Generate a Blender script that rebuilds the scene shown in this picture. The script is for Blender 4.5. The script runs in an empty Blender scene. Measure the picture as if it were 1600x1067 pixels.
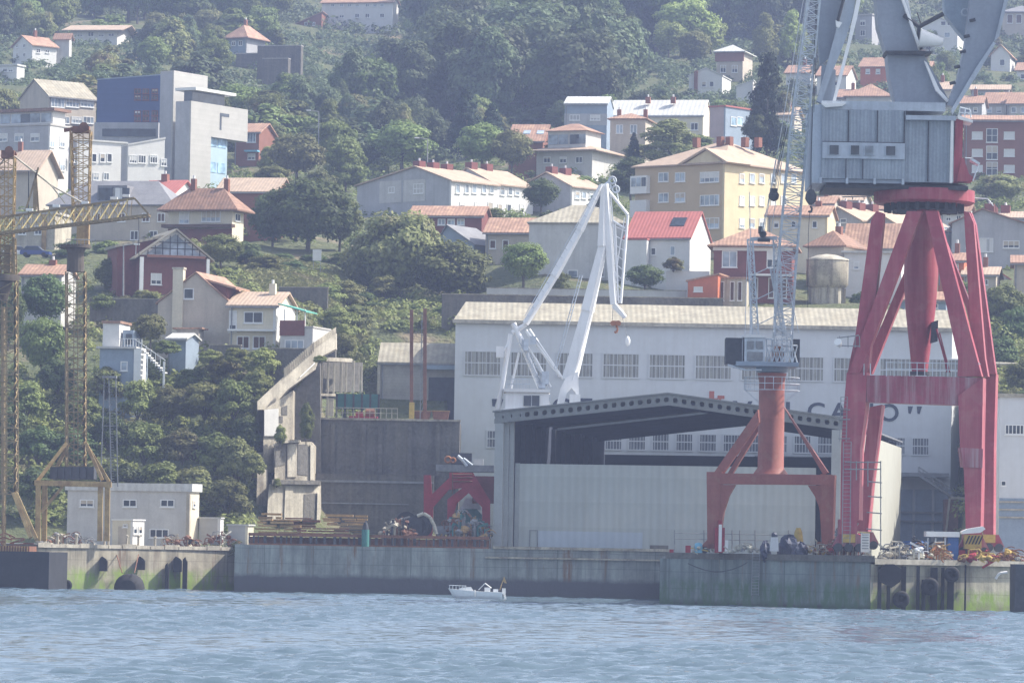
import bpy, math, random
import numpy as np
from mathutils import Vector, Matrix
R = math.radians
random.seed(7)
RNG = np.random.default_rng(7)
sc = bpy.context.scene
COL = sc.collection

# ---------------------------------------------------------------- camera, sky, sun, exposure
F = 7150.0            # focal length in pixels of the 1600 px wide photograph
CAMZ = 4.7            # eye height above the water
CM = Matrix.Rotation(math.pi / 2 + math.atan(332.0 / F), 3, 'X') @ Matrix.Rotation(R(1.0), 3, 'Z')
cam_data = bpy.data.cameras.new('camera')
cam_data.sensor_width = 36.0
cam_data.lens = F / 1600.0 * 36.0
cam_data.clip_start = 1.0
cam_data.clip_end = 6000.0
cam = bpy.data.objects.new('camera', cam_data)
COL.objects.link(cam)
cam.matrix_world = Matrix.Translation((0, 0, CAMZ)) @ CM.to_4x4()
sc.camera = cam

SUN_EL, SUN_AZ = 47.0, 80.0      # azimuth clockwise from +Y: to the right and a little behind the scene
world = bpy.data.worlds.new('World')
sc.world = world
world.use_nodes = True
wn = world.node_tree
sky = wn.nodes.new('ShaderNodeTexSky')
sky.sky_type = 'NISHITA'
sky.sun_disc = False
sky.sun_elevation = R(SUN_EL)
sky.sun_rotation = R(SUN_AZ)
sky.air_density = 1.0
sky.dust_density = 2.0
sky.ozone_density = 1.0
bg = wn.nodes['Background']
bg.inputs['Strength'].default_value = 0.15
pale = wn.nodes.new('ShaderNodeHueSaturation')      # a milky summer sky
pale.inputs['Saturation'].default_value = 0.68
wn.links.new(sky.outputs[0], pale.inputs['Color'])
wn.links.new(pale.outputs[0], bg.inputs['Color'])
sun_data = bpy.data.lights.new('sun', 'SUN')
sun_data.energy = 4.2
sun_data.angle = R(0.5)
sun_data.color = (1.0, 0.94, 0.84)
sun = bpy.data.objects.new('sun', sun_data)
COL.objects.link(sun)
to_sun = Vector((math.cos(R(SUN_EL)) * math.sin(R(SUN_AZ)), math.cos(R(SUN_EL)) * math.cos(R(SUN_AZ)), math.sin(R(SUN_EL))))
sun.rotation_euler = to_sun.to_track_quat('Z', 'Y').to_euler()
sun.location = (150, 300, 300)
sc.view_settings.view_transform = 'Standard'
sc.view_settings.look = 'None'
sc.view_settings.exposure = 0.90
sc.view_settings.gamma = 1.0
sc.cycles.use_denoising = True
sc.cycles.max_bounces = 5
sc.cycles.diffuse_bounces = 2
sc.cycles.glossy_bounces = 2
sc.cycles.transmission_bounces = 2
sc.cycles.volume_bounces = 0
sc.cycles.caustics_reflective = False
sc.cycles.caustics_refractive = False

# ---------------------------------------------------------------- helpers
def ray(u, v):
    d = CM @ Vector(((u - 800.0) / F, -(v - 533.5) / F, -1.0))
    return d
def at(u, v, Y):
    d = ray(u, v)
    k = Y / d.y
    return Vector((d.x * k, Y, CAMZ + d.z * k))
def px(n, Y):
    return n * Y / F

FR = {}               # frame (world matrix) in which an object's mesh is written
def tag(o, label=None, cat=None, group=None, kind=None):
    if label: o['label'] = label
    if cat: o['category'] = cat
    if group: o['group'] = group
    if kind: o['kind'] = kind
    return o
def thing(name, label, cat, loc, rz=0.0, group=None):
    o = bpy.data.objects.new(name, None)
    o.empty_display_size = 1.0
    COL.objects.link(o)
    o.location = loc
    o.rotation_euler = (0, 0, rz)
    FR[o.name] = Matrix.Translation(loc) @ Matrix.Rotation(rz, 4, 'Z')
    return tag(o, label, cat, group)
def dup(root, loc, rz=None, scale=None, label=None, group=None, cat=None):
    r = root.copy(); COL.objects.link(r); r.location = loc
    if rz is not None: r.rotation_euler = (0, 0, rz)
    if scale is not None: r.scale = scale
    tag(r, label, cat, group)
    for ch in root.children:
        c = ch.copy(); COL.objects.link(c); c.parent = r
        for g in ch.children:
            d = g.copy(); COL.objects.link(d); d.parent = c
    return r

class MB:
    """collects shapes and links them as one mesh object"""
    def __init__(s):
        s.V = []; s.F = []; s.S = []
    def add(s, vs, fs, smooth=False):
        b = len(s.V)
        s.V.extend([tuple(v) for v in vs])
        s.F.extend([tuple(b + i for i in f) for f in fs])
        s.S.extend([smooth] * len(fs))
        return s
    def box(s, x0, x1, y0, y1, z0, z1):
        return s.add([(x0,y0,z0),(x1,y0,z0),(x1,y1,z0),(x0,y1,z0),(x0,y0,z1),(x1,y0,z1),(x1,y1,z1),(x0,y1,z1)],
              [(0,3,2,1),(4,5,6,7),(0,1,5,4),(1,2,6,5),(2,3,7,6),(3,0,4,7)])
    def cbox(s, c, sx, sy, sz):
        return s.box(c[0]-sx/2, c[0]+sx/2, c[1]-sy/2, c[1]+sy/2, c[2]-sz/2, c[2]+sz/2)
    def beam(s, p, q, w, h=None, w2=None, h2=None, up=None):
        p = Vector(p); q = Vector(q); h = h or w
        w2 = w if w2 is None else w2; h2 = h if h2 is None else h2
        d = (q - p).normalized()
        upv = Vector(up) if up else (Vector((0, 1, 0)) if abs(d.y) < 0.9 else Vector((0, 0, 1)))
        a = d.cross(upv).normalized(); b = a.cross(d)
        vs = []
        for c, ww, hh in ((p, w, h), (q, w2, h2)):
            for i, j in ((-1,-1),(1,-1),(1,1),(-1,1)):
                vs.append(c + a * (i * ww / 2) + b * (j * hh / 2))
        return s.add(vs, [(3,2,1,0),(4,5,6,7),(0,1,5,4),(1,2,6,5),(2,3,7,6),(3,0,4,7)])
    def tube(s, p, q, r, r2=None, n=8, cap=True, smooth=True):
        p = Vector(p); q = Vector(q); r2 = r if r2 is None else r2
        d = (q - p).normalized()
        a = d.cross(Vector((0.13, 0.97, 0.21))).normalized(); b = a.cross(d)
        vs = []
        for c, rr in ((p, r), (q, r2)):
            for k in range(n):
                t = 2 * math.pi * k / n
                vs.append(c + a * (rr * math.cos(t)) + b * (rr * math.sin(t)))
        fs = [(k, k + n, (k + 1) % n + n, (k + 1) % n) for k in range(n)]
        s.add(vs, fs, smooth)
        if cap:
            s.add(vs, [tuple(range(n)), tuple(range(2 * n - 1, n - 1, -1))])
        return s
    def wire(s, pts, r, n=5):
        for a, b in zip(pts[:-1], pts[1:]): s.tube(a, b, r, n=n, cap=False)
        return s
    def lathe(s, c, prof, n=24, smooth=True):
        c = Vector(c); vs = []
        for r, z in prof:
            for k in range(n):
                t = 2 * math.pi * k / n
                vs.append(c + Vector((r * math.cos(t), r * math.sin(t), z)))
        m = len(prof); fs = []
        for i in range(m - 1):
            for k in range(n):
                fs.append((i*n+k, i*n+(k+1)%n, (i+1)*n+(k+1)%n, (i+1)*n+k))
        s.add(vs, fs, smooth)
        s.add(vs, [tuple(range(n-1, -1, -1)), tuple(range((m-1)*n, m*n))])
        return s
    def prism(s, pts, ext):
        ext = Vector(ext); n = len(pts)
        vs = [Vector(p) for p in pts] + [Vector(p) + ext for p in pts]
        return s.add(vs, [tuple(range(n)), tuple(range(2*n-1, n-1, -1))] + [(k, k+n, (k+1)%n+n, (k+1)%n) for k in range(n)])
    def foot(s, xy, z0, z1):
        n = len(xy)
        return s.add([(x, y, z0) for x, y in xy] + [(x, y, z1) for x, y in xy],
              [tuple(range(n-1,-1,-1)), tuple(range(n, 2*n))] + [(k, (k+1)%n, (k+1)%n+n, k+n) for k in range(n)])
    def torus(s, c, R0, r, axis='Y', n=22, m=9):
        c = Vector(c); vs = []
        for i in range(n):
            t = 2*math.pi*i/n
            for j in range(m):
                p = 2*math.pi*j/m
                q = (R0 + r*math.cos(p))
                a, b, h = q*math.cos(t), q*math.sin(t), r*math.sin(p)
                vs.append(c + (Vector((a, h, b)) if axis == 'Y' else Vector((a, b, h)) if axis == 'Z' else Vector((h, a, b))))
        return s.add(vs, [(i*m+j, ((i+1)%n)*m+j, ((i+1)%n)*m+(j+1)%m, i*m+(j+1)%m) for i in range(n) for j in range(m)], True)
    def blob(s, c, rx, ry, rz, n=10, m=7, amp=0.15, seed=0):
        rg = np.random.default_rng(seed); c = Vector(c); vs = []
        for i in range(m + 1):
            th = math.pi * i / m
            for k in range(n):
                ph = 2*math.pi*k/n
                q = 1 + amp * rg.uniform(-1, 1)
                vs.append(c + Vector((rx*q*math.sin(th)*math.cos(ph), ry*q*math.sin(th)*math.sin(ph), rz*q*math.cos(th))))
        return s.add(vs, [(i*n+k, (i+1)*n+k, (i+1)*n+(k+1)%n, i*n+(k+1)%n) for i in range(m) for k in range(n)])
    def lattice(s, p, q, w, w2=None, bays=10, ch=0.1, br=0.05, tri=False):
        """four-chord lattice column or boom from p to q"""
        p = Vector(p); q = Vector(q); w2 = w if w2 is None else w2
        d = (q - p).normalized()
        upv = Vector((0, 1, 0)) if abs(d.y) < 0.9 else Vector((0, 0, 1))
        a = d.cross(upv).normalized(); b = a.cross(d)
        cs = [(-1,-1),(1,-1),(1,1),(-1,1)]
        def pt(t, c):
            ww = (w + (w2 - w) * t) / 2
            return p.lerp(q, t) + a * (c[0]*ww) + b * (c[1]*ww)
        for c in cs: s.beam(pt(0, c), pt(1, c), ch)
        for k in range(bays):
            t0, t1 = k / bays, (k + 1) / bays
            for e in range(4):
                c0, c1 = cs[e], cs[(e+1) % 4]
                if k % 2: c0, c1 = c1, c0
                s.beam(pt(t0, c0), pt(t1, c1), br)
                s.beam(pt(t0, cs[e]), pt(t0, cs[(e+1) % 4]), br)
        return s
    def build(s, name, mat, parent=None, local=False, origin=None, label=None, cat=None, group=None, kind=None):
        V = np.array(s.V, dtype=np.float64).reshape(-1, 3)
        if parent is not None:
            fr = FR[parent.name]
            if not local:
                inv = np.array(fr.inverted())
                V = V @ inv[:3, :3].T + inv[:3, 3]
        else:
            if origin is None:
                origin = (float(V[:,0].min()+V[:,0].max())/2, float(V[:,1].min()+V[:,1].max())/2, float(V[:,2].min()))
            V = V - np.array(origin)
            fr = Matrix.Translation(origin)
        me = bpy.data.meshes.new(name)
        me.from_pydata(V.tolist(), [], s.F)
        me.polygons.foreach_set('use_smooth', s.S)
        if mat is not None: me.materials.append(mat)
        me.update()
        o = bpy.data.objects.new(name, me)
        COL.objects.link(o)
        if parent is not None: o.parent = parent
        else: o.location = origin
        FR[o.name] = fr
        return tag(o, label, cat, group, kind)

# ---------------------------------------------------------------- materials
def _n(nt, t, **kw):
    n = nt.nodes.new(t)
    for k, v in kw.items(): setattr(n, k, v)
    return n
def _mix(nt, fac, a, b, mode='MIX'):
    m = nt.nodes.new('ShaderNodeMix'); m.data_type = 'RGBA'; m.blend_type = mode
    for idx, val in ((0, fac), (6, a), (7, b)):
        if hasattr(val, 'is_linked') or hasattr(val, 'links'): nt.links.new(val, m.inputs[idx])
        elif idx == 0: m.inputs[0].default_value = val
        else: m.inputs[idx].default_value = (*val, 1) if len(val) == 3 else val
    return m.outputs[2]
def _noise(nt, vec, scale, detail=5.0, sc3=None, lo=0.35, hi=0.65, rough=0.6):
    mp = _n(nt, 'ShaderNodeMapping')
    nt.links.new(vec, mp.inputs[0])
    if sc3: mp.inputs['Scale'].default_value = sc3
    nz = _n(nt, 'ShaderNodeTexNoise')
    nz.inputs['Scale'].default_value = scale; nz.inputs['Detail'].default_value = detail; nz.inputs['Roughness'].default_value = rough
    nt.links.new(mp.outputs[0], nz.inputs['Vector'])
    mr = _n(nt, 'ShaderNodeMapRange')
    mr.inputs[1].default_value = lo; mr.inputs[2].default_value = hi
    nt.links.new(nz.outputs[0], mr.inputs[0])
    return mr.outputs[0]
def mat(name, col, rough=0.75, var=0.25, scale=0.5, dirt=0.0, dirtcol=(0.08, 0.07, 0.06), streak=0.0, streakcol=(0.10, 0.07, 0.05),
        lines=None, lineamt=0.35, lines2=None, metal=0.0, spec=0.3, bump=0.0, patches=None):
    """weathered surface: base colour, blotchy variation, run-down streaks, optional ribs or tile rows"""
    m = bpy.data.materials.new(name); m.use_nodes = True
    var *= 1.3; dirt = min(.85, dirt*1.5); streak = min(.9, streak*1.4)
    nt = m.node_tree; b = nt.nodes['Principled BSDF']
    tc = _n(nt, 'ShaderNodeTexCoord'); vec = tc.outputs['Object']
    c = col
    f = _noise(nt, vec, scale)
    dark = tuple(max(0, x * (1 - var)) for x in col); lite = tuple(min(1, x * (1 + var)) for x in col)
    c = _mix(nt, f, dark, lite)
    f2 = _noise(nt, vec, scale * 9, 3)
    c = _mix(nt, 0.5, c, _mix(nt, f2, tuple(x*(1-var*.7) for x in col), tuple(min(1, x*(1+var*.7)) for x in col)))
    if patches:
        pc, amt, ps = patches
        fp = _noise(nt, vec, ps, 4, None, 0.56, 0.62)
        mm = _n(nt, 'ShaderNodeMath', operation='MULTIPLY'); nt.links.new(fp, mm.inputs[0]); mm.inputs[1].default_value = amt
        c = _mix(nt, mm.outputs[0], c, pc)
    bumpsrc = None
    def rib(axis, freq, amt, c, prof='SIN'):
        w = _n(nt, 'ShaderNodeTexWave', wave_type='BANDS', bands_direction=axis, wave_profile=prof)
        w.inputs['Scale'].default_value = freq * 2 * math.pi / 20.0
        w.inputs['Distortion'].default_value = 0.0
        nt.links.new(vec, w.inputs['Vector'])
        mm = _n(nt, 'ShaderNodeMath', operation='MULTIPLY'); nt.links.new(w.outputs[1], mm.inputs[0]); mm.inputs[1].default_value = amt
        return _mix(nt, mm.outputs[0], c, tuple(x * 0.45 for x in col)), w.outputs[1]
    if lines: c, bumpsrc = rib(lines[0], lines[1], lineamt, c)
    if lines2: c, _ = rib(lines2[0], lines2[1], lineamt, c, 'SAW')
    if dirt:
        fd = _noise(nt, vec, 0.35, 8, None, 0.48, 0.72, 0.75)
        mm = _n(nt, 'ShaderNodeMath', operation='MULTIPLY'); nt.links.new(fd, mm.inputs[0]); mm.inputs[1].default_value = dirt
        c = _mix(nt, mm.outputs[0], c, dirtcol)
    if streak:
        fs = _noise(nt, vec, 1.0, 6, (1.3, 1.3, 0.07), 0.45, 0.72, 0.65)
        mm = _n(nt, 'ShaderNodeMath', operation='MULTIPLY'); nt.links.new(fs, mm.inputs[0]); mm.inputs[1].default_value = streak
        c = _mix(nt, mm.outputs[0], c, streakcol)
    nt.links.new(c, b.inputs['Base Color'])
    b.inputs['Roughness'].default_value = rough
    b.inputs['Metallic'].default_value = metal
    b.inputs['Specular IOR Level'].default_value = spec
    if bump or lines:
        bn = _n(nt, 'ShaderNodeBump'); bn.inputs['Strength'].default_value = bump or 0.4; bn.inputs['Distance'].default_value = 0.06
        nt.links.new(bumpsrc if bumpsrc is not None else f2, bn.inputs['Height'])
        nt.links.new(bn.outputs[0], b.inputs['Normal'])
    return m
def leafmat(name, a, bcol, dry=None):
    m = bpy.data.materials.new(name); m.use_nodes = True
    nt = m.node_tree; b = nt.nodes['Principled BSDF']
    tc = _n(nt, 'ShaderNodeTexCoord'); geo = _n(nt, 'ShaderNodeNewGeometry'); oi = _n(nt, 'ShaderNodeObjectInfo')
    f = _noise(nt, geo.outputs['Position'], 0.22, 4, None, 0.3, 0.7)
    c = _mix(nt, f, a, bcol)
    f2 = _noise(nt, geo.outputs['Position'], 1.7, 2, None, 0.3, 0.7)
    c = _mix(nt, 0.35, c, _mix(nt, f2, tuple(x * .55 for x in a), tuple(min(1, x * 1.35) for x in bcol)))
    if dry:
        fd = _noise(nt, geo.outputs['Position'], 0.12, 5, None, 0.55, 0.70)
        c = _mix(nt, fd, c, dry)
    hs = _n(nt, 'ShaderNodeHueSaturation')
    mr = _n(nt, 'ShaderNodeMapRange'); mr.inputs[3].default_value = 0.62; mr.inputs[4].default_value = 1.42
    nt.links.new(oi.outputs['Random'], mr.inputs[0]); nt.links.new(mr.outputs[0], hs.inputs['Value'])
    mr2 = _n(nt, 'ShaderNodeMapRange'); mr2.inputs[3].default_value = 0.475; mr2.inputs[4].default_value = 0.515
    nt.links.new(oi.outputs['Random'], mr2.inputs[0]); nt.links.new(mr2.outputs[0], hs.inputs['Hue'])
    nt.links.new(c, hs.inputs['Color'])
    nt.links.new(hs.outputs[0], b.inputs['Base Color'])
    b.inputs['Roughness'].default_value = 0.6
    b.inputs['Specular IOR Level'].default_value = 0.2
    tr = _n(nt, 'ShaderNodeBsdfTranslucent'); nt.links.new(hs.outputs[0], tr.inputs['Color'])
    mx = _n(nt, 'ShaderNodeMixShader'); mx.inputs[0].default_value = 0.32
    nt.links.new(b.outputs[0], mx.inputs[1]); nt.links.new(tr.outputs[0], mx.inputs[2])
    nt.links.new(mx.outputs[0], nt.nodes['Material Output'].inputs['Surface'])
    return m
def glassmat(name, col, rough=0.15):
    m = bpy.data.materials.new(name); m.use_nodes = True
    b = m.node_tree.nodes['Principled BSDF']
    nt = m.node_tree
    geo = _n(nt, 'ShaderNodeNewGeometry')
    f = _noise(nt, geo.outputs['Position'], 0.45, 2, None, 0.35, 0.65)
    nt.links.new(_mix(nt, f, tuple(x*.5 for x in col), tuple(x*1.6 for x in col)), b.inputs['Base Color'])
    b.inputs['Roughness'].default_value = rough
    b.inputs['Specular IOR Level'].default_value = 0.5
    return m
G = {}
G['glass'] = glassmat('dark_window_glass', (0.035, 0.045, 0.06))
G['glass_pale'] = glassmat('pale_window_glass', (0.28, 0.33, 0.38), 0.25)
G['glass_blue'] = glassmat('pale_blue_glazing', (0.30, 0.45, 0.60), 0.2)
G['shutter'] = mat('white_shutter', (0.72, 0.72, 0.70), var=.08, lines=('Z', 8), lineamt=.2)
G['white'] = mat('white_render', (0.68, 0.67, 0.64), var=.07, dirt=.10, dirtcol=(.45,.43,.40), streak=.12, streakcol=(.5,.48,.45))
G['whiteframe'] = mat('white_frame', (0.75, 0.75, 0.73), var=.05)
G['offwhite'] = mat('off_white_render', (0.54, 0.53, 0.50), var=.10, dirt=.25, dirtcol=(.3,.29,.27), streak=.25, streakcol=(.34,.32,.3))
G['cream'] = mat('cream_render', (0.66, 0.60, 0.46), var=.10, dirt=.15, dirtcol=(.35,.3,.24), streak=.15, streakcol=(.4,.35,.28))
G['beige'] = mat('beige_render', (0.50, 0.44, 0.36), var=.12, dirt=.2, dirtcol=(.27,.24,.2), streak=.2, streakcol=(.28,.25,.21))
G['stone'] = mat('grey_stone', (0.36, 0.34, 0.31), var=.2, dirt=.3, dirtcol=(.14,.13,.12), lines2=('Z', 2.5), lineamt=.15)
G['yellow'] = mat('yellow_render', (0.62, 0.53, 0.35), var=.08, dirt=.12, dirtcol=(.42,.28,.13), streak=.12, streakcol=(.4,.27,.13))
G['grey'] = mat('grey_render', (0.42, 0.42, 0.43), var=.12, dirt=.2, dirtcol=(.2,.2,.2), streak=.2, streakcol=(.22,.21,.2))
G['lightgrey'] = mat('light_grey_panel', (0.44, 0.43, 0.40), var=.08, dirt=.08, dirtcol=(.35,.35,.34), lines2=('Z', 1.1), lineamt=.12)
G['bluegrey'] = mat('blue_grey_render', (0.27, 0.33, 0.40), var=.12, dirt=.2, dirtcol=(.14,.16,.2))
G['blue'] = mat('blue_panel_wall', (0.065, 0.105, 0.22), var=.12, lines2=('Z', 1.0), lineamt=.15)
G['palblue'] = mat('pale_blue_panel', (0.40, 0.52, 0.58), var=.08)
G['concrete'] = mat('weathered_concrete', (0.40, 0.36, 0.28), var=.3, dirt=.57, dirtcol=(.10,.09,.075), streak=.6, streakcol=(.12,.10,.08), bump=.3)
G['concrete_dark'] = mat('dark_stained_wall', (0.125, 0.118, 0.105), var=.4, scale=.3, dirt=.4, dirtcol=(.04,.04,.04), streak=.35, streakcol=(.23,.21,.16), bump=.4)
G['concrete_pale'] = mat('pale_concrete', (0.48, 0.44, 0.355), var=.25, dirt=.45, dirtcol=(.17,.15,.12), streak=.5, streakcol=(.2,.17,.13))
G['brick'] = mat('brown_brick', (0.24, 0.105, 0.07), var=.15, lines2=('Z', 3), lineamt=.15)
G['maroon'] = mat('dark_red_wall', (0.19, 0.065, 0.055), var=.18, dirt=.2)
G['redorange'] = mat('red_orange_wall', (0.50, 0.15, 0.075), var=.14, dirt=.15)
G['woodbrown'] = mat('dark_brown_wood', (0.11, 0.065, 0.045), var=.3)
for ax in 'XY':
    l = (ax, 1.9)
    G['tile'+ax] = mat('clay_tile_roof_'+ax, (0.42, 0.255, 0.18), var=.3, scale=.8, dirt=.35, dirtcol=(.2,.12,.08), lines=l, lineamt=.35, lines2=('Z', 4), patches=((.62,.40,.26), .7, .6))
    G['tilepale'+ax] = mat('pale_clay_tile_roof_'+ax, (0.50, 0.38, 0.285), var=.2, scale=.8, dirt=.3, dirtcol=(.3,.2,.14), lines=l, lineamt=.3, lines2=('Z', 4), patches=((.66,.5,.36), .6, .7))
    G['tilered'+ax] = mat('red_tile_roof_'+ax, (0.43, 0.145, 0.125), var=.12, lines=l, lineamt=.2)
    G['tiledark'+ax] = mat('weathered_tile_roof_'+ax, (0.30, 0.175, 0.12), var=.3, scale=.9, dirt=.5, dirtcol=(.1,.08,.07), lines=l, lineamt=.35)
    G['fibre'+ax] = mat('fibre_cement_roof_'+ax, (0.37, 0.34, 0.265), var=.3, dirt=.5, dirtcol=(.3,.26,.18), lines=(ax, 1.4), lineamt=.28, streak=.2)
    G['slate'+ax] = mat('grey_slate_roof_'+ax, (0.22, 0.22, 0.23), var=.2, lines2=('Z', 4), lineamt=.2)
    G['sheet'+ax] = mat('pale_sheet_roof_'+ax, (0.58, 0.58, 0.55), var=.15, lines=(ax, 1.2), lineamt=.2, dirt=.15, dirtcol=(.4,.37,.33))
G['flat'] = mat('flat_roof_gravel', (0.45, 0.43, 0.40), var=.15)
G['hallwall'] = mat('hall_painted_wall', (0.60, 0.615, 0.625), var=.05, scale=.12, dirt=.10, dirtcol=(.42,.41,.39), streak=.14, streakcol=(.42,.40,.37))
G['hallpane'] = mat('hall_translucent_panes', (0.34, 0.335, 0.30), var=.25, scale=.6, lines=('X', 1.25), lineamt=.75, rough=.4)
G['hallpane_dark'] = mat('hall_dark_panes', (0.17, 0.18, 0.20), var=.25, lines=('X', 1.1), lineamt=.7, rough=.35)
G['shedgrey'] = mat('shed_frame_grey', (0.33, 0.35, 0.345), var=.1, dirt=.15, dirtcol=(.25,.24,.22))
G['fascia'] = mat('dull_grey_girder', (0.20, 0.215, 0.21), var=.12, dirt=.2)
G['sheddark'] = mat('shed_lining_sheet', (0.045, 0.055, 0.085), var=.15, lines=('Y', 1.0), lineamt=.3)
G['shedroof'] = mat('shed_roof_sheet', (0.20, 0.21, 0.23), var=.15, lines=('Y', 1.0), lineamt=.25)
G['sheddoor'] = mat('ribbed_door_sheet', (0.44, 0.47, 0.445), patches=((.50,.52,.48), .5, .16), streak=.16, streakcol=(.30,.27,.22), var=.05, scale=.15, lines=('X', 1.2), lineamt=.13, lines2=('Z', .36), dirt=.08, dirtcol=(.34,.35,.33))
G['shedside'] = mat('cream_side_cladding', (0.42, 0.42, 0.37), var=.08, lines=('Y', 1.2), lineamt=.15, streak=.1, streakcol=(.4,.35,.25))
G['cranered'] = mat('crane_red_paint', (0.33, 0.058, 0.088), lines2=('Z', .22), lineamt=.16, patches=((.36,.12,.13), .5, .5), var=.14, scale=.25, rough=.55, streak=.26, streakcol=(.5,.24,.22), dirt=.2, dirtcol=(.16,.03,.03))
G['cranered_worn'] = mat('worn_red_paint', (0.28, 0.055, 0.085), var=.2, scale=.4, rough=.6, streak=.75, streakcol=(.42,.33,.33), dirt=.4, dirtcol=(.13,.05,.045))
G['craneorange'] = mat('faded_red_oxide_paint', (0.30, 0.10, 0.082), lines2=('Z', .3), lineamt=.16, patches=((.34,.17,.13), .6, .7), var=.16, scale=.4, rough=.6, dirt=.35, dirtcol=(.20,.06,.04), streak=.2, streakcol=(.46,.2,.15))
G['cranegrey'] = mat('crane_blue_grey_paint', (0.27, 0.305, 0.36), var=.10, scale=.3, rough=.55, streak=.25, streakcol=(.20,.22,.26), dirt=.12, dirtcol=(.2,.22,.25))
G['crane_house'] = mat('ribbed_machine_house_sheet', (0.31, 0.355, 0.40), var=.14, scale=.5, lines=('X', 3.0), lineamt=.22, streak=.5, streakcol=(.19,.22,.27), dirt=.2, dirtcol=(.2,.22,.25))
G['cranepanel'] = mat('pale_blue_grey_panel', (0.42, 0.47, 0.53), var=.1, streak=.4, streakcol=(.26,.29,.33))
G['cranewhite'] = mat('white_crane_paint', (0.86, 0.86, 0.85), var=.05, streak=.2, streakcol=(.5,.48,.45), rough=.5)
G['palsteel'] = mat('pale_blue_steel', (0.55, 0.60, 0.65), var=.2, scale=2, streak=.2)
G['mustard'] = mat('rusty_yellow_paint', (0.42, 0.30, 0.13), var=.3, scale=1.2, dirt=.55, dirtcol=(.17,.085,.035), streak=.45, streakcol=(.14,.07,.04))
G['mustard_dark'] = mat('rusty_olive_paint', (0.26, 0.20, 0.105), var=.3, scale=1.5, dirt=.5, dirtcol=(.10,.06,.035))
G['jibyellow'] = mat('faded_yellow_lacing', (0.50, 0.40, 0.16), var=.3, scale=1.5, dirt=.3)
G['slewsteel'] = mat('dark_brown_machinery', (0.085, 0.07, 0.055), var=.3)
G['rust'] = mat('rusty_steel', (0.20, 0.095, 0.06), var=.35, scale=1.1, dirt=.4, dirtcol=(.07,.04,.03))
G['pontoonsteel'] = mat('black_pontoon_steel', (0.03, 0.032, 0.037), var=.3)
G['darksteel'] = mat('dark_steel', (0.055, 0.06, 0.07), var=.3, scale=1.5)
G['midsteel'] = mat('grey_steel', (0.25, 0.26, 0.27), var=.25, scale=1.5, dirt=.3)
G['tyre'] = mat('weathered_black_rubber', (0.025, 0.025, 0.028), var=.3, scale=2, dirt=.25, dirtcol=(.10,.095,.085), rough=.85)
G['timber'] = mat('weathered_timber', (0.38, 0.25, 0.11), var=.35, scale=1.2, dirt=.35)
G['hazard_yellow'] = mat('chipped_yellow_paint', (0.46, 0.33, 0.09), var=.25, scale=2, dirt=.3, dirtcol=(.25,.13,.05))
G['hazard_black'] = mat('black_paint', (0.03, 0.03, 0.03), var=.2)
G['teal'] = mat('teal_paint', (0.05, 0.17, 0.16), var=.2, scale=1.5)
G['bluepaint'] = mat('blue_plastic', (0.06, 0.14, 0.36), var=.15)
G['skyblue'] = mat('sky_blue_plastic', (0.18, 0.42, 0.55), var=.15)
G['redpaint'] = mat('red_paint', (0.33, 0.036, 0.052), var=.25, dirt=.3)
G['rope'] = mat('pale_rope_and_netting', (0.44, 0.43, 0.36), var=.35, scale=3)
G['tarp'] = mat('dark_tarpaulin', (0.045, 0.055, 0.09), var=.4, scale=1.5, rough=.5)
G['whitesack'] = mat('white_woven_sack', (0.60, 0.61, 0.62), var=.12)
G['ball'] = mat('dark_hook_steel', (0.06, 0.065, 0.075), var=.2, scale=3)
G['hookrust'] = mat('rusty_orange_hook', (0.33, 0.13, 0.05), var=.3, scale=4)
G['gel'] = mat('white_boat_gelcoat', (0.82, 0.83, 0.84), var=.04, rough=.25, spec=.5)
G['carwhite'] = mat('white_car_paint', (0.75, 0.76, 0.78), var=.04, rough=.25, spec=.5)
G['carblue'] = mat('dark_blue_car_paint', (0.03, 0.06, 0.22), var=.05, rough=.25, spec=.5)
G['letter'] = mat('blue_black_lettering', (0.05, 0.06, 0.09), var=.15)
G['emblem'] = mat('orange_red_emblem_paint', (0.42, 0.12, 0.08), var=.15)
G['bark'] = mat('tree_bark', (0.10, 0.085, 0.07), var=.3, scale=3)
G['leaf_mid'] = leafmat('mid_green_leaves', (0.100, 0.145, 0.042), (0.215, 0.255, 0.085))
G['leaf_dark'] = leafmat('dark_green_leaves', (0.050, 0.086, 0.032), (0.120, 0.162, 0.056))
G['leaf_conifer'] = leafmat('blackish_conifer_needles', (0.012, 0.030, 0.018), (0.032, 0.058, 0.028))
G['leaf_lite'] = leafmat('yellow_green_leaves', (0.17, 0.22, 0.06), (0.32, 0.36, 0.12))
G['leaf_olive'] = leafmat('olive_brown_leaves', (0.125, 0.155, 0.055), (0.255, 0.260, 0.105), dry=(.15,.11,.07))
G['leaf_wood'] = leafmat('hill_wood_leaves', (0.062, 0.100, 0.055), (0.150, 0.190, 0.090))  # leaf colour lightened to stand in for haze over the wood
G['leaf_scrub'] = leafmat('scrub_leaves', (0.130, 0.170, 0.052), (0.280, 0.300, 0.105), dry=(.16,.13,.07))
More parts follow.
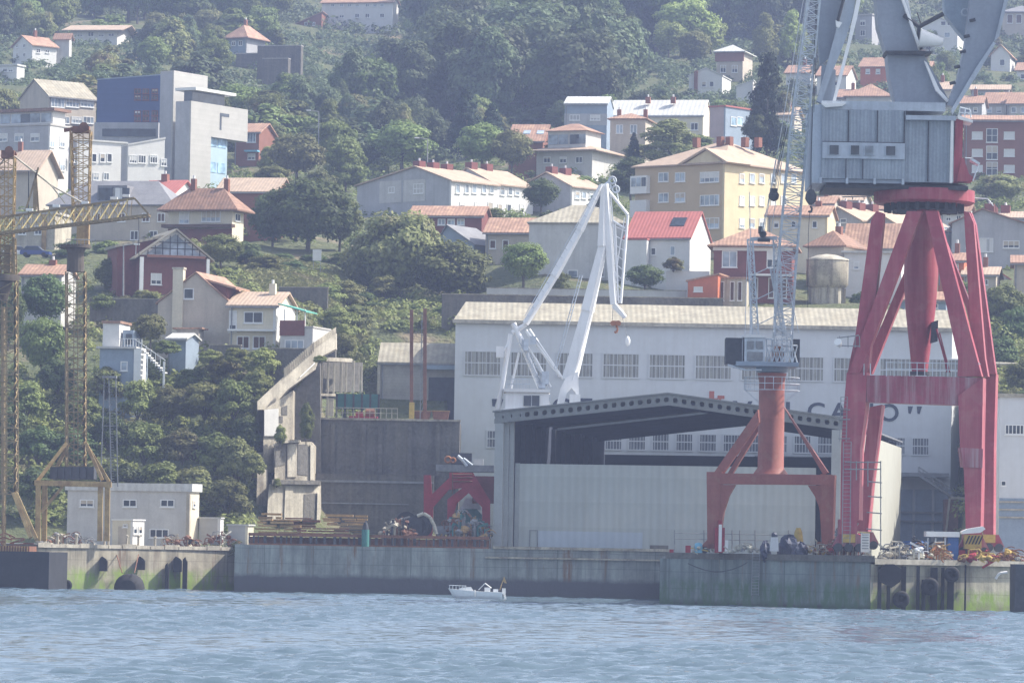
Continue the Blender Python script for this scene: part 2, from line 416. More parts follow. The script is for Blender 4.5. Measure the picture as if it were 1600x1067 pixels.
# ground, quay and water
def tidemat(name, top, weed, dark, z_dark, z_weed, weedamt=.8):
    """quay face: stained concrete above, weed and wet concrete towards the water line"""
    m = bpy.data.materials.new(name); m.use_nodes = True
    nt = m.node_tree; b = nt.nodes['Principled BSDF']
    geo = _n(nt, 'ShaderNodeNewGeometry'); vec = geo.outputs['Position']
    f = _noise(nt, vec, 0.5, 8, (1, 1, .7), .3, .7, .7)
    c = _mix(nt, f, tuple(x * .6 for x in top), tuple(x * 1.3 for x in top))
    fs = _noise(nt, vec, 1.0, 6, (1.0, 1.0, 0.06), .42, .70, .7)
    c = _mix(nt, fs, c, tuple(x * .38 for x in top))
    sx = _n(nt, 'ShaderNodeSeparateXYZ'); nt.links.new(vec, sx.inputs[0])
    nz = _noise(nt, vec, 0.35, 6, None, 0.2, 0.8, .7)
    def band(z, soft, amp):
        a = _n(nt, 'ShaderNodeMath', operation='MULTIPLY_ADD'); nt.links.new(nz, a.inputs[0]); a.inputs[1].default_value = amp; a.inputs[2].default_value = z - amp/2
        d = _n(nt, 'ShaderNodeMath', operation='SUBTRACT'); nt.links.new(a.outputs[0], d.inputs[0]); nt.links.new(sx.outputs[2], d.inputs[1])
        mr = _n(nt, 'ShaderNodeMapRange'); mr.inputs[1].default_value = 0; mr.inputs[2].default_value = soft
        nt.links.new(d.outputs[0], mr.inputs[0]); return mr.outputs[0]
    wf = _noise(nt, vec, 0.8, 7, (1, 1, .35), .40, .58, .75)
    mm = _n(nt, 'ShaderNodeMath', operation='MULTIPLY'); nt.links.new(band(z_weed, .8, 1.2), mm.inputs[0]); nt.links.new(wf, mm.inputs[1])
    m2 = _n(nt, 'ShaderNodeMath', operation='MULTIPLY'); nt.links.new(mm.outputs[0], m2.inputs[0]); m2.inputs[1].default_value = weedamt
    def joint(chan, period, width, c):
        a = _n(nt, 'ShaderNodeMath', operation='MULTIPLY'); nt.links.new(sx.outputs[chan], a.inputs[0]); a.inputs[1].default_value = 1 / period
        f_ = _n(nt, 'ShaderNodeMath', operation='FRACT'); nt.links.new(a.outputs[0], f_.inputs[0])
        g = _n(nt, 'ShaderNodeMath', operation='LESS_THAN'); nt.links.new(f_.outputs[0], g.inputs[0]); g.inputs[1].default_value = width / period
        h_ = _n(nt, 'ShaderNodeMath', operation='MULTIPLY'); nt.links.new(g.outputs[0], h_.inputs[0]); h_.inputs[1].default_value = .6
        return _mix(nt, h_.outputs[0], c, tuple(x * .3 for x in top))
    c = joint(0, 5.3, .10, c); c = joint(2, 1.62, .05, c)
    fr = _noise(nt, vec, 1.0, 7, (.55, .55, .05), .56, .66, .75)
    c = _mix(nt, fr, c, (.17, .10, .06))
    c = _mix(nt, band(z_dark, .55, .7), c, dark)
    c = _mix(nt, m2.outputs[0], c, weed)
    nt.links.new(c, b.inputs['Base Color']); b.inputs['Roughness'].default_value = .8
    bn = _n(nt, 'ShaderNodeBump'); bn.inputs['Strength'].default_value = .4; bn.inputs['Distance'].default_value = .1
    nt.links.new(f, bn.inputs['Height']); nt.links.new(bn.outputs[0], b.inputs['Normal'])
    return m
G['quay_left'] = tidemat('left_quay_concrete', (.40, .36, .27), (.22, .33, .05), (.20, .20, .13), 1.2, 2.6, .9)
G['quay_mid'] = tidemat('slipway_sill_concrete', (.27, .29, .27), (.10, .14, .07), (.075, .075, .085), 2.25, .6, .3)
G['quay_pier'] = tidemat('pier_concrete', (.22, .26, .25), (.06, .13, .06), (.045, .05, .05), .75, 2.9, .85)
G['quay_right'] = tidemat('right_quay_concrete', (.44, .41, .31), (.24, .36, .05), (.22, .22, .12), 1.0, 2.2, .9)
G['deck'] = mat('yard_ground', (0.30, 0.28, 0.25), var=.25, scale=.2, dirt=.4)
def hillmat():
    m = bpy.data.materials.new('hillside_soil_and_grass'); m.use_nodes = True
    nt = m.node_tree; b = nt.nodes['Principled BSDF']
    geo = _n(nt, 'ShaderNodeNewGeometry'); vec = geo.outputs['Position']
    f = _noise(nt, vec, .06, 8, None, .35, .65, .7)
    c = _mix(nt, f, (.055, .075, .026), (.14, .145, .055))
    f2 = _noise(nt, vec, .9, 4, None, .3, .7)
    c = _mix(nt, f2, c, (.07, .085, .032))
    f3 = _noise(nt, vec, .10, 4, None, .58, .70)
    c = _mix(nt, f3, c, (.20, .16, .10))
    nt.links.new(c, b.inputs['Base Color']); b.inputs['Roughness'].default_value = .95
    bn = _n(nt, 'ShaderNodeBump'); bn.inputs['Strength'].default_value = .8; bn.inputs['Distance'].default_value = .5
    nt.links.new(f2, bn.inputs['Height']); nt.links.new(bn.outputs[0], b.inputs['Normal'])
    return m
G['hill'] = hillmat()
def watermat():
    m = bpy.data.materials.new('harbour_water'); m.use_nodes = True
    nt = m.node_tree; b = nt.nodes['Principled BSDF']
    b.inputs['Base Color'].default_value = (.088, .132, .168, 1)
    b.inputs['Roughness'].default_value = .10
    b.inputs['IOR'].default_value = 1.333
    b.inputs['Specular IOR Level'].default_value = .65
    geo = _n(nt, 'ShaderNodeNewGeometry')
    a = _noise(nt, geo.outputs['Position'], 1.6, 4, (1, 1, 1), 0, 1)
    bn = _n(nt, 'ShaderNodeBump'); bn.inputs['Strength'].default_value = .35; bn.inputs['Distance'].default_value = .10
    nt.links.new(a, bn.inputs['Height']); nt.links.new(bn.outputs[0], b.inputs['Normal'])
    return m
G['water'] = watermat()
# ---------------------------------------------------------------- terrain, water, quays
YS = [528, 540, 556, 575, 600, 622, 645, 670, 700, 740, 780, 820, 860, 900, 960, 1050, 1200, 1350, 1500]
TU = [-300, 0, 200, 330, 400, 450, 520, 560, 700, 715, 850, 1000, 1200, 1400, 1500, 1530, 1650, 1950]
B0 = 862
TV = {   # image row of the ground at each distance, column by column
 -300: [B0, 800, 690, 575, 520, 470, 430, 395, 372, 330, 306, 285, 225, 185, 135, 85, 20, -35, -70],
 0:    [B0, 800, 690, 575, 520, 470, 430, 395, 372, 330, 306, 285, 225, 185, 135, 85, 20, -35, -70],
 200:  [B0, 800, 690, 590, 520, 466, 430, 392, 372, 330, 306, 285, 225, 190, 135, 90, 25, -35, -70],
 330:  [B0, 800, 680, 552, 500, 452, 425, 388, 365, 335, 306, 285, 240, 200, 145, 95, 30, -35, -70],
 400:  [B0, 800, 660, 545, 495, 448, 420, 390, 365, 335, 306, 285, 245, 205, 150, 100, 40, -30, -65],
 450:  [B0, B0, 700, 545, 490, 445, 425, 400, 370, 340, 306, 285, 250, 210, 165, 110, 48, -30, -65],
 520:  [B0, B0, 800, 660, 540, 475, 440, 410, 380, 345, 312, 285, 250, 220, 180, 125, 55, -25, -65],
 560:  [B0, B0, 830, 656, 652, 520, 470, 430, 390, 350, 318, 290, 255, 230, 195, 130, 60, -20, -65],
 700:  [B0, B0, 830, 656, 654, 520, 470, 440, 395, 350, 322, 290, 260, 240, 205, 140, 60, -20, -65],
 715:  [B0, B0, B0, B0, B0, 500, 465, 430, 395, 350, 322, 288, 258, 238, 205, 140, 60, -20, -65],
 850:  [B0, B0, B0, B0, B0, 490, 440, 412, 390, 350, 318, 275, 245, 225, 195, 130, 58, -20, -65],
 1000: [B0, B0, B0, B0, B0, 485, 440, 415, 395, 350, 315, 270, 240, 218, 185, 125, 55, -20, -65],
 1200: [B0, B0, B0, B0, B0, 488, 450, 425, 400, 352, 320, 285, 245, 215, 180, 128, 60, -10, -65],
 1400: [B0, B0, B0, B0, B0, 492, 470, 445, 420, 360, 325, 295, 262, 220, 180, 130, 70, -5, -65],
 1500: [B0, B0, B0, B0, B0, 540, 490, 460, 430, 370, 330, 300, 268, 225, 185, 140, 80, 0, -65],
 1530: [B0, B0, 800, 700, 620, 545, 490, 460, 430, 370, 330, 300, 268, 225, 185, 140, 80, 0, -65],
 1650: [B0, B0, 760, 680, 610, 540, 490, 460, 430, 370, 330, 300, 268, 225, 185, 140, 80, 0, -65],
 1950: [B0, B0, 760, 680, 610, 540, 490, 460, 430, 370, 330, 300, 268, 225, 185, 140, 80, 0, -65],
}
TZ = np.array([[5.0 if TV[u][j] == B0 else CAMZ + (865 - TV[u][j] + (u - 800) * .01746) * YS[j] / F for j in range(len(YS))] for u in TU])
def gz(X, Y):
    """ground height"""
    u = 800 + np.asarray(X, float) * F / np.asarray(Y, float)
    Yc = np.clip(Y, YS[0], YS[-1]); u = np.clip(u, TU[0], TU[-1])
    j = np.clip(np.searchsorted(YS, Yc, side='right') - 1, 0, len(YS) - 2)
    i = np.clip(np.searchsorted(TU, u, side='right') - 1, 0, len(TU) - 2)
    ya = np.array(YS, float); ua = np.array(TU, float)
    t = (Yc - ya[j]) / (ya[j+1] - ya[j]); s = (u - ua[i]) / (ua[i+1] - ua[i])
    z = TZ[i, j]*(1-s)*(1-t) + TZ[i+1, j]*s*(1-t) + TZ[i, j+1]*(1-s)*t + TZ[i+1, j+1]*s*t
    return np.maximum(z, 5.0)
def gpt(u, Y):
    """ground point seen in column u (of the un-tilted picture) at distance Y"""
    X = (u - 800) * Y / F
    return Vector((X, Y, float(gz(X, Y))))
def smooth_noise(x, y, seed=3):
    rg = np.random.default_rng(seed); z = 0
    for k in range(14):
        l = rg.uniform(6, 60); a = rg.uniform(0, 2*math.pi); p = rg.uniform(0, 7)
        z = z + l * .012 * np.sin((x*math.cos(a) + y*math.sin(a)) * 2*math.pi / l + p)
    return z
def grid_mesh(name, X, Y, Z, m, **kw):
    nu, ny = X.shape
    co = np.stack([X, Y, Z], -1).reshape(-1, 3)
    idx = np.arange(nu*ny).reshape(nu, ny)
    q = np.stack([idx[:-1,:-1], idx[1:,:-1], idx[1:,1:], idx[:-1,1:]], -1).reshape(-1, 4)
    me = bpy.data.meshes.new(name)
    me.vertices.add(len(co)); me.vertices.foreach_set('co', co.ravel())
    me.loops.add(q.size); me.loops.foreach_set('vertex_index', q.ravel().astype(np.int32))
    me.polygons.add(len(q)); me.polygons.foreach_set('loop_start', np.arange(0, q.size, 4, dtype=np.int32))
    me.polygons.foreach_set('loop_total', np.full(len(q), 4, dtype=np.int32))
    me.polygons.foreach_set('use_smooth', np.ones(len(q), dtype=bool))
    me.materials.append(m); me.update(calc_edges=True)
    o = bpy.data.objects.new(name, me); COL.objects.link(o)
    return tag(o, **kw)
uu = np.linspace(-300, 1950, 226)
yy = np.concatenate([np.linspace(528, 700, 70), np.linspace(703, 1500, 130)])
UU, YY = np.meshgrid(uu, yy, indexing='ij')
XX = (UU - 800) * YY / F
ZZ = gz(XX, YY)
ZZ = ZZ + np.where(ZZ > 6, smooth_noise(XX, YY) * np.clip((ZZ - 6) / 25, 0, 1) * .5, 0)
grid_mesh('hillside', XX, YY, ZZ, G['hill'], kind='structure')
MB().box(-160, 190, 529.0, 531, 3.0, 4.9).build('yard_ground', G['deck'], kind='structure')
MB().foot([((1066-800)*500/F, 500), ((1080-800)*470/F, 470.01), (190, 470.01), (190, 529), ((1060-800)*529/F+.01, 529)], 3.0, 4.88).build('pier_ground', G['deck'], kind='structure')

# water: a swell of many small waves
yw = [128.0]
while yw[-1] < 512: yw.append(yw[-1] + 0.19 + (yw[-1] - 128) * .0006)
yw = np.array(yw); xw = np.linspace(-78, 78, 420)
XW, YW = np.meshgrid(xw, yw, indexing='ij')
rg = np.random.default_rng(11)
ZW = np.zeros_like(XW)
for k in range(60):
    lam = rg.choice([.6, .8, 1.0, 1.3, 1.7, 2.2, 2.9, 4.0]) * rg.uniform(.85, 1.15)
    a = math.pi/2 + rg.normal(0, .26)
    amp = .0092 * lam ** .75
    ph = (XW*math.cos(a) + YW*math.sin(a)) * 2*math.pi/lam + rg.uniform(0, 7)
    ZW += amp * (1 - 2*np.abs(np.sin(ph/2)) ** 1.15 + .25)
gust = smooth_noise(XW*.8, YW*.35, 5); gust = 1 + .5*np.tanh(1.5*gust)
ZW *= gust
XW = XW * (.45 + .55 * (YW / 330.0))
grid_mesh('water', XW, YW, ZW, G['water'], kind='structure')
MB().box(-400, 400, -60, 560, -2.6, -1.4).build('sea_bed', G['concrete_dark'], kind='structure')

def gaps(name, xy, z0, z1, m, label, cat='quay wall', parent=None, **kw):
    return MB().foot(xy, z0, z1).build(name, m, parent, label=label, cat=cat, **kw)
def X(u, Y): return (u - 800) * Y / F
def QL(u): return 500.7 + 18*(u-66)/308
def QR(u): return 429.3 + 10.5*(u-1366.5)/353.5
# left quay
q = thing('quay_wall', 'pale concrete quay wall at the left with green weed along the water', 'quay wall', (X(190, 501), 501, -2))
MB().foot([(X(-80, 496), 496), (X(66, 501), 501), (X(374, 519), 519), (X(374, 529), 529), (X(-80, 529), 529)], -2, 4.55).build('wall_face', G['quay_left'], q)
cop = MB()
for k in range(14):
    a, b = 66 + k*22, 66 + k*22 + 21
    ya, yb = 500.7 + 18*(a-66)/308, 500.7 + 18*(b-66)/308
    cop.foot([(X(a, ya), ya), (X(b, yb), yb), (X(b, yb), yb+1.8), (X(a, ya), ya+1.8)], 4.55, 4.95 + .12*(k % 3 == 0))
cop.build('coping', G['concrete_pale'], q)
q = thing('quay_wall', 'grey slipway sill wall in the middle with a dark wet band below', 'quay wall', (X(700, 497), 497, -2))
MB().foot([(X(373, 497), 497), (X(1060, 497), 497), (X(1060, 529), 529), (X(373, 529), 529)], -2, 5.25).build('wall_face', G['quay_mid'], q)
MB().box(X(776, 497), X(1058, 497), 496.8, 503, 5.25, 5.55).box(X(764, 497), X(1043, 497), 496.72, 496.98, 4.22, 4.40).build('ledge', G['concrete'], q)
q = thing('quay_wall', 'dark green stained concrete pier below the orange crane', 'quay wall', (X(1200, 443), 443, -2))
MB().foot([(X(1037, 455), 455), (X(1366, 430.5), 430.5), (X(1366, 470), 470), (X(1066, 500), 500)], -2, 4.55).build('wall_face', G['quay_pier'], q)
MB().foot([(X(1045, 454.3), 454.3), (X(1372, 429.6), 429.6), (X(1372, 470), 470), (X(1066, 500), 500)], 4.55, 5.15).build('deck_edge', G['concrete_dark'], q)
lad = MB()
for du in (0, 11):
    lad.beam(at(1176+du, 864, 442.8), at(1174+du, 930, 442.8), .07)
for k in range(14): lad.beam(at(1176 - k*.15, 868+k*4.6, 442.8), at(1187 - k*.15, 868+k*4.6, 442.8), .05)
lad.build('ladder', G['midsteel'], q)
MB().wire([at(1075, 880, 447)] + [at(1075 + 92*t, 880 + 13*math.sin(math.pi*t), 447 - 4*t) for t in (.15,.3,.45,.6,.75,.9)] + [at(1168, 878, 443)], .05).build('hanging_cable', G['darksteel'], q)
q = thing('quay_wall', 'pale yellowish quay wall at the right with bright green weed', 'quay wall', (X(1480, 431), 431, -2))
MB().foot([(X(1366.5, 429.5), 429.5), (X(1720, 440), 440), (X(1720, 470), 470), (X(1366.5, 470), 470)], -2, 4.35).build('wall_face', G['quay_right'], q)
MB().foot([(X(1372.5, 429.2), 429.2), (X(1720, 439.6), 439.6), (X(1720, 470), 470), (X(1372.5, 470), 470)], 4.35, 4.87).build('deck_edge', G['concrete_pale'], q)
MB().box(X(1588, 428), X(1640, 428), 426, 430.4, -2, 4.6).build('mooring_dolphin', G['darksteel'], label='dark steel dolphin against the quay at the right edge', cat='mooring dolphin')

# haze: one closed box of even, thin mist round everything
hz = MB().box(-330, 330, -70, 1580, -3.6, 232).build('haze', None, kind='stuff')
hm = bpy.data.materials.new('haze'); hm.use_nodes = True
hn = hm.node_tree; hn.nodes.remove(hn.nodes['Principled BSDF'])
pv = hn.nodes.new('ShaderNodeVolumePrincipled')
pv.inputs['Color'].default_value = (.54, .65, 1.0, 1)
pv.inputs['Density'].default_value = 0.000235
pv.inputs['Anisotropy'].default_value = 0.0
hn.links.new(pv.outputs[0], hn.nodes['Material Output'].inputs['Volume'])
hz.data.materials.append(hm)
# ---------------------------------------------------------------- vegetation
def leaf_quads(C, Nrm, size, rg, aspect=1.5):
    n = len(C)
    rnd = rg.normal(size=(n, 3))
    nn = Nrm + rnd * .42; nn /= np.linalg.norm(nn, axis=1, keepdims=True)
    t = np.cross(nn, rg.normal(size=(n, 3))); t /= np.linalg.norm(t, axis=1, keepdims=True)
    b = np.cross(nn, t)
    s = size[:, None]
    k = rg.uniform(.5, .9, (n, 1))
    P = np.stack([C + t*s*aspect*.5, C + b*s*.5*k, C - t*s*aspect*.5, C - b*s*.5], 1)
    return P.reshape(-1, 3)
def quads_mesh(name, P, m):
    n = len(P) // 4
    me = bpy.data.meshes.new(name)
    me.vertices.add(len(P)); me.vertices.foreach_set('co', P.astype(np.float32).ravel())
    me.loops.add(len(P)); me.loops.foreach_set('vertex_index', np.arange(len(P), dtype=np.int32))
    me.polygons.add(n); me.polygons.foreach_set('loop_start', np.arange(0, len(P), 4, dtype=np.int32))
    me.polygons.foreach_set('loop_total', np.full(n, 4, dtype=np.int32))
    me.materials.append(m); me.update(calc_edges=True)
    return me
def crown_points(kind, n_clump, per, seed):
    rg = np.random.default_rng(seed)
    C, N, S = [], [], []
    for k in range(n_clump):
        if kind == 'round':
            d = rg.normal(size=3); d /= np.linalg.norm(d); d[2] = d[2]*.9 + .1
            r = rg.uniform(.45, 1.0) ** .6
            c = np.array([d[0]*.36*r, d[1]*.36*r, .54 + d[2]*.34*r]); cr = rg.uniform(.09, .17)
        elif kind == 'tall':
            h = rg.uniform(.16, .93); w = .30 * math.sin(math.pi * min(1, (h*.9+.12))) ** .7 * rg.uniform(.5, 1.1)
            a = rg.uniform(0, 2*math.pi); c = np.array([w*math.cos(a), w*math.sin(a), h]); cr = rg.uniform(.06, .12)
        elif kind == 'cone':
            h = rg.uniform(.06, .97); w = .40 * (1 - h) ** .85 * rg.uniform(.6, 1.0)
            a = rg.uniform(0, 2*math.pi); c = np.array([w*math.cos(a), w*math.sin(a), h - .04*w]); cr = .035 + .10*(1-h)*rg.uniform(.6, 1)
        elif kind == 'column':
            h = rg.uniform(.03, .97); w = .30 * (1 - max(0, h-.45)**2*2.6) * rg.uniform(.4, 1.0)
            a = rg.uniform(0, 2*math.pi); c = np.array([w*math.cos(a), w*math.sin(a), h]); cr = rg.uniform(.05, .10)
        else:   # bush
            d = rg.normal(size=3); d /= np.linalg.norm(d); d[2] = abs(d[2])
            r = rg.uniform(.4, 1.0) ** .6
            c = np.array([d[0]*.40*r, d[1]*.40*r, .06 + d[2]*.74*r]); cr = rg.uniform(.10, .19)
        dd = rg.normal(size=(per, 3)); dd /= np.linalg.norm(dd, axis=1, keepdims=True)
        dd[:, 2] = np.where(rg.random(per) < .6, np.abs(dd[:, 2]), dd[:, 2])
        rr = cr * rg.uniform(.55, 1.08, (per, 1))
        ctr = np.array([0, 0, .5]) if kind != 'bush' else np.array([0, 0, .1]); co = (c - ctr); co = co/(np.linalg.norm(co)+1e-6)
        C.append(c + dd*rr*np.array([1.1, 1.1, .85])); N.append(dd*.75 + co*.45 + np.array([0, 0, .25])); S.append(rg.uniform(.7, 1.35, per))
    return np.concatenate(C), np.concatenate(N), np.concatenate(S), rg
def trunk_mb(kind, seed):
    rg = random.Random(seed); m = MB()
    if kind == 'round':
        m.tube((0,0,-.08), (0.01,0,.30), .030, .020, 7); 
        for k in range(7):
            a = k*.9 + rg.random(); r = rg.uniform(.16, .30)
            p = (.01,0,.24 + .015*k); mid = (r*.5*math.cos(a), r*.5*math.sin(a), .44); e = (r*math.cos(a), r*math.sin(a), rg.uniform(.58, .8))
            m.tube(p, mid, .013, .009, 5); m.tube(mid, e, .009, .003, 5)
    elif kind in ('tall', 'cone', 'column'):
        m.tube((0,0,-.06), (0,0,.55), .022, .013, 7); m.tube((0,0,.55), (0,0,.93), .013, .003, 6)
        for k in range(10):
            a = k*2.4; h = .2 + k*.065; r = .2*(1-h)
            m.tube((0,0,h), (r*math.cos(a), r*math.sin(a), h+.05), .008, .002, 4)
    else:
        for k in range(6):
            a = k*1.05; m.tube((0,0,-.12), (.28*math.cos(a), .28*math.sin(a), .5), .02, .006, 5)
    return m
PROTO = {}
def proto(kind, leaf, n_clump, per, size, seed):
    key = (kind, leaf, seed)
    if key in PROTO: return PROTO[key]
    C, N, S, rg = crown_points(kind, n_clump, per, seed)
    me = quads_mesh('crown', leaf_quads(C, N, S*size, rg), G[leaf])
    t = trunk_mb(kind, seed)
    tm = bpy.data.meshes.new('trunk'); tm.from_pydata([tuple(v) for v in t.V], [], t.F); tm.materials.append(G['bark'])
    PROTO[key] = (me, tm)
    return PROTO[key]
KIND = {'round': (85, 150, .037), 'tall': (100, 105, .031), 'cone': (120, 75, .030), 'column': (90, 90, .032), 'bush': (44, 150, .050)}
FAR = {'round': (60, 150, .036), 'tall': (76, 110, .031), 'cone': (80, 70, .034), 'bush': (30, 130, .055)}
def plant(name, kind, leaf, X0, Y0, zb, h, w, label, group=None, far=False, seed=0, cat=None):
    p = (FAR if far else KIND)[kind]
    me, tm = proto(kind, leaf, *p, seed + (100 if far else 0))
    o = bpy.data.objects.new(name, None); o.empty_display_size = 1; COL.objects.link(o)
    o.location = (X0, Y0, zb); o.rotation_euler = (0, 0, random.uniform(0, 6.28))
    wd = {'round': .92, 'tall': .78, 'cone': .80, 'column': .68, 'bush': 1.05}[kind]
    o.scale = (w/wd, w/wd*random.uniform(.85, 1.0), h)
    tag(o, label, cat or ('bush' if kind == 'bush' else 'tree'), group)
    c = bpy.data.objects.new('crown' if kind != 'bush' else 'foliage', me); COL.objects.link(c); c.parent = o
    t = bpy.data.objects.new('trunk' if kind != 'bush' else 'stem', tm); COL.objects.link(t); t.parent = o
    return o
def tree(u, vt, vb, wpx, Y, kind, leaf, label, group=None, name=None, far=False, seed=None):
    """tree whose crown spans wpx at column u, between image rows vt and vb"""
    a = at(u, vb, Y); b = at(u, vt, Y)
    nm = name or {'round': 'broadleaf_tree', 'tall': 'leafy_tree', 'cone': 'conifer_tree', 'column': 'columnar_tree', 'bush': 'bush'}[kind]
    return plant(nm, kind, leaf, a.x, Y, a.z, b.z - a.z, px(wpx, Y), label, group, far, random.randrange(3) if seed is None else seed)

# --- single trees of the town, near to far
T = tree
T(622, 322, 492, 165, 655, 'round', 'leaf_olive', 'huge spreading olive-green tree beside the grey row house, tallest on the knoll', seed=0)
T(705, 372, 490, 140, 648, 'round', 'leaf_mid', 'broad tree on the right flank of the huge olive-green one, above the hall', seed=1)
T(575, 360, 488, 90, 662, 'round', 'leaf_olive', 'brownish-green tree on the left flank of the huge olive-green one', seed=2)
T(480, 272, 408, 150, 680, 'round', 'leaf_dark', 'big dark round tree left of the grey row house', seed=1)
T(425, 292, 400, 80, 688, 'round', 'leaf_dark', 'dark tree leaning against the left side of the big dark round tree', seed=2)
T(530, 300, 400, 80, 684, 'round', 'leaf_mid', 'dark green tree pressed between the big round tree and the grey row house', seed=0)
T(818, 375, 452, 76, 634, 'round', 'leaf_mid', 'round street tree in front of the pale-roofed warehouse', seed=0)
T(875, 415, 455, 36, 632, 'bush', 'leaf_mid', 'low round shrub at the foot of the white crane boom')
T(1008, 412, 458, 66, 631, 'round', 'leaf_dark', 'dark glossy tree below the white house with the red roof', seed=1)
T(1052, 396, 422, 36, 634, 'bush', 'leaf_scrub', 'small light green bush beside the white red-roofed house')
T(845, 276, 335, 60, 725, 'round', 'leaf_dark', 'dark pine-like tree between the two white row houses', seed=2)
T(1198, 88, 240, 66, 800, 'column', 'leaf_conifer', 'tall dark cypress left of the lattice boom', name='cypress_tree', seed=0)
T(1180, 175, 235, 46, 798, 'round', 'leaf_dark', 'dark tree at the left foot of the tall cypress')
T(728, 136, 245, 84, 872, 'cone', 'leaf_conifer', 'tall dark conifer standing above the valley trees', seed=1)
T(768, 158, 240, 58, 868, 'cone', 'leaf_conifer', 'smaller dark conifer right of the tallest conifer', seed=2)
T(752, 188, 272, 84, 815, 'round', 'leaf_mid', 'olive round tree in front of the dark conifers', seed=2)
T(800, 200, 275, 70, 810, 'round', 'leaf_olive', 'olive tree left of the orange-roofed villa', seed=1)
T(628, 185, 272, 108, 840, 'round', 'leaf_mid', 'wide green tree above the row house chimneys', seed=1)
T(590, 210, 268, 60, 850, 'tall', 'leaf_dark', 'dark tree at the left edge of the wide green tree')
T(520, 182, 285, 90, 815, 'round', 'leaf_mid', 'light green tree crowning the slope above the big dark round tree', seed=2)
T(463, 205, 290, 96, 800, 'round', 'leaf_olive', 'olive tree right of the modern concrete tower', seed=0)
T(540, 215, 300, 74, 795, 'tall', 'leaf_mid', 'tall green tree right of the light green crowning tree', seed=1)
T(422, 212, 262, 44, 812, 'bush', 'leaf_lite', 'yellow-green shrub next to the modern concrete tower')
T(498, 252, 300, 66, 770, 'bush', 'leaf_mid', 'rounded shrub above the tiled maroon house')
T(425, 250, 285, 66, 785, 'bush', 'leaf_scrub', 'spreading bush between the tower and the olive tree')
T(985, 245, 310, 70, 745, 'tall', 'leaf_dark', 'dark leafy tree left of the yellow apartment block')
T(1045, 185, 262, 100, 790, 'tall', 'leaf_olive', 'feathery greyish tree behind the yellow apartment block', seed=1)
T(990, 205, 255, 26, 792, 'cone', 'leaf_conifer', 'small dark cypress beside the feathery greyish tree')
T(905, 262, 300, 70, 775, 'bush', 'leaf_mid', 'green bush behind the second white row house')
T(345, 362, 425, 70, 632, 'round', 'leaf_mid', 'light-leaved garden tree right of the glazed gable house', seed=0)
T(310, 370, 420, 50, 640, 'bush', 'leaf_scrub', 'garden shrub behind the glazed gable house')
T(455, 398, 432, 62, 652, 'bush', 'leaf_dark', 'dark bush on the grassy knoll under the big tree')
T(405, 388, 420, 60, 656, 'bush', 'leaf_mid', 'bush left of the dark bush on the knoll')
T(180, 395, 470, 66, 628, 'round', 'leaf_mid', 'tree between the tower crane mast and the glazed gable house', seed=2)
T(235, 488, 545, 60, 566, 'round', 'leaf_olive', 'yellowish garden tree beside the small white house', seed=0)
T(70, 425, 520, 90, 590, 'round', 'leaf_dark', 'dark tree behind the masts of the yellow cranes', seed=1)
T(65, 490, 600, 80, 572, 'round', 'leaf_mid', 'light green tree between the masts of the yellow cranes', seed=0)
T(12, 440, 560, 60, 585, 'round', 'leaf_dark', 'dark tree cut by the left edge of the picture', seed=2)
T(1565, 440, 530, 90, 640, 'round', 'leaf_mid', 'round leafy tree right of the red crane, above the slope', seed=1)
T(1590, 475, 570, 80, 632, 'round', 'leaf_dark', 'dark tree at the right edge behind the red crane', seed=2)
T(1535, 500, 570, 55, 630, 'bush', 'leaf_dark', 'dark bush beside the right leg of the red crane')
T(1560, 270, 325, 84, 800, 'round', 'leaf_olive', 'olive tree below the brown brick apartments', seed=0)
T(1345, 255, 300, 90, 800, 'round', 'leaf_dark', 'dark tree under the machine house of the red crane', seed=2)
T(1340, 445, 485, 30, 634, 'bush', 'leaf_dark', 'dark bush right of the concrete water tank')
T(1545, 330, 372, 50, 735, 'bush', 'leaf_mid', 'bush on the gable houses right of the red crane')

# --- slope above the left quay: bushes that stand out of the scrub
k = 0
for (u, vb, Y, w, h, lf) in [(40,640,556,80,55,'leaf_mid'),(90,600,565,70,60,'leaf_dark'),(165,610,562,70,50,'leaf_olive'),(215,640,556,80,60,'leaf_scrub'),(270,640,556,80,55,'leaf_olive'),
     (320,640,555,90,60,'leaf_scrub'),(365,640,552,80,60,'leaf_mid'),(400,610,555,60,50,'leaf_lite'),(410,575,566,60,44,'leaf_lite'),(350,590,566,80,42,'leaf_scrub'),(300,600,564,70,40,'leaf_dark'),
     (170,690,547,80,60,'leaf_dark'),(225,710,545,90,65,'leaf_mid'),(285,710,544,80,60,'leaf_olive'),(335,720,543,80,60,'leaf_mid'),(370,740,541,70,70,'leaf_olive'),(120,710,545,80,60,'leaf_dark'),
     (60,710,545,90,60,'leaf_dark'),(10,690,547,80,70,'leaf_dark'),(60,770,537,90,60,'leaf_dark'),(190,770,537,90,60,'leaf_dark'),(250,770,537,90,60,'leaf_mid'),(305,770,537,80,60,'leaf_olive'),(355,790,536,80,60,'leaf_olive'),
     (385,690,546,60,50,'leaf_dark'),(130,650,554,70,50,'leaf_mid')]:
    tree(u, vb-h, vb+8, w, Y, 'bush', lf, 'dense wild bush in the thicket covering the steep slope behind the site office', 'bushes of the thicket above the left quay', seed=k % 3); k += 1
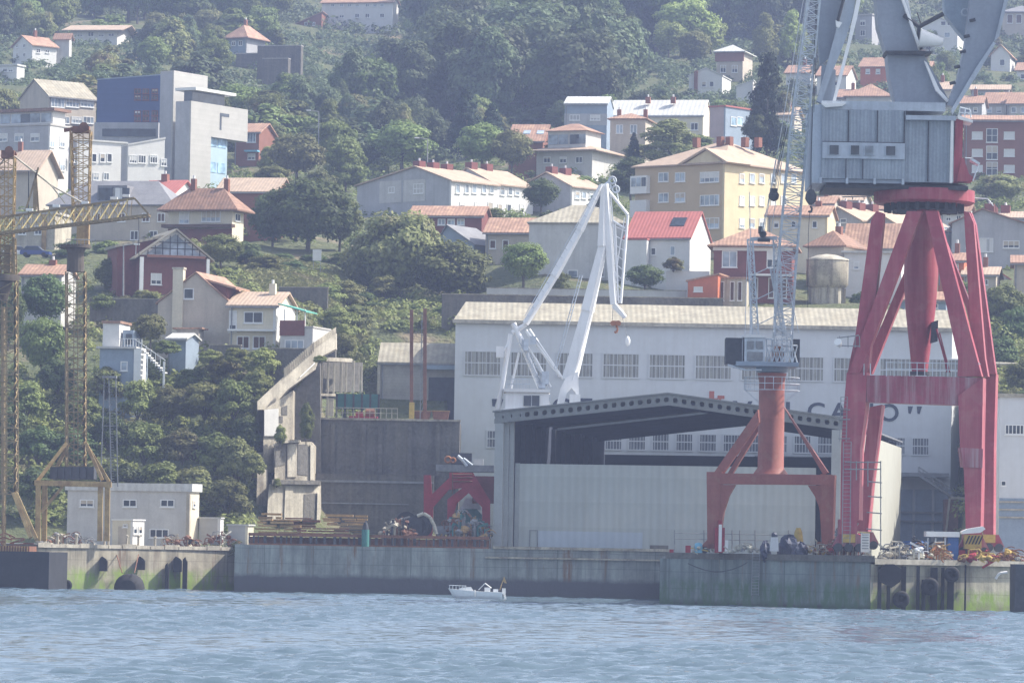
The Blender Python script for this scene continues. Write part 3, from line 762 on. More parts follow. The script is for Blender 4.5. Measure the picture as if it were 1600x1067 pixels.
for (u, vb, Y, w, h, lf) in [(480,500,612,66,40,'leaf_olive'),(530,520,607,70,50,'leaf_scrub'),(560,500,616,60,36,'leaf_olive'),
     (510,470,628,70,38,'leaf_scrub'),(545,470,630,60,40,'leaf_olive'),(620,515,624,50,24,'leaf_mid'),(665,520,624,40,34,'leaf_lite'),(540,560,592,56,50,'leaf_olive')]:
    tree(u, vb-h, vb+6, w, Y, 'bush', lf, 'olive scrub bush on the bank between the beige house and the white hall', 'bushes on the bank left of the white hall', seed=k % 3); k += 1
for (u, vb, Y, w, h, lf) in [(1560,560,612,70,50,'leaf_dark'),(1595,600,602,60,50,'leaf_mid'),(1545,610,600,50,50,'leaf_scrub'),(1575,640,592,60,50,'leaf_scrub'),(1540,660,586,50,50,'leaf_dark'),(1610,650,590,60,60,'leaf_dark')]:
    tree(u, vb-h, vb+6, w, Y, 'bush', lf, 'scrub bush on the bank right of the white hall', 'bushes on the bank right of the white hall', seed=k % 3); k += 1

k = 0
for (u, vb, Y, w, h, lf) in [(300,392,655,50,24,'leaf_scrub'),(345,400,650,60,30,'leaf_mid'),(385,402,650,56,34,'leaf_dark'),(415,415,645,60,22,'leaf_scrub'),(440,412,672,70,26,'leaf_dark'),(490,415,672,70,26,'leaf_dark'),(535,412,672,60,24,'leaf_mid'),
     (225,392,668,50,22,'leaf_dark'),(170,395,665,60,26,'leaf_mid'),(110,395,660,60,24,'leaf_dark'),(345,440,628,60,34,'leaf_scrub'),(330,470,616,50,26,'leaf_mid'),(230,470,612,60,22,'leaf_scrub'),(200,480,606,60,26,'leaf_olive'),(160,478,604,50,26,'leaf_mid'),
     (560,475,640,70,26,'leaf_dark'),(640,490,640,80,24,'leaf_dark'),(700,492,636,60,22,'leaf_mid'),(600,455,646,60,30,'leaf_olive'),(260,545,567,50,22,'leaf_mid'),(330,560,563,50,20,'leaf_scrub'),(370,560,562,50,22,'leaf_lite'),
     (770,335,700,46,16,'leaf_mid'),(860,345,690,60,20,'leaf_dark'),(940,320,735,50,20,'leaf_dark'),(1320,400,690,50,18,'leaf_mid'),(1420,452,660,50,20,'leaf_dark'),(1500,455,660,50,22,'leaf_mid'),(1000,240,800,60,24,'leaf_olive'),(1090,225,830,60,20,'leaf_mid'),(870,228,826,46,18,'leaf_dark')]:
    tree(u, vb-h, vb+6, w, Y, 'bush', lf, 'rounded garden bush among the town houses', 'garden bushes among the town houses', seed=k % 3); k += 1
# --- hillside wood: every tree a thing of its own
rgw = random.Random(21)
def wood(n, u0, u1, Y0, Y1, hmin, hmax, kinds, leaves, label, group, keep=lambda u, Y: True):
    c = 0; tries = 0
    while c < n and tries < n*20:
        tries += 1
        u = rgw.uniform(u0, u1); Y = rgw.uniform(Y0, Y1)
        if not keep(u, Y): continue
        X0 = (u - 800) * Y / F; z = float(gz(X0, Y))
        h = rgw.uniform(hmin, hmax)
        vt = 865 - (z + h - CAMZ)*F/Y + (u-800)*.01746; vb_ = 865 - (z - CAMZ)*F/Y + (u-800)*.01746; hw_ = h*.35*F/Y
        if any(Y < py and u + hw_ > a and u - hw_ < b and vt < d_ and vb_ > c_ for a, b, c_, d_, py in PROTECT): continue
        kd = rgw.choice(kinds); lf = rgw.choice(leaves)
        w = h * {'round': rgw.uniform(.75, 1.05), 'tall': rgw.uniform(.5, .7), 'cone': rgw.uniform(.38, .5), 'bush': rgw.uniform(1.2, 1.8)}[kd]
        plant({'round': 'broadleaf_tree', 'tall': 'leafy_tree', 'cone': 'conifer_tree', 'bush': 'bush'}[kd], kd, lf, X0, Y, z - .6, h, w, label, group, True, rgw.randrange(3))
        c += 1
PROTECT = [(1005,1140,-8,86,1132),(1172,1262,10,96,1096),(688,800,134,235,880),(502,620,0,44,1215),(447,500,16,44,1210),(355,415,36,82,1060),(372,412,84,106,1030),(405,470,72,104,1000),(88,188,36,58,1100),(20,110,52,96,1025),(-20,38,102,120,980),(1076,1140,108,144,1015),(1118,1172,70,126,1050),(1344,1396,88,130,1040),(1322,1400,130,165,965),(1440,1510,28,68,1190),(1548,1586,72,108,1120),(1518,1584,132,152,1020),(1536,1630,142,182,960),(1566,1630,8,52,1230),(1276,1330,100,145,1010),(1336,1378,24,66,1200),(882,1100,148,190,870),(30,380,112,215,815)]
def clear_of(boxes):
    def f(u, Y):
        return not any(a <= u <= b and c <= Y <= d for a, b, c, d in boxes)
    return f
HOUSES_UP = [(-20,130,950,1062),(70,205,1010,1112),(335,432,960,1075),(425,640,1150,1315),(385,500,955,1010),(1060,1190,930,1075)]
wood(120, 410, 1090, 930, 1180, 17, 26, ['tall','tall','round','round','cone'], ['leaf_wood','leaf_wood','leaf_dark'], 'dense dark tree of the hazy wood below the big white mansion', 'trees of the wood in the middle of the hill', clear_of(HOUSES_UP + [(400,520,900,1010)]))
wood(80, 600, 1300, 1180, 1335, 16, 25, ['tall','round','round','cone'], ['leaf_wood','leaf_wood','leaf_mid'], 'hazy tree high up in the wood level with the big white mansion', 'trees of the wood along the top of the hill', clear_of(HOUSES_UP))
wood(62, -20, 430, 1130, 1340, 11, 18, ['round','round','tall'], ['leaf_wood','leaf_mid','leaf_dark'], 'hazy tree high on the hill behind the low modern pavilion', 'trees on the hilltop at the left', clear_of(HOUSES_UP))
wood(70, -10, 430, 855, 1120, 6, 12, ['round','round','bush','tall'], ['leaf_wood','leaf_mid','leaf_olive'], 'garden tree among the scattered houses above the blue building', 'garden trees of the upper left hillside', clear_of(HOUSES_UP))
wood(34, 400, 800, 850, 930, 8, 13, ['round','tall','bush'], ['leaf_mid','leaf_wood','leaf_olive'], 'tree at the lower edge of the hazy hillside wood', 'trees along the lower edge of the wood', clear_of(HOUSES_UP))
wood(44, 1190, 1620, 860, 1200, 6, 11, ['round','bush','tall'], ['leaf_wood','leaf_mid','leaf_olive'], 'garden tree among the houses behind the red crane', 'garden trees behind the red crane', clear_of([(1320,1400,860,960),(1420,1520,880,1000)]))
wood(22, 860, 1180, 905, 960, 6, 11, ['round','bush','tall'], ['leaf_wood','leaf_mid'], 'tree behind the long white terrace on the hillside', 'trees behind the long white terrace')
for (u, vt, vb, w, Y) in [(1070,-5,88,110,1120),(1045,30,95,60,1110),(1110,25,90,60,1125),(1085,45,110,70,1095)]:
    tree(u, vt, vb, w, Y, 'round', 'leaf_lite', 'sunlit yellow-green tree in the bright clump above the domed grey-roofed house', 'sunlit trees in the bright clump on the hill', far=True, seed=1)
for (u, vt, vb, w, Y) in [(1195,20,105,46,1085),(1238,15,100,50,1090)]:
    tree(u, vt, vb, w, Y, 'tall', 'leaf_lite', 'sunlit yellow-green tree left of the lattice boom top', 'sunlit trees beside the lattice boom top', far=True, seed=2)
for (u, vt, vb, w, Y, kd, lb) in [(438, 655, 692, 22, 543, 'bush', 'small green shrub rooted on the upper ledge of the concrete stair block'), (478, 628, 692, 30, 546, 'tall', 'slim young tree growing out of the concrete stair block'), (395, 690, 740, 46, 540, 'bush', 'dark bush hugging the left side of the concrete stair block'),
        (500, 552, 566, 26, 549, 'bush', 'weeds on the top beam of the concrete pillars'), (458, 562, 606, 40, 556, 'bush', 'green bush leaning over the sloping stair parapet'), (408, 600, 650, 44, 553, 'bush', 'bright bush at the lower end of the sloping stair'), (432, 744, 760, 20, 540, 'bush', 'weed tuft on the dark ledge of the concrete stair block')]:
    tree(u, vt, vb, w, Y, kd, 'leaf_scrub' if kd == 'bush' else 'leaf_mid', lb)
# ---------------------------------------------------------------- building kit
def open_frame(w, h, t, d, mull=0, rails=0):
    """window frame in local face coordinates: (x0,x1,z0,z1,d) boxes"""
    b = [(-w/2, -w/2+t, -h/2, h/2), (w/2-t, w/2, -h/2, h/2), (-w/2+t, w/2-t, h/2-t, h/2), (-w/2+t, w/2-t, -h/2, -h/2+t)]
    for k in range(mull):
        x = -w/2 + w*(k+1)/(mull+1); b.append((x-t*.4, x+t*.4, -h/2+t, h/2-t))
    for k in range(rails):
        z = -h/2 + h*(k+1)/(rails+1); b.append((-w/2+t, w/2-t, z-t*.35, z+t*.35))
    return b
BL = random.Random(77)
class House:
    def __init__(s, name, label, uL, uC, uR, vb, ve, Y, yaw, wall, D=None, side=None, cat='house', group=None, sink=5.0):
        th = R(yaw); s.th = th; s.Y = Y
        M3 = Matrix.Rotation(th, 3, 'Z'); s.M3 = M3
        C = at(uC, vb, Y); s.C = C
        s.corner = 1 if yaw <= 0 else 0      # nearest vertical edge: right one, or left one
        s.nf = M3 @ Vector((0, -1, 0))
        s.ns = M3 @ Vector((1 if yaw <= 0 else -1, 0, 0))
        def onplane(u, v, n, P0):
            d = ray(u, v); o = Vector((0, 0, CAMZ))
            return o + d * ((P0 - o).dot(n) / d.dot(n))
        s.onplane = onplane
        far_f = onplane(uL if yaw <= 0 else uR, vb, s.nf, C)
        s.W = (far_f - C).to_2d().length
        if D is None:
            far_s = onplane(uR if yaw <= 0 else uL, vb, s.ns, C)
            D = (far_s - C).to_2d().length
        s.D = D
        s.O = C - M3 @ Vector((s.W if yaw <= 0 else 0, 0, 0))
        s.H = onplane(uC, ve, s.nf, C).z - C.z
        s.root = thing(name, label, cat, s.O, th, group)
        if cat == 'wall': s.root['kind'] = 'thing'
        s.wallm = wall; s.roof = None
        if side is None:
            MB().box(0, s.W, 0, s.D, -sink, s.H).build('wall', wall, s.root, local=True)
        else:
            e = .35
            if yaw <= 0:
                MB().box(0, s.W-e, 0, s.D, -sink, s.H).build('wall', wall, s.root, local=True)
                MB().box(s.W-e, s.W, -.004, s.D, -sink, s.H).build('side_wall', side, s.root, local=True)
            else:
                MB().box(e, s.W, 0, s.D, -sink, s.H).build('wall', wall, s.root, local=True)
                MB().box(0, e, -.004, s.D, -sink, s.H).build('side_wall', side, s.root, local=True)
    def loc(s, face, u, v):
        if face == 'f': P = s.onplane(u, v, s.nf, s.C)
        else: P = s.onplane(u, v, s.ns, s.C)
        return s.M3.transposed() @ (P - s.O)
    def win(s, face, us, vs, wpx, hpx, style='dark', mull=1, rails=0, frame='whiteframe', name='window'):
        for u in us:
            for v in vs:
                p = s.loc(face, u, v); q = s.loc(face, u + wpx/2, v); r = s.loc(face, u - wpx/2, v)
                w = (q - r).length; h = px(hpx, s.Y)
                s.win_at(face, p, w, h, style, mull, rails, frame, name)
    def win_at(s, face, p, w, h, style='dark', mull=1, rails=0, frame='whiteframe', name='window'):
        t = min(.12, w*.14)
        def put(mb, x0, x1, z0, z1, d0, d1):
            if face == 'f': mb.box(p.x+x0, p.x+x1, -d1, -d0, p.z+z0, p.z+z1)
            elif s.corner: mb.box(s.W+d0, s.W+d1, p.y+x0, p.y+x1, p.z+z0, p.z+z1)
            else: mb.box(-d1, -d0, p.y+x0, p.y+x1, p.z+z0, p.z+z1)
        m = MB()
        for (x0, x1, z0, z1) in open_frame(w, h, t, 0, mull, rails): put(m, x0, x1, z0, z1, .0, .09)
        put(m, -w/2-.08, w/2+.08, -h/2-.10, -h/2, .0, .16)
        fo = m.build(name, G[frame], s.root, local=True)
        m = MB(); put(m, -w/2+t, w/2-t, -h/2+t, h/2-t, .0, .03)
        m.build('pane', G[{'dark': 'glass', 'shut': 'shutter', 'pale': 'glass_pale', 'blue': 'glass_blue', 'wood': 'woodbrown'}[style]], fo, local=True)
        if style in ('dark', 'pale') and BL.random() < .5:
            k = BL.uniform(.25, .75); m = MB(); put(m, -w/2+t, w/2-t, h/2-t-(h-2*t)*k, h/2-t, .032, .055)
            m.build('blind', G[BL.choice(['shutter', 'shutter', 'beige'])], fo, local=True)
    def slab(s, x0, x1, y0, y1, z0, z1, m, name, par=None):
        return MB().box(x0, x1, y0, y1, z0, z1).build(name, G[m], par or s.root, local=True)
    def gable(s, axis, rise, m, oh=.5, gm=None, th=.22, ridge=.5):
        """axis X: ridge along the front; axis Y: ridge along the depth"""
        W, D, H = s.W, s.D, s.H; z = H; h = px(rise, s.Y)
        r = MB()
        if axis == 'X':
            ym = D*ridge
            for (ya, yb) in ((0, ym), (D, ym)):
                k = h / abs(yb-ya); yo = ya - oh*math.copysign(1, yb-ya); zo = z - k*oh
                r.prism([(-oh, yo, zo+.02), (-oh, yb, z+h+.02), (-oh, yb, z+h+.02+th), (-oh, yo, zo+.02+th)], (W+2*oh, 0, 0))
            g = MB()
            for x0, x1 in ((0, .3), (W-.3, W)): g.prism([(x0, 0.0, z), (x0, D, z), (x0, ym, z+h-.01)], (x1-x0, 0, 0))
        else:
            xm = W*ridge
            for (xa, xb) in ((0, xm), (W, xm)):
                k = h / abs(xb-xa); xo = xa - oh*math.copysign(1, xb-xa); zo = z - k*oh
                r.prism([(xo, -oh, zo+.02), (xb, -oh, z+h+.02), (xb, -oh, z+h+.02+th), (xo, -oh, zo+.02+th)], (0, D+2*oh, 0))
            g = MB()
            for y0, y1 in ((0, .3), (D-.3, D)): g.prism([(0, y0, z), (W, y0, z), (xm, y0, z+h-.01)], (0, y1-y0, 0))
        for q in range(2):
            gg = MB(); gg.V = g.V[q*6:q*6+6]; gg.F = g.F[:5]; gg.S = g.S[:5]; gg.build('gable', gm or s.wallm, s.root, local=True)
        s.roof = r.build('roof', G[m + axis] if (m + axis) in G else G[m], s.root, local=True)
        s.rise = h; s.axis = axis
        if axis == 'X' and s.Y < 1000: s.gutter(oh)
        return s.roof
    def gutter(s, oh):
        MB().box(-oh, s.W+oh, -oh-.16, -oh-.02, s.H-.28, s.H-.12).build('gutter', G['midsteel'], s.root, local=True)
        MB().box(s.W*.03, s.W*.03+.14, -.16, -.02, -2, s.H-.3).build('downpipe', G['midsteel'], s.root, local=True)
    def hip(s, rise, m, oh=.5, inset=None, th=.2):
        W, D, H = s.W, s.D, s.H; h = px(rise, s.Y); i = inset if inset is not None else min(W, D)/2
        i = min(i, W/2 - .01)
        j = min(D/2 - .01, i if inset is None else D/2 - .01)
        vs = [(-oh,-oh,H), (W+oh,-oh,H), (W+oh,D+oh,H), (-oh,D+oh,H), (i, j, H+h), (W-i, j, H+h), (W-i, D-j, H+h), (i, D-j, H+h)]
        vs += [(x, y, z - th) for x, y, z in vs[:4]]
        vs = [(x, y, z + .21) for x, y, z in vs]
        r = MB().add(vs, [(0,1,5,4), (1,2,6,5), (2,3,7,6), (3,0,4,7), (4,5,6,7), (11,10,9,8), (0,8,9,1), (1,9,10,2), (2,10,11,3), (3,11,8,0)])
        s.roof = r.build('roof', G[m + 'X'] if (m + 'X') in G else G[m], s.root, local=True); s.rise = h
        return s.roof
    def flat(s, m='flat', oh=.25, th=.35, parapet=0.0):
        r = MB().box(-oh, s.W+oh, -oh, s.D+oh, s.H+.004, s.H+th)
        if parapet:
            a, b = s.H+th, s.H+th+parapet
            r.box(-oh, s.W+oh, -oh, -oh+.25, a, b).box(-oh, s.W+oh, s.D+oh-.25, s.D+oh, a, b).box(-oh, -oh+.25, -oh+.25, s.D+oh-.25, a, b).box(s.W+oh-.25, s.W+oh, -oh+.25, s.D+oh-.25, a, b)
        s.roof = r.build('roof', G[m], s.root, local=True); s.rise = th
        return s.roof
    def shedroof(s, z_left, z_right, m, oh=.4, th=.2):
        H = s.H; k = (z_right - z_left) / s.W
        s.roof = MB().prism([(-oh, -oh, H+.02+z_left-k*oh), (s.W+oh, -oh, H+.02+z_right+k*oh), (s.W+oh, -oh, H+.02+z_right+k*oh+th), (-oh, -oh, H+.02+z_left-k*oh+th)], (0, s.D+2*oh, 0)).build('roof', G[m], s.root, local=True)
        MB().prism([(0, 0, H), (s.W, 0, H), (s.W, 0, H+.01+max(z_right, .02)), (0, 0, H+.01+max(z_left, .02))], (0, s.D, 0)).build('gable', s.wallm, s.root, local=True)
        return s.roof
    def chimney(s, fx, fy, w=.7, h=1.6, m='brick', cap=True, base=None):
        z = (s.H + (s.rise if base is None else base)) - .6
        x, y = fx*s.W, fy*s.D
        mb = MB().box(x-w/2, x+w/2, y-w/2, y+w/2, z, z+.6+h)
        c = mb.build('chimney', G[m], s.roof, local=True)
        if cap: MB().tube((x, y, z+.6+h), (x, y, z+.6+h+.5), .17, n=7).build('chimney_pot', G['whiteframe'], s.root, local=True)
        return c

# ---------------------------------------------------------------- hillside, upper left
h = House('white_house', 'small white house with a salmon tile roof high on the left hillside', 20, 50, 88, 98, 70, 1025, 42, G['white'])
h.gable('X', 15, 'tile'); h.win('f', [60, 74], [80], 6, 7); h.win('l', [27, 38], [72, 86], 4, 6); h.chimney(.5, .5)
h = House('house_annex', 'low salmon-roofed annex joined to the small white hillside house', 86, 108, 112, 76, 60, 1031, -12, G['offwhite']); h.gable('X', 7, 'tile')
h = House('pavilion', 'low modern pavilion with a wide pale sloping roof on the left hilltop', 110, 183, 188, 60, 47, 1100, -10, G['white'], D=14)
h.gable('X', 11, 'tilepale', oh=1.8); h.win('f', [125, 142, 158, 174], [54], 9, 7, 'dark', 1)
h = House('white_house', 'white flat-roofed house at the left edge below the salmon-roofed house', -20, 26, 38, 125, 103, 980, -25, G['white']); h.flat('sheetX'); h.win('f', [8, 17], [110], 7, 6)
h = House('hill_house', 'grey house with an orange hipped roof standing alone above the wood', 355, 385, 414, 84, 60, 1060, -30, G['bluegrey'], side=G['grey']); h.hip(22, 'tile', oh=.9); h.chimney(.45, .5); h.win('f', [365, 376], [68], 6, 8)
h = House('terrace_wall', 'tall grey retaining wall under the lone orange-roofed hill house', 368, 412, 420, 112, 84, 1030, -20, G['concrete_dark'], D=3, cat='wall'); h.flat('flat', .1, .2)  # dark wall colour carries both the stone and its shade
h = House('mansion', 'big white three-storey house at the top of the picture', 502, 613, 622, 50, 4, 1215, -14, G['white'])
h.gable('X', 7, 'tile'); h.win('f', [520, 534, 546, 558, 574, 586, 597], [9], 6, 5, 'pale'); h.win('f', [534, 558, 574, 597], [25], 7, 7); h.win('f', [534, 558, 586], [40], 6, 6)
h = House('house_annex', 'lean-to wing with a steep reddish roof left of the big white mansion', 447, 502, 505, 58, 46, 1210, -6, G['brick'], D=10); h.shedroof(.2, px(26, 1210), 'tileX'); h.win('f', [478, 490], [38], 5, 6)
for i, (u0, u1, va, vb, Y) in enumerate([(402, 470, 72, 92, 1000), (410, 450, 92, 112, 985)]):
    h = House('terrace_wall', ['long grey terrace wall on the slope left of the wood', 'shorter grey terrace wall below the long terrace wall'][i], u0, u1, u1+4, vb, va, Y, -12, G['concrete_dark'], D=2, cat='wall'); h.flat('flat', .05, .15)  # stone and shade together in one dark colour
# ---------------------------------------------------------------- modern quarter, left
h = House('gabled_building', 'grey gabled building with a pale corrugated roof left of the blue building', 30, 75, 149, 215, 150, 830, 38, G['beige'])
h.gable('X', 28, 'fibre', oh=.3); h.win('f', [90, 113, 136], [161], 21, 14, 'pale', 3); h.win('f', [100, 120, 138], [188], 17, 11, 'pale', 2)
h = House('blue_building', 'dark blue panel clad modern building between the gabled building and the concrete tower', 150, 250, 262, 225, 126, 815, -8, G['blue'], D=18, cat='building')
h.shedroof(0, .9, 'bluegrey', .1); h.win('f', [215, 228, 242], [143, 153], 10, 8, 'dark', 1, frame='maroon'); h.win('f', [215, 228, 242], [177, 186], 10, 8, 'dark', 1, frame='maroon')
h.slab(0, h.W, -1.6, -.01, -5, px(32, 815), 'grey', 'podium'); h.slab(1.5, h.W-.5, -1.75, -1.61, px(10, 815), px(22, 815), 'glass', 'ribbon_window')
h = House('tower_building', 'modern pale concrete tower with an L-shaped window and blue glazing', 247, 268, 321, 295, 113, 800, -32, G['grey'], side=G['lightgrey'], cat='building'); h.flat('flat', .02, .25)  # cooler grey front and warmer side carry shade and sun in their colours
T0 = h
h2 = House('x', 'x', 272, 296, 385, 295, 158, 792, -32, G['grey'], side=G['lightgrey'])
# the second block becomes part of the tower: main block with a cantilevered upper storey over blue glazing
for o in list(h2.root.children): bpy.data.objects.remove(o)
L = h2
zc = L.loc('r', 330, 214).z; yc = L.loc('r', 330, 214).y; yb = L.loc('r', 362, 214).y
def into(hsrc, mb, name, m, par=None):
    mm = FR[hsrc.root.name]
    mb.V = [tuple(mm @ Vector(v)) for v in mb.V]
    return mb.build(name, m, par or T0.root)
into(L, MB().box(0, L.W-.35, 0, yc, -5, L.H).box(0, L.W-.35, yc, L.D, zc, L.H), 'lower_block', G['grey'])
into(L, MB().box(L.W-.35, L.W, -.004, yc, -5, L.H).box(L.W-.35, L.W, yc, L.D, zc, L.H), 'lit_side_face', G['lightgrey'])  # right face in the warmer grey that stands in for sunlight
into(L, MB().box(0, L.W-.9, yc, yb, -5, zc-.01), 'glazed_bay', G['palblue'])
gl = MB()
for (v0, v1) in ((216, 230), (254, 270)):
    z1 = L.loc('r', 345, v0).z; z0 = L.loc('r', 345, v1).z
    for a in (.08, .54): into(L, MB().box(L.W-.9, L.W-.82, yc+(yb-yc)*a, yc+(yb-yc)*(a+.38), z0, z1), 'bay_window', G['glass_blue'])
p = L.loc('r', 346, 180); a = MB(); q = px(1, 792)
a.box(L.W, L.W+.05, p.y-2.2*q/math.sin(R(32)), p.y+.5*q, p.z-24*q, p.z+3*q).box(L.W, L.W+.05, p.y+.5*q, p.y+11*q/math.sin(R(32)), p.z-2*q, p.z+3*q)
into(L, a, 'corner_window', G['glass'])
into(L, MB().box(1.0, L.W-.5, 1.0, L.D*.62, L.H+.01, L.H+1.9), 'roof_pavilion', G['glass'])
into(L, MB().box(-.4, L.W+.8, .2, L.D*.72, L.H+1.91, L.H+2.4), 'canopy', G['whiteframe'])
bpy.data.objects.remove(L.root)
h = House('apartment_house', 'grey flat-roofed apartment house with a lit white side at the left edge', -40, 76, 106, 310, 196, 770, -30, G['grey'], side=G['white'], cat='building')  # front coloured grey for shade, side coloured white for sunlight
h.flat('flat', .15, .3); h.win('r', [81, 97], [222, 259], 8, 17, 'pale', 1); h.win('f', [5, 30, 55], [215, 250], 14, 13, 'pale', 1)
pe = MB().box(0, h.W-.2, 1.0, h.D-1, h.H+.31, h.H+2.5).build('penthouse', G['white'], h.root, local=True)
h.slab(-.6, h.W+.6, .2, h.D-.3, h.H+2.51, h.H+3.0, 'tiledarkX', 'penthouse_roof')
for x in (.35, .5, .62, .75, .9):
    MB().box(h.W*x-1.0, h.W*x+1.0, .9, .99, h.H+.7, h.H+2.2).build('penthouse_window', G['glass_pale'] if x != .62 else G['glass'], h.root, local=True)
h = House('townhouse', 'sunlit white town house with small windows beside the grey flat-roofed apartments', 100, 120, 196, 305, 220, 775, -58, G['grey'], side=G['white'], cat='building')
h.flat('sheetX', .2, .3); h.win('r', [113, 147, 160, 171], [247], 8, 14, 'dark', 0); h.win('r', [150, 166], [276], 9, 12, 'pale', 1)
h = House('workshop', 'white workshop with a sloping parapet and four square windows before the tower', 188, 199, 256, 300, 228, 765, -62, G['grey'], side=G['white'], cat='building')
h.win('r', [208, 222, 240], [249], 12, 13, 'dark', 2); h.win('r', [256], [254], 9, 12)
h.roof = MB().prism([(-.1, -.1, h.H+.02), (-.1, h.D+.1, h.H+.02+1.5), (-.1, h.D+.1, h.H+1.8), (-.1, -.1, h.H+.3)], (h.W+.2, 0, 0)).build('roof', G['sheetX'], h.root, local=True)
MB().prism([(.004, 0, h.H), (.004, h.D, h.H), (.004, h.D, h.H+1.5)], (h.W-.008, 0, 0)).build('parapet', G['white'], h.root, local=True)
h = House('gable_house', 'small house with a bright orange tiled gable roof at the left edge', -30, 54, 66, 320, 266, 740, -14, G['beige'], D=11); h.gable('X', 34, 'tilepale', oh=.8); h.chimney(.5, .5)
h = House('long_house', 'long beige house with a grey slate mansard and dark dormer glazing', 75, 268, 288, 388, 322, 690, -14, G['beige'], D=11, cat='house')
h.hip(42, 'slate', oh=.4, inset=4.2); h.win('f', [118, 152, 190, 228, 252], [340], 12, 14, 'wood', 1); h.win('f', [100, 210, 240], [368], 13, 15, 'dark', 1)
dm = MB()
for (a, b) in ((.38, .62),): dm.box(h.W*a, h.W*b, .7, 4.6, h.H+.3, h.H+3.2)
d = dm.build('dormer', G['slateX'], h.root, local=True)
for k in range(4): MB().box(h.W*(.39+.058*k), h.W*(.39+.058*k)+1.5, .6, .69, h.H+.8, h.H+2.8).build('dormer_window', G['glass'] if k != 2 else G['whiteframe'], d, local=True)
h = House('low_house', 'low house with a dark red roof edge in front of the concrete tower', 218, 270, 292, 330, 302, 715, -20, G['white'], D=9); h.gable('X', 22, 'tilered', oh=.5); h.chimney(.4, .5, 1.0, 1.2)
h = House('balcony_house', 'yellow and brown house with a hipped tile roof and glazed balcony', 262, 362, 380, 376, 330, 665, -18, G['cream'], cat='house')
h.hip(36, 'tiledark', oh=1.3); h.win('f', [288], [340], 16, 20, 'pale', 1); h.win('f', [330], [337], 30, 20, 'pale', 3); h.win('r', [371], [340], 8, 12)
h.slab(-.5, h.W+.5, -1.4, -.01, px(20, 665), px(25, 665), 'woodbrown', 'balcony'); h.slab(.004, h.W+.03, -.03, -.005, -4, px(19, 665), 'maroon', 'plinth')
h.chimney(.3, .5); h.chimney(.8, .6)
h = House('maroon_house', 'dark red-brown house with a ribbed tile roof left of the big dark tree', 338, 430, 446, 345, 300, 700, -12, G['brick'], D=10); h.gable('X', 24, 'tilepale', oh=.4); h.win('f', [352], [325], 10, 16, 'dark', 0)
h = House('glazed_gable_house', 'red-brown gable house with a fully glazed triangular front', 192, 218, 322, 462, 398, 620, 16, G['maroon'], D=13, cat='house')
h.gable('Y', 40, 'fibre', oh=.9, gm=G['whiteframe'], ridge=.52)
A = [h.loc('f', *p) for p in ((190, 383), (262, 368), (250, 395), (222, 414), (222, 462), (190, 462))]
MB().prism([(p.x, 3.0, p.z) for p in A], (0, 7, 0)).build('wing', G['maroon'], h.root, local=True)
A = [h.loc('f', *p) for p in ((186, 381), (264, 365), (264, 369), (186, 385))]
MB().prism([(p.x, 2.4, p.z) for p in A], (0, 8, 0)).build('wing_roof', G['fibreX'], h.root, local=True)
gz_ = MB(); W = h.W; H = h.H
for k in range(1, 9): x = W*k/9; gz_.box(x-.05, x+.05, -.10, -.02, H+.1, H + h.rise*(1 - abs(x/W-.52)/.52)*.9)
for zf in (.28, .52): gz_.box(W*.52*zf, W-W*.48*zf, -.11, -.02, H+h.rise*zf-.06, H+h.rise*zf+.06)
gz_.build('glazing_bars', G['darksteel'], h.root, local=True)
MB().prism([(W*.08, -.02, H+.12), (W*.92, -.02, H+.12), (W*.52, -.02, H+h.rise*.86)], (0, .015, 0)).build('gable_glass', G['glass_pale'], h.root, local=True)
h.win('f', [244], [436], 17, 18, 'dark', 1); h.slab(W*.08, W*.95, -1.2, -.02, H-.35, H, 'brick', 'balcony'); h.slab(-.25, .25, -1.2, -.8, -4, H-.35, 'whiteframe', 'porch_post'); h.slab(W-.25, W+.15, -1.2, -.8, -4, H-.35, 'whiteframe', 'porch_post'); h.win('l', [200, 210], [390], 6, 14, 'dark', 0)
h = House('beige_house', 'big beige gable house with an orange roof and red-tiled slope above the thicket', 245, 358, 372, 560, 474, 578, -14, G['beige'], D=12, cat='house')
h.gable('Y', 47, 'tile', oh=.25, gm=G['beige'], ridge=.52); h.win('f', [295], [459], 16, 17, 'dark', 0)
a0 = h.loc('f', 270, 500).x; a1 = h.loc('f', 286, 500).x; zt = h.loc('f', 278, 421).z
h.slab(a0, a1, -.35, .6, -3, zt, 'cream', 'chimney_shaft'); h.slab(a0-.1, a1+.1, -.45, .7, zt+.004, zt+.25, 'concrete_pale', 'chimney_cap')
A = [h.loc('f', *p) for p in ((304, 433), (352, 449), (356, 474), (340, 474))]
MB().prism([(p.x, .45, p.z) for p in A], (0, 5.5, 0)).build('dormer', G['maroon'], h.root, local=True)
A = [h.loc('f', *p) for p in ((301, 430), (368, 449), (368, 452), (301, 433.5))]
MB().prism([(p.x, .1, p.z) for p in A], (0, 6.2, 0)).build('dormer_roof', G['tileY'], h.root, local=True)
h = House('cream_house', 'cream house with dark windows and a low orange roof beside the beige gable house', 358, 430, 441, 556, 478, 575, -10, G['cream'], side=G['white'], D=11, cat='house')  # white end wall stands in for sunlight on the cream render
h.gable('X', 23, 'tilepale', oh=.5); h.win('f', [364], [502], 12, 34, 'dark', 0); h.win('f', [396], [496], 30, 18, 'dark', 1); h.win('f', [380, 405], [535], 20, 20, 'wood', 1)
h.slab(-.1, h.W, -.9, -.01, px(38, 575), px(41, 575), 'whiteframe', 'balcony'); h.chimney(.75, .4, .8, 1.2, 'cream')
h = House('awning_hut', 'little hut with an orange and white tiled awning under the beige gable house', 276, 310, 314, 545, 515, 574, -8, G['stone'], D=3, cat='hut'); h.shedroof(.0, .05, 'tileX', .5)
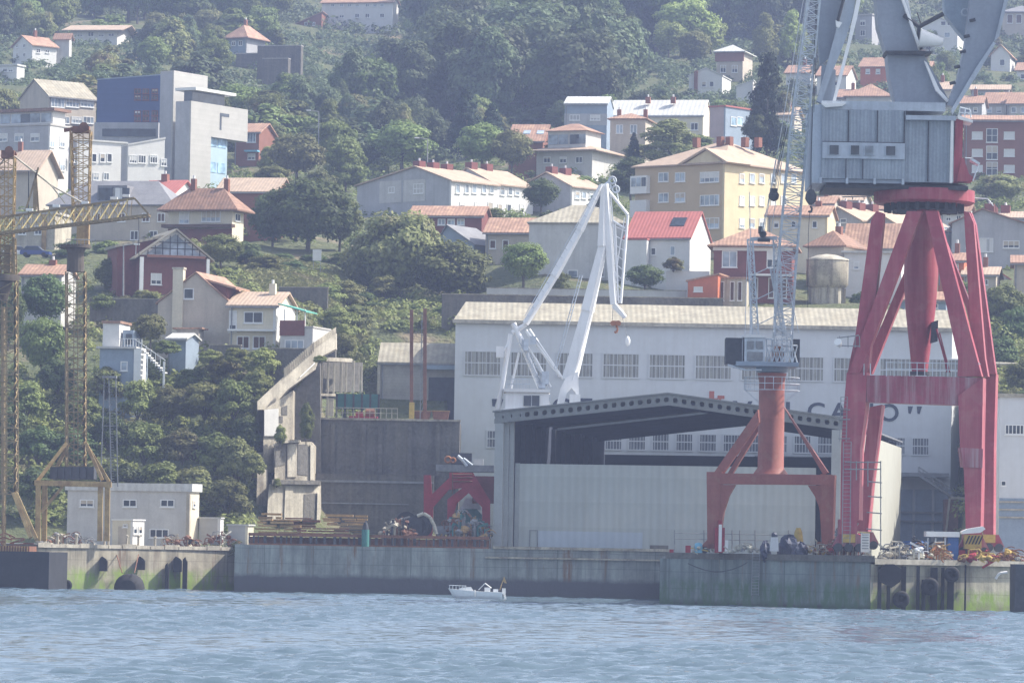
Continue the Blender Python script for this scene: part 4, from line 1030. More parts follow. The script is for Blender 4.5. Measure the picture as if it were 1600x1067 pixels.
h = House('roof_terrace', 'terrace house with a green sloped canopy and red parapet beside the cream house', 437, 488, 500, 555, 512, 571, -16, G['offwhite'], D=7, cat='house')
h.flat('flat', .1, .2); h.slab(-.05, h.W*.75, -.12, -.02, h.H-1.0, h.H+.9, 'maroon', 'parapet')
for x in (.3, h.W*.45, h.W*.7): h.slab(x, x+.12, .5, .62, h.H+.2, h.H+2.3, 'whiteframe', 'post')
MB().prism([(-.3, -.2, h.H+2.9), (h.W*.8, -.2, h.H+1.9), (h.W*.8, -.2, h.H+2.05), (-.3, -.2, h.H+3.05)], (0, 4.5, 0)).build('canopy', mat('green_canopy_sheet', (.10, .33, .26), var=.15), h.root, local=True)
h.win('f', [460], [538], 30, 14, 'pale', 2)
h = House('stair_house', 'small white house with a blue-grey basement and an outside stair in the thicket', 155, 208, 216, 598, 545, 562, -10, G['bluegrey'], D=7, cat='house')
h.flat('offwhite', .4, .25); h.win('f', [194], [572], 11, 15, 'pale', 0)
a = MB().box(.1, px(28, 562), .8, 6, h.H+.26, h.H+px(40, 562)).build('upper_room', G['white'], h.root, local=True)
MB().box(0, px(30, 562), .6, 6.2, h.H+px(40, 562)+.01, h.H+px(44, 562)).build('tile_edge', G['tileX'], h.root, local=True)
MB().box(px(31, 562), h.W-.5, 1.6, 6, h.H+.26, h.H+px(30, 562)).build('back_room', G['bluegrey'], h.root, local=True)
MB().box(px(36, 562), px(46, 562), 1.52, 1.59, h.H+.6, h.H+1.9).build('window', G['glass'], h.root, local=True)
ra = MB()
for k in range(9): ra.box(px(31, 562)+k*.36, px(31, 562)+k*.36+.06, -.3, -.24, h.H+.26, h.H+1.2)
ra.box(px(30, 562), px(62, 562), -.32, -.22, h.H+1.2, h.H+1.28)
ra.build('railing', G['whiteframe'], h.root, local=True)
st = MB(); x0 = h.W+.1
st.box(x0, x0+.9, -.3, 2.2, -5, h.H+.1)
for k in range(10): st.box(x0+.9+k*.3, x0+1.2+k*.3, -.2, 1.2, h.H-.1-k*.30-.15, h.H-.1-k*.30)
for k in range(0, 11, 2): st.box(x0+.9+k*.3, x0+.96+k*.3, -.28, -.22, h.H-.1-k*.30-.3 if k < 9 else -5, h.H+.9-k*.30*.8)
st.beam((x0, -.25, h.H+1.2), (x0+4.0, -.25, h.H-1.4), .09); st.box(x0+3.7, x0+3.9, -.28, -.1, -5, h.H-1.5)
st.build('outside_stair', G['whiteframe'], h.root, local=True)
h = House('garden_shed', 'grey garden shed with a pale roof right of the yellowish garden tree', 262, 290, 306, 560, 530, 570, -20, G['bluegrey'], D=4, cat='shed'); h.gable('X', 8, 'sheet', oh=.3)
h = House('low_house', 'low house with a worn orange roof behind the yellow crane masts', 33, 96, 104, 450, 430, 600, -8, G['offwhite'], D=8); h.gable('X', 17, 'tile', oh=.4); h.chimney(.6, .5, .9, .8)
h = House('concrete_house', 'beige concrete house behind the lattice jib of the yellow crane', 20, 85, 96, 392, 335, 672, -12, G['concrete_pale'], D=8, cat='house'); h.flat('flat'); h.win('f', [35, 60], [360], 12, 14, 'dark', 1); h.slab(h.W*.7, h.W*.8, -.3, -.01, -3, h.H, 'timber', 'shutter_door')
h = House('balcony_house', 'orange-roofed house with a blue awning peeping out beside the concrete tower', 366, 404, 412, 256, 207, 838, -16, G['brick'], D=9)
h.gable('X', 16, 'tile', oh=.5); h.win('f', [393], [215], 14, 16, 'pale', 2); h.slab(h.W*.5, h.W+.2, -1.5, -.01, px(18, 838), px(20.5, 838), 'skyblue', 'awning'); h.win('f', [393], [245], 12, 10, 'dark', 1)
# ---------------------------------------------------------------- houses in the middle
def caps(h, n, fx, fy0, fy1):
    for k in range(n):
        h.chimney(fx, fy0 + (fy1-fy0)*k/max(1, n-1), 1.5, 1.1, 'maroon', True)
h = House('row_house', 'grey gabled row house with a recessed light bay and lit white side wall', 557, 704, 776, 360, 283, 745, -42, G['grey'], side=G['white'], cat='house')  # grey gable and white side put shade and sunlight into the render
h.gable('Y', 25, 'tilepale', oh=.4, gm=G['grey'], ridge=.62); caps(h, 3, .60, .12, .72)
h.win('r', [715, 729, 741, 756, 768], [295], 7, 15, 'pale', 0); h.win('r', [722, 745, 766], [324], 8, 16, 'dark', 0)
p0 = h.loc('f', 593, 318); p1 = h.loc('f', 665, 280)
h.slab(p0.x, p1.x, -.06, -.01, p0.z, p1.z, 'offwhite', 'recessed_bay'); h.slab((p0.x+p1.x)/2-.2, (p0.x+p1.x)/2+.2, -.12, -.061, p0.z, p1.z, 'grey', 'bay_pier')
h.win('f', [654], [295], 16, 16, 'dark', 2, 1); h.win('f', [612], [297], 10, 10, 'dark', 1)
h = House('row_house', 'stepped white row house with a pale tile roof right of the grey gabled one', 700, 772, 832, 362, 288, 760, -42, G['grey'], side=G['white'], cat='house')  # same painted split: grey for the shaded gable, white for the lit side
h.gable('Y', 27, 'tilepale', oh=.4, gm=G['grey'], ridge=.4); caps(h, 2, .4, .1, .5); h.win('r', [785, 797, 808, 822], [299], 7, 13, 'pale', 0); h.win('r', [781, 795, 815], [326], 7, 14, 'dark', 0)
h = House('row_house', 'white row house with red chimneys behind the pale-roofed warehouse', 806, 893, 940, 345, 292, 765, -42, G['grey'], side=G['white'], cat='house')  # shaded gable in grey, sunlit side in white, both by colour
h.gable('Y', 24, 'tilepale', oh=.4, gm=G['grey'], ridge=.55); caps(h, 2, .55, .15, .6); h.win('r', [902, 912, 924, 934], [305], 7, 12, 'pale', 0)
h = House('brick_house', 'dark red house with a terracotta roof right of the huge olive tree', 640, 752, 759, 385, 338, 690, -8, G['maroon'], D=9); h.gable('X', 17, 'tile', oh=.4); h.win('f', [690, 705, 720], [347], 12, 10, 'pale', 1)
h = House('grey_roof_house', 'low house with a sloping blue-grey roof in front of the dark red house', 680, 740, 764, 420, 382, 672, -30, G['bluegrey'], D=8); h.gable('Y', 30, 'slate', oh=.4, ridge=.3)
h = House('orange_roof_house', 'low house with a wide weathered orange roof left of the pale-roofed warehouse', 758, 832, 840, 410, 364, 668, -10, G['beige'], D=10); h.gable('X', 25, 'tile', oh=.4); h.win('f', [770, 790], [382], 10, 14, 'wood', 0)
h = House('warehouse', 'whitewashed warehouse with a hipped fibre-cement roof behind the white crane', 825, 976, 984, 462, 351, 650, -6, G['offwhite'], D=13, cat='building')
h.hip(33, 'fibre', oh=.3, inset=5.5); h.win('f', [895], [428], 16, 12, 'pale', 0); h.win('f', [940], [425], 9, 16, 'dark', 0)
h = House('red_roof_house', 'white house with a bright red sheet roof and a skylight', 976, 1077, 1091, 440, 372, 645, -18, G['white'], cat='house', D=11)
h.gable('X', 44, 'tilered', oh=.25); h.win('f', [1021], [393], 8, 12, 'dark', 0); h.win('f', [1051], [392], 8, 15, 'pale', 0)
k = px(44, 645)/(h.D/2); y0, y1 = 2.2, 3.9; x0 = h.loc('f', 1040, 350).x; x1 = h.loc('f', 1062, 350).x
MB().prism([(x0, y0, h.H+k*y0+.26), (x0, y1, h.H+k*y1+.26), (x0, y1, h.H+k*y1+.40), (x0, y0, h.H+k*y0+.40)], (x1-x0, 0, 0)).build('skylight', G['glass'], h.roof, local=True)
h.slab(-.1, h.W*.39, -1.6, -.3, h.H-.35, h.H-.1, 'tileredX', 'porch_roof'); h.slab(0, h.W*.38, -1.5, -.35, -3, h.H-.36, 'white', 'porch')
h = House('street_wall', 'long low white garden wall along the street above the hall', 760, 1072, 1076, 480, 455, 628, -2, G['offwhite'], D=.6, cat='wall'); h.slab(-.05, h.W+.05, -.05, .65, h.H, h.H+.12, 'concrete', 'coping')
h = House('street_wall', 'grey stone parapet wall right behind the ridge of the white hall', 690, 1130, 1134, 490, 467, 622, -1, G['concrete_dark'], D=.6, cat='wall'); h.slab(-.05, h.W+.05, -.05, .65, h.H, h.H+.12, 'concrete', 'coping')
h = House('garden_wall', 'white garden wall between the dark glossy tree and the orange-red shed', 1040, 1108, 1112, 470, 424, 634, -4, G['white'], D=.5, cat='wall')
h = House('yellow_apartment_block', 'big yellow apartment block with a pale hipped tile roof', 990, 1130, 1262, 420, 256, 690, -40, mat('shaded_yellow_render', (.49, .385, .25), var=.06, dirt=.12, dirtcol=(.36,.23,.11)), side=G['yellow'], cat='apartment block')  # front in a darker yellow for shade, side in the sunlit yellow
h.hip(44, 'tilepale', oh=.5, inset=7.5)
h.win('f', [1037, 1063], [277, 309], 16, 15, 'pale', 1); h.win('f', [1109], [277, 313, 349], 30, 17, 'pale', 3); h.win('f', [1037, 1063], [343], 15, 14, 'shut', 0); h.win('f', [1109, 1045], [385], 20, 14, 'pale', 1)
h.win('r', [1159, 1175, 1190, 1208, 1224, 1240], [279], 8, 15, 'pale', 0); h.win('r', [1159, 1175, 1190, 1208, 1224], [314], 8, 15, 'shut', 0); h.win('r', [1159, 1175, 1190, 1208], [349], 8, 15, 'pale', 0); h.win('r', [1150, 1172, 1195], [380], 9, 14, 'pale', 0)
p0 = h.loc('f', 990, 304); p1 = h.loc('f', 1016, 275)
h.slab(p0.x, p1.x, -.9, -.01, p0.z, p1.z, 'whiteframe', 'bay_window')
for kk in range(3): MB().box(p0.x+.25+kk*1.0, p0.x+1.05+kk*1.0, -.96, -.9, p0.z+1.1, p1.z-.3).build('pane', G['glass'] if kk == 2 else G['glass_pale'], h.root, local=True)
h.slab(p0.x, p1.x, -.9, -.01, p0.z-3.6, p0.z-1.0, 'shutter', 'lower_bay')
P0 = h.loc('f', 1068, 255); xm = h.loc('f', 1105, 255).x
MB().prism([(P0.x, -.25, h.H+.05), (h.W+.1, -.25, h.H+.05), (xm, -.25, h.H+px(22, 690))], (0, 5, 0)).build('pediment', G['yellow'], h.root, local=True)
MB().prism([(P0.x-.5, -.6, h.H-.02), (xm, -.6, h.H+px(23, 690)), (xm, -.6, h.H+px(26, 690)), (P0.x-.8, -.6, h.H+.2)], (0, 6, 0)).prism([(h.W+.6, -.6, h.H-.02), (xm, -.6, h.H+px(23, 690)), (xm, -.6, h.H+px(26, 690)), (h.W+.9, -.6, h.H+.2)], (0, 6, 0)).build('pediment_roof', G['tilepaleY'], h.root, local=True)
for fx, fy in ((.55, .42), (.62, .45), (.7, .55), (.8, .6), (.3, .4)): h.chimney(fx, fy, .9, .9, 'brick', False)
h = House('quoin_house', 'dark red house with white window quoins below the yellow block', 1114, 1236, 1243, 480, 387, 632, -6, G['maroon'], D=11, cat='house')
h.hip(31, 'tile', oh=.9, inset=4.5); h.win('f', [1140], [405], 24, 26, 'pale', 1); h.win('f', [1207], [405], 18, 28, 'dark', 1); h.win('f', [1180, 1205, 1225], [450], 9, 32, 'wood', 0)
h.slab(-.12, h.W+.12, -.12, -.01, h.H-.5, h.H-.05, 'whiteframe', 'cornice'); h.slab(h.W*.45, h.W, -1.3, -.01, px(48, 632), px(51, 632), 'whiteframe', 'balcony')
h = House('lean_to_shed', 'orange-red lean-to shed with a stone front facing the hall roof', 1074, 1121, 1168, 488, 440, 625, -14, G['redorange'], D=7, cat='shed')
h.shedroof(-.0, .9, 'tileX', .25); h.win('f', [1091], [452], 14, 8, 'shut', 0)
h = House('stone_store', 'small stone store with three tall dark openings beside the orange-red shed', 1120, 1166, 1172, 488, 436, 626.5, -8, G['concrete_pale'], D=6, cat='shed'); h.flat('tileX', .3, .25); h.win('f', [1128, 1144, 1156], [455], 7, 30, 'wood', 0)
h = House('yellow_house', 'small yellow house with an orange roof behind the concrete tank', 1198, 1292, 1301, 400, 337, 670, -12, G['cream'], side=G['yellow'], D=9)
h.gable('X', 17, 'tile', oh=.4); h.win('f', [1213, 1240, 1273], [351], 8, 11, 'dark', 0); h.chimney(.78, .5, .9, .9, 'brick')
h = House('tile_roof_house', 'low house under a broad orange roof left of the red crane leg', 1262, 1318, 1340, 425, 386, 652, -25, G['beige'], D=9); h.hip(26, 'tiledark', oh=.6); h.chimney(.55, .5, .9, .9)
h = House('row_house', 'grey row house behind the left upper strut of the red crane', 1297, 1345, 1420, 400, 345, 720, -42, G['grey'], side=G['offwhite']); h.gable('Y', 22, 'tilepale', oh=.4, ridge=.25, gm=G['grey']); caps(h, 3, .25, .15, .7); h.win('f', [1305, 1318], [345, 362], 10, 7, 'pale', 0)
h = House('row_house', 'grey-white row house seen between the struts of the red crane', 1350, 1402, 1490, 425, 352, 700, -38, G['grey'], side=G['white']); h.gable('Y', 20, 'tilepale', oh=.4, ridge=.4, gm=G['grey']); h.win('r', [1412, 1424, 1478, 1484], [360], 7, 12, 'pale', 0)
h = House('orange_gable_house', 'house with a bright orange roof below the grey row house, left of the crane spindle', 1318, 1400, 1412, 430, 388, 668, -12, G['offwhite'], D=9); h.gable('X', 40, 'tile', oh=.3)
h = House('flat_house', 'low white flat-roofed house behind the concrete tank and the red crane strut', 1318, 1408, 1416, 468, 396, 646, -8, G['white'], D=8, cat='house'); h.flat('sheetX', .4, .3); h.win('f', [1338, 1372], [415], 9, 12, 'pale', 0)
h = House('small_house', 'small house with an orange roof low behind the red crane spindle', 1405, 1478, 1486, 488, 470, 636, -8, G['bluegrey'], D=7); h.gable('X', 14, 'tile', oh=.3); h.win('f', [1420, 1460], [478], 12, 8, 'dark', 0)
h = House('row_house', 'wide grey gable-fronted house right of the red crane', 1486, 1600, 1632, 440, 350, 705, -10, G['grey'], D=14, cat='house')
h.gable('Y', 22, 'tiledark', oh=.5, ridge=.42, gm=G['grey']); h.win('f', [1541], [383], 22, 22, 'shut', 1); h.win('f', [1580], [382], 26, 12, 'dark', 2); h.win('f', [1515], [380], 12, 16, 'pale', 1); caps(h, 3, .5, .2, .7)
h.slab(h.W*.48, h.W*.52, -.08, -.01, -2, h.H, 'grey', 'downpipe')
h = House('white_gable_house', 'tiny white gable house with red roof edges right of the red crane', 1535, 1582, 1590, 470, 440, 690, -6, G['white'], D=8); h.gable('Y', 18, 'tilered', oh=.3, ridge=.4)
h = House('tile_house', 'house corner with a tiled canopy at the right edge above the leafy tree', 1584, 1640, 1650, 500, 412, 668, -6, G['beige'], D=10); h.gable('X', 14, 'tile', oh=.6)
h = House('row_house', 'row house with red chimneys behind the right strut of the red crane', 1525, 1650, 1660, 380, 342, 745, -8, G['grey'], D=14); h.gable('X', 14, 'tilepale', oh=.4); caps(h, 3, .35, .4, .6)
# ---------------------------------------------------------------- upper right hillside
h = House('white_roof_house', 'dark-walled house with a flat white roof right of the hillside wood', 882, 948, 953, 196, 163, 860, -8, G['bluegrey'], D=10); h.gable('X', 14, 'sheet', oh=.2); h.win('f', [898, 930], [184], 16, 9, 'pale', 2); h.slab(-.05, h.W+.05, -.04, -.005, 0, px(18, 860), 'grey', 'lower_floor')
h = House('long_terrace', 'long white terrace with a pale sheet roof on the hillside', 952, 1098, 1110, 215, 181, 870, -12, G['cream'], D=10, cat='house'); h.gable('X', 27, 'sheet', oh=.2); h.win('f', [975, 1000, 1030, 1060, 1085], [198], 12, 12, 'dark', 1); h.chimney(.38, .3, .9, .6); h.chimney(.65, .3, .9, .6)
h = House('villa', 'villa with two stacked orange hipped roofs above the white row houses', 838, 925, 980, 265, 236, 815, -24, G['offwhite'], D=13, cat='house')
h.hip(14, 'tilepale', oh=1.3, inset=3.5); h.win('f', [855, 880, 905], [250], 11, 10, 'dark', 1)
MB().box(h.W*.12, h.W*.80, 2.0, 9.0, h.H+.6, h.H+px(34, 815)).build('upper_floor', G['offwhite'], h.root, local=True)
for kk, uu_ in enumerate((.22, .40, .60, .72)): MB().box(h.W*uu_-.9, h.W*uu_+.9, 1.9, 1.99, h.H+1.5, h.H+3.2).build('upper_window', G['glass_pale'] if kk != 2 else G['glass'], h.root, local=True)
a, b, c_, d_, z1, z2 = h.W*.06, h.W*.86, 1.2, 9.8, h.H+px(34, 815), h.H+px(48, 815)
MB().add([(a,c_,z1),(b,c_,z1),(b,d_,z1),(a,d_,z1),(a+3.5,5.5,z2),(b-3.5,5.5,z2)], [(0,1,5,4),(1,2,5),(2,3,4,5),(3,0,4),(3,2,1,0)]).build('upper_roof', G['tileX'], h.root, local=True)
h = House('orange_roof_house', 'house with two roof windows in its orange roof left of the stacked-roof villa', 795, 848, 856, 240, 221, 830, -10, G['brick'], D=11); h.gable('X', 29, 'tile', oh=.4)
k = px(29, 830)/(h.D/2)
for x in (.35, .75): MB().prism([(h.W*x, 2.0, h.H+k*2+.26), (h.W*x, 3.2, h.H+k*3.2+.26), (h.W*x, 3.2, h.H+k*3.2+.36), (h.W*x, 2.0, h.H+k*2+.36)], (1.3, 0, 0)).build('skylight', G['glass_pale'], h.roof, local=True)
h = House('orange_hip_house', 'small house with an orange hipped roof right of the stacked-roof villa', 953, 1008, 1016, 222, 187, 835, -12, G['beige'], D=9); h.hip(11, 'tile', oh=.5); h.win('f', [968, 990], [202], 11, 14, 'pale', 1); h.chimney(.15, .4, .7, .9); h.chimney(.9, .4, .7, .9)
h = House('grey_house', 'plain grey-pink house between the long terrace and the cypress', 1108, 1133, 1178, 222, 167, 850, -38, mat('pinkish_render', (.42, .34, .34), var=.1), side=G['bluegrey']); h.flat('tileredX', .2, .3); h.win('r', [1146, 1156], [190], 9, 14, 'blue', 0)
h = House('domed_house', 'beige house with a low pyramidal grey roof on the hillside below the bright trees', 1119, 1160, 1172, 130, 82, 1050, -16, G['beige'], D=10, cat='house'); h.hip(13, 'sheet', oh=.8); h.win('f', [1130, 1148], [108], 9, 12, 'dark', 1); h.slab(-.3, h.W+.3, -.3, -.01, h.H-2.1, h.H-.1, 'brick', 'frieze')
h = House('white_gable_house', 'white round-gabled house below the pyramidal-roofed house', 1076, 1128, 1140, 148, 119, 1015, -14, G['white'], D=10); h.gable('Y', 12, 'sheet', oh=.2); h.win('f', [1112, 1100], [132], 7, 9, 'dark', 0); h.slab(h.W*.17, h.W*.27, -.5, .3, 0, h.H+1.2, 'brick', 'chimney')
h = House('white_shed', 'small white lean-to right of the round-gabled house', 1150, 1176, 1180, 160, 136, 990, -8, G['white'], D=6, cat='shed'); h.shedroof(0, 1.3, 'sheetX', .2)
h = House('orange_roof_house', 'two-storey orange-roofed house left of the grey crane centre plate', 1344, 1385, 1396, 135, 104, 1040, -18, G['redorange'], D=9); h.gable('X', 16, 'tile', oh=.5); h.win('f', [1356, 1372], [112], 7, 8, 'pale', 0)
h = House('orange_hip_house', 'house under a broad orange hipped roof just above the crane machine house', 1322, 1392, 1402, 175, 152, 965, -10, G['offwhite'], D=11); h.hip(23, 'tile', oh=.6)
h = House('white_house', 'white-roofed house behind the lattice boom, left of the crane strut', 1276, 1322, 1334, 150, 118, 1010, -18, G['white'], D=9); h.gable('X', 17, 'tile', oh=.4); h.win('f', [1290, 1306], [130], 7, 9, 'dark', 0)
h = House('tall_house', 'tall grey house behind the left grey strut of the red crane', 1336, 1362, 1378, 70, 24, 1200, -30, G['grey'], D=9); h.flat('flat'); h.win('f', [1348], [36, 52], 8, 9, 'dark', 1)
h = House('white_villa', 'white villa with dark windows seen through the grey crane top', 1440, 1496, 1510, 72, 42, 1190, -16, G['white'], D=10); h.gable('Y', 14, 'sheet', oh=.3); h.win('f', [1474, 1484], [37], 8, 7, 'dark', 0); h.win('f', [1455, 1480], [55], 9, 8, 'pale', 0)
h = House('white_gable_house', 'bright white gable house right of the grey crane top', 1548, 1578, 1586, 112, 86, 1120, -14, G['white'], D=9); h.gable('Y', 15, 'tile', oh=.5); h.win('f', [1566], [98], 8, 10, 'dark', 0)
h = House('brown_house', 'brown house with a grey roof in the upper right corner', 1566, 1622, 1630, 60, 20, 1230, -10, G['beige'], D=10); h.hip(13, 'slate', oh=.8); h.win('f', [1578, 1592], [30], 9, 14, 'wood', 0)
h = House('orange_roof_house', 'low house with a straight pale orange roof edge right of the crane top', 1518, 1576, 1584, 155, 141, 1020, -8, G['grey'], D=9); h.gable('X', 10, 'tilepale', oh=.5)
for i, (u0, u1) in enumerate([(1536, 1572), (1574, 1622)]):
    h = House('row_house', ['orange-roofed row house above the brown brick apartments', 'rightmost orange-roofed row house above the brown brick apartments'][i], u0, u1, u1+8, 185, 162, 960-i*6, -16, G['offwhite'], D=10); h.gable('X', 20, 'tile', oh=.4); h.win('f', [u0+10, u0+25], [172], 8, 9, 'pale', 0)
h = House('brick_apartments', 'brown brick apartment building with white windows at the right edge', 1505, 1625, 1635, 275, 189, 850, -6, G['brick'], D=14, cat='apartment block')
h.gable('X', 12, 'tile', oh=.5); h.win('f', [1527, 1577], [212, 239, 264], 17, 12, 'shut', 0); h.win('f', [1550], [212, 239, 264], 18, 22, 'dark', 1, 1); h.win('f', [1610], [212, 239], 17, 12, 'pale', 0)
for (n_, lb, uL, uC, uR, vb, ve, Yh, yw, rf, wl, wn_) in (
    ('hill_house', 'orange-roofed white house above the boom, between cypress and crane strut', 1228, 1266, 1276, 134, 114, 1030, -16, 'tile', 'white', [1240, 1256]),
    ('hill_house', 'low beige house with a tiled roof left of the lattice boom', 1206, 1240, 1248, 200, 180, 905, -14, 'tilepale', 'beige', [1218, 1230]),
    ('hill_house', 'pinkish house with a tiled roof seen between crane mast and main boom', 1408, 1452, 1460, 128, 108, 1045, -12, 'tile', 'offwhite', [1420, 1438]),
    ('hill_house', 'small cream house low between the crane mast and the main boom', 1440, 1486, 1492, 162, 140, 985, -14, 'tilepale', 'cream', [1452, 1470]),
    ('hill_house', 'white house with a tiled roof right of the bright white gable house', 1588, 1625, 1632, 130, 110, 1080, -14, 'tile', 'white', [1598]),
    ('hill_house', 'grey house with a tiled roof under the straight pale roof edge', 1500, 1534, 1540, 182, 162, 945, -12, 'tile', 'grey', [1512, 1524]),
    ('hill_house', 'orange-roofed house behind the roof of the crane machine house, near the boom', 1300, 1345, 1353, 168, 152, 985, -14, 'tile', 'beige', [1312, 1330])):
    h = House(n_, lb, uL, uC, uR, vb, ve, Yh, yw, G[wl], D=9, group='houses on the slope behind the red crane'); h.gable('X', 14, rf, oh=.5); h.win('f', wn_, [(vb+ve)/2], 7, 8, 'dark', 0); h.chimney(.6, .5)
for (lb, uL, uC, uR, vb, ve, Yh, yw, rf, wl, wn_) in (
    ('small beige house with a tiled roof right behind the yellow house with the orange roof', 1262, 1300, 1306, 332, 319, 735, -12, 'tile', 'beige', [1272, 1288]),
    ('grey-white house with a pale tiled roof under the machine house overhang', 1300, 1346, 1354, 330, 314, 752, -14, 'tilepale', 'offwhite', [1312, 1330]),
    ('cream house with a tiled roof just left of the top of the king post', 1372, 1412, 1420, 345, 328, 738, -14, 'tile', 'cream', [1384, 1400]),
    ('white house with a worn tiled roof between king post and right struts', 1470, 1512, 1520, 350, 332, 735, -12, 'tiledark', 'white', [1482, 1498]),
    ('small pink house with a tiled roof low between king post and right struts', 1466, 1506, 1512, 425, 408, 668, -12, 'tile', 'redorange', [1478, 1494]),
    ('beige house with a tiled roof in front of the wide grey gable-fronted house', 1506, 1556, 1564, 452, 430, 665, -10, 'tilepale', 'beige', [1518, 1540])):
    h = House('town_house', lb, uL, uC, uR, vb, ve, Yh, yw, G[wl], D=9, group='town houses behind the red crane'); h.gable('X', 14, rf, oh=.5); h.win('f', wn_, [(vb+ve)/2], 8, 9, 'dark', 1); h.chimney(.6, .5)
for (lb, u0, u1, v0, v1, Yh) in (('dark dry-stone wall along the top of the grassy knoll', 372, 470, 413, 424, 652), ('dark stone terrace wall crossing the grass behind the cream house', 436, 512, 450, 464, 612), ('low stone wall below the glazed gable house', 140, 250, 468, 480, 603), ('grey garden parapet under the beige gable house', 328, 376, 540, 553, 566)):
    h = House('stone_wall', lb, u0, u1, u1+3, v1, v0, Yh, -5, G['concrete_dark'], D=.6, cat='wall', sink=2); h.flat('concrete', .05, .12)
# ---------------------------------------------------------------- water tank, sign, street lamps
t = thing('water_tank', 'round grey concrete water tank with a shallow domed lid above the hall', 'water tank', at(1292, 482, 634))
c = at(1292, 482, 634); r = px(33, 634)
MB().lathe(c, [(r*.80, -3), (r*.80, px(32, 634))], 28).build('tank_base', G['concrete_pale'], t)
MB().lathe(c, [(r*.8, px(31, 634)), (r, px(37, 634)), (r, px(73, 634)), (r*.98, px(75, 634))], 32).build('tank_drum', G['concrete'], t)
MB().lathe(c, [(r*1.03, px(75, 634)), (r*1.0, px(77, 634)), (r*.5, px(83, 634)), (r*.1, px(85, 634))], 32).build('lid', G['concrete_pale'], t)
b = MB()
for k in range(12):
    a = k*math.pi/6; b.cbox(c + Vector((r*.82*math.cos(a), r*.82*math.sin(a), px(15, 634))), .35, .35, px(32, 634))
b.build('pilasters', G['concrete'], t)
o = thing('sign_board', 'plain white sign board standing on the grassy knoll', 'sign', at(496, 412, 650))
p = at(496, 412, 650)
MB().box(p.x-.7, p.x+.55, 649.95, 650, p.z+.4, p.z+2.0).build('board', G['white'], o)
for dx in (-.62, .40): MB().box(p.x+dx, p.x+dx+.08, 650.004, 650.09, p.z-1.5, p.z+.6).build('post', G['midsteel'], o)
def street_lamp(u, vt, vb, Y, label, left=False):
    a = at(u, vb, Y); b = at(u, vt, Y); o = thing('street_lamp', label, 'street lamp', a)
    MB().tube(a - Vector((0,0,2)), b, .14, .08, 7).build('pole', G['midsteel'], o)
    s = -1 if left else 1
    MB().tube(b, b + Vector((s*1.5, 0, .25)), .07, .06, 6).build('arm', G['midsteel'], o)
    MB().cbox(b + Vector((s*1.8, 0, .22)), .8, .35, .2).build('lamp_head', G['whiteframe'], o)
street_lamp(193, 384, 440, 618, 'grey street lamp in front of the glazed gable house')
street_lamp(1424, 162, 210, 840, 'slim street lamp beside the left grey crane strut')
street_lamp(498, 175, 225, 812, 'slim white lamp pole above the light green crowning tree', True)
street_lamp(668, 218, 262, 770, 'slim lamp pole behind the row house chimneys', True)
def parked_car(u, v, Y, rz, paint, label):
    p = at(u, v, Y); o = thing('parked_car', label, 'car', p, R(rz), 'cars parked on the street')
    bo = MB().prism([(-2.1,-.85,.35),(2.1,-.85,.35),(2.1,-.85,.75),(1.2,-.85,.92),(-1.9,-.85,.95),(-2.1,-.85,.8)], (0,1.7,0)).build('body', G[paint], o, local=True)
    MB().prism([(-1.75,-.72,.95),(1.15,-.72,.92),(.45,-.66,1.45),(-1.3,-.66,1.48)], (0,1.4,0)).build('cabin', G['glass'], o, local=True)
    MB().box(-1.2,.4,-.68,.68,1.481,1.53).build('car_roof', G[paint], o, local=True)
    for x in (-1.3, 1.3):
        for y in (-.86, .70): MB().tube((x, y, .33), (x, y+.16, .33), .33, n=12).build('wheel', G['tyre'], o, local=True)
parked_car(28, 402, 640, 12, 'carwhite', 'white car parked behind the yellow crane head')
parked_car(56, 402, 639, -8, 'carblue', 'dark blue car parked right of the white car')
# ---------------------------------------------------------------- the white hall
Y = 600.0
pL = at(712, 500, Y); pR = at(1488, 515, Y)
hall = thing('factory_hall', 'huge white shipyard hall with rows of wide windows and dark lettering', 'factory hall', (pL.x, Y, 5))
zE = (pL.z + pR.z)/2; x0, x1 = pL.x, pR.x
rb = 22*math.tan(R(9.2))
MB().foot([(x0, Y), (x1, Y), (x1+rb, Y+16), (x0+1, Y+16)], 2, zE).build('wall', G['hallwall'], hall)
zR = at(1100, 478, Y+8).z
MB().add([(x0-.3, Y-.4, zE+.02), (x1+.3, Y-.4, zE+.02), (x1+rb+.3, Y+16, zE+.02), (x0+.7, Y+16, zE+.02), (x0+1.2, Y+8, zR), (x1+rb*.5+.2, Y+8, zR)], [(0,1,5,4), (1,2,5), (2,3,4,5), (3,0,4), (3,2,1,0)]).build('roof', G['fibreX'], hall)
MB().box(x0-.4, x1+.4, Y-.62, Y-.41, zE-.35, zE+.12).build('gutter', G['concrete_pale'], hall)
def hallwin(u0, u1, va, vb, m, mull, rails=1):
    um = (u0+u1)/2; dv = 0
    a = at(u0, va, Y); b = at(u1, vb, Y); zt = at(um, va, Y).z; zb = at(um, vb, Y).z
    f = MB(); t = .18
    f.box(a.x, b.x, Y-.12, Y, zt-t, zt).box(a.x, b.x, Y-.16, Y, zb, zb+t)
    f.box(a.x, a.x+t, Y-.12, Y, zb+t, zt-t).box(b.x-t, b.x, Y-.12, Y, zb+t, zt-t)
    for k in range(rails):
        zm = zb + (zt-zb)*(.52 if rails == 1 else (k+1)/(rails+1)); f.box(a.x+t, b.x-t, Y-.09, Y, zm-.07, zm+.07)
    for k in range(1, mull):
        x = a.x + (b.x-a.x)*k/mull; f.box(x-.035, x+.035, Y-.08, Y, zb+t, zt-t)
    fo = f.build('window', G['hallwall'], hall)
    MB().box(a.x+t, b.x-t, Y-.035, Y, zb+t, zt-t).build('pane', m, fo)
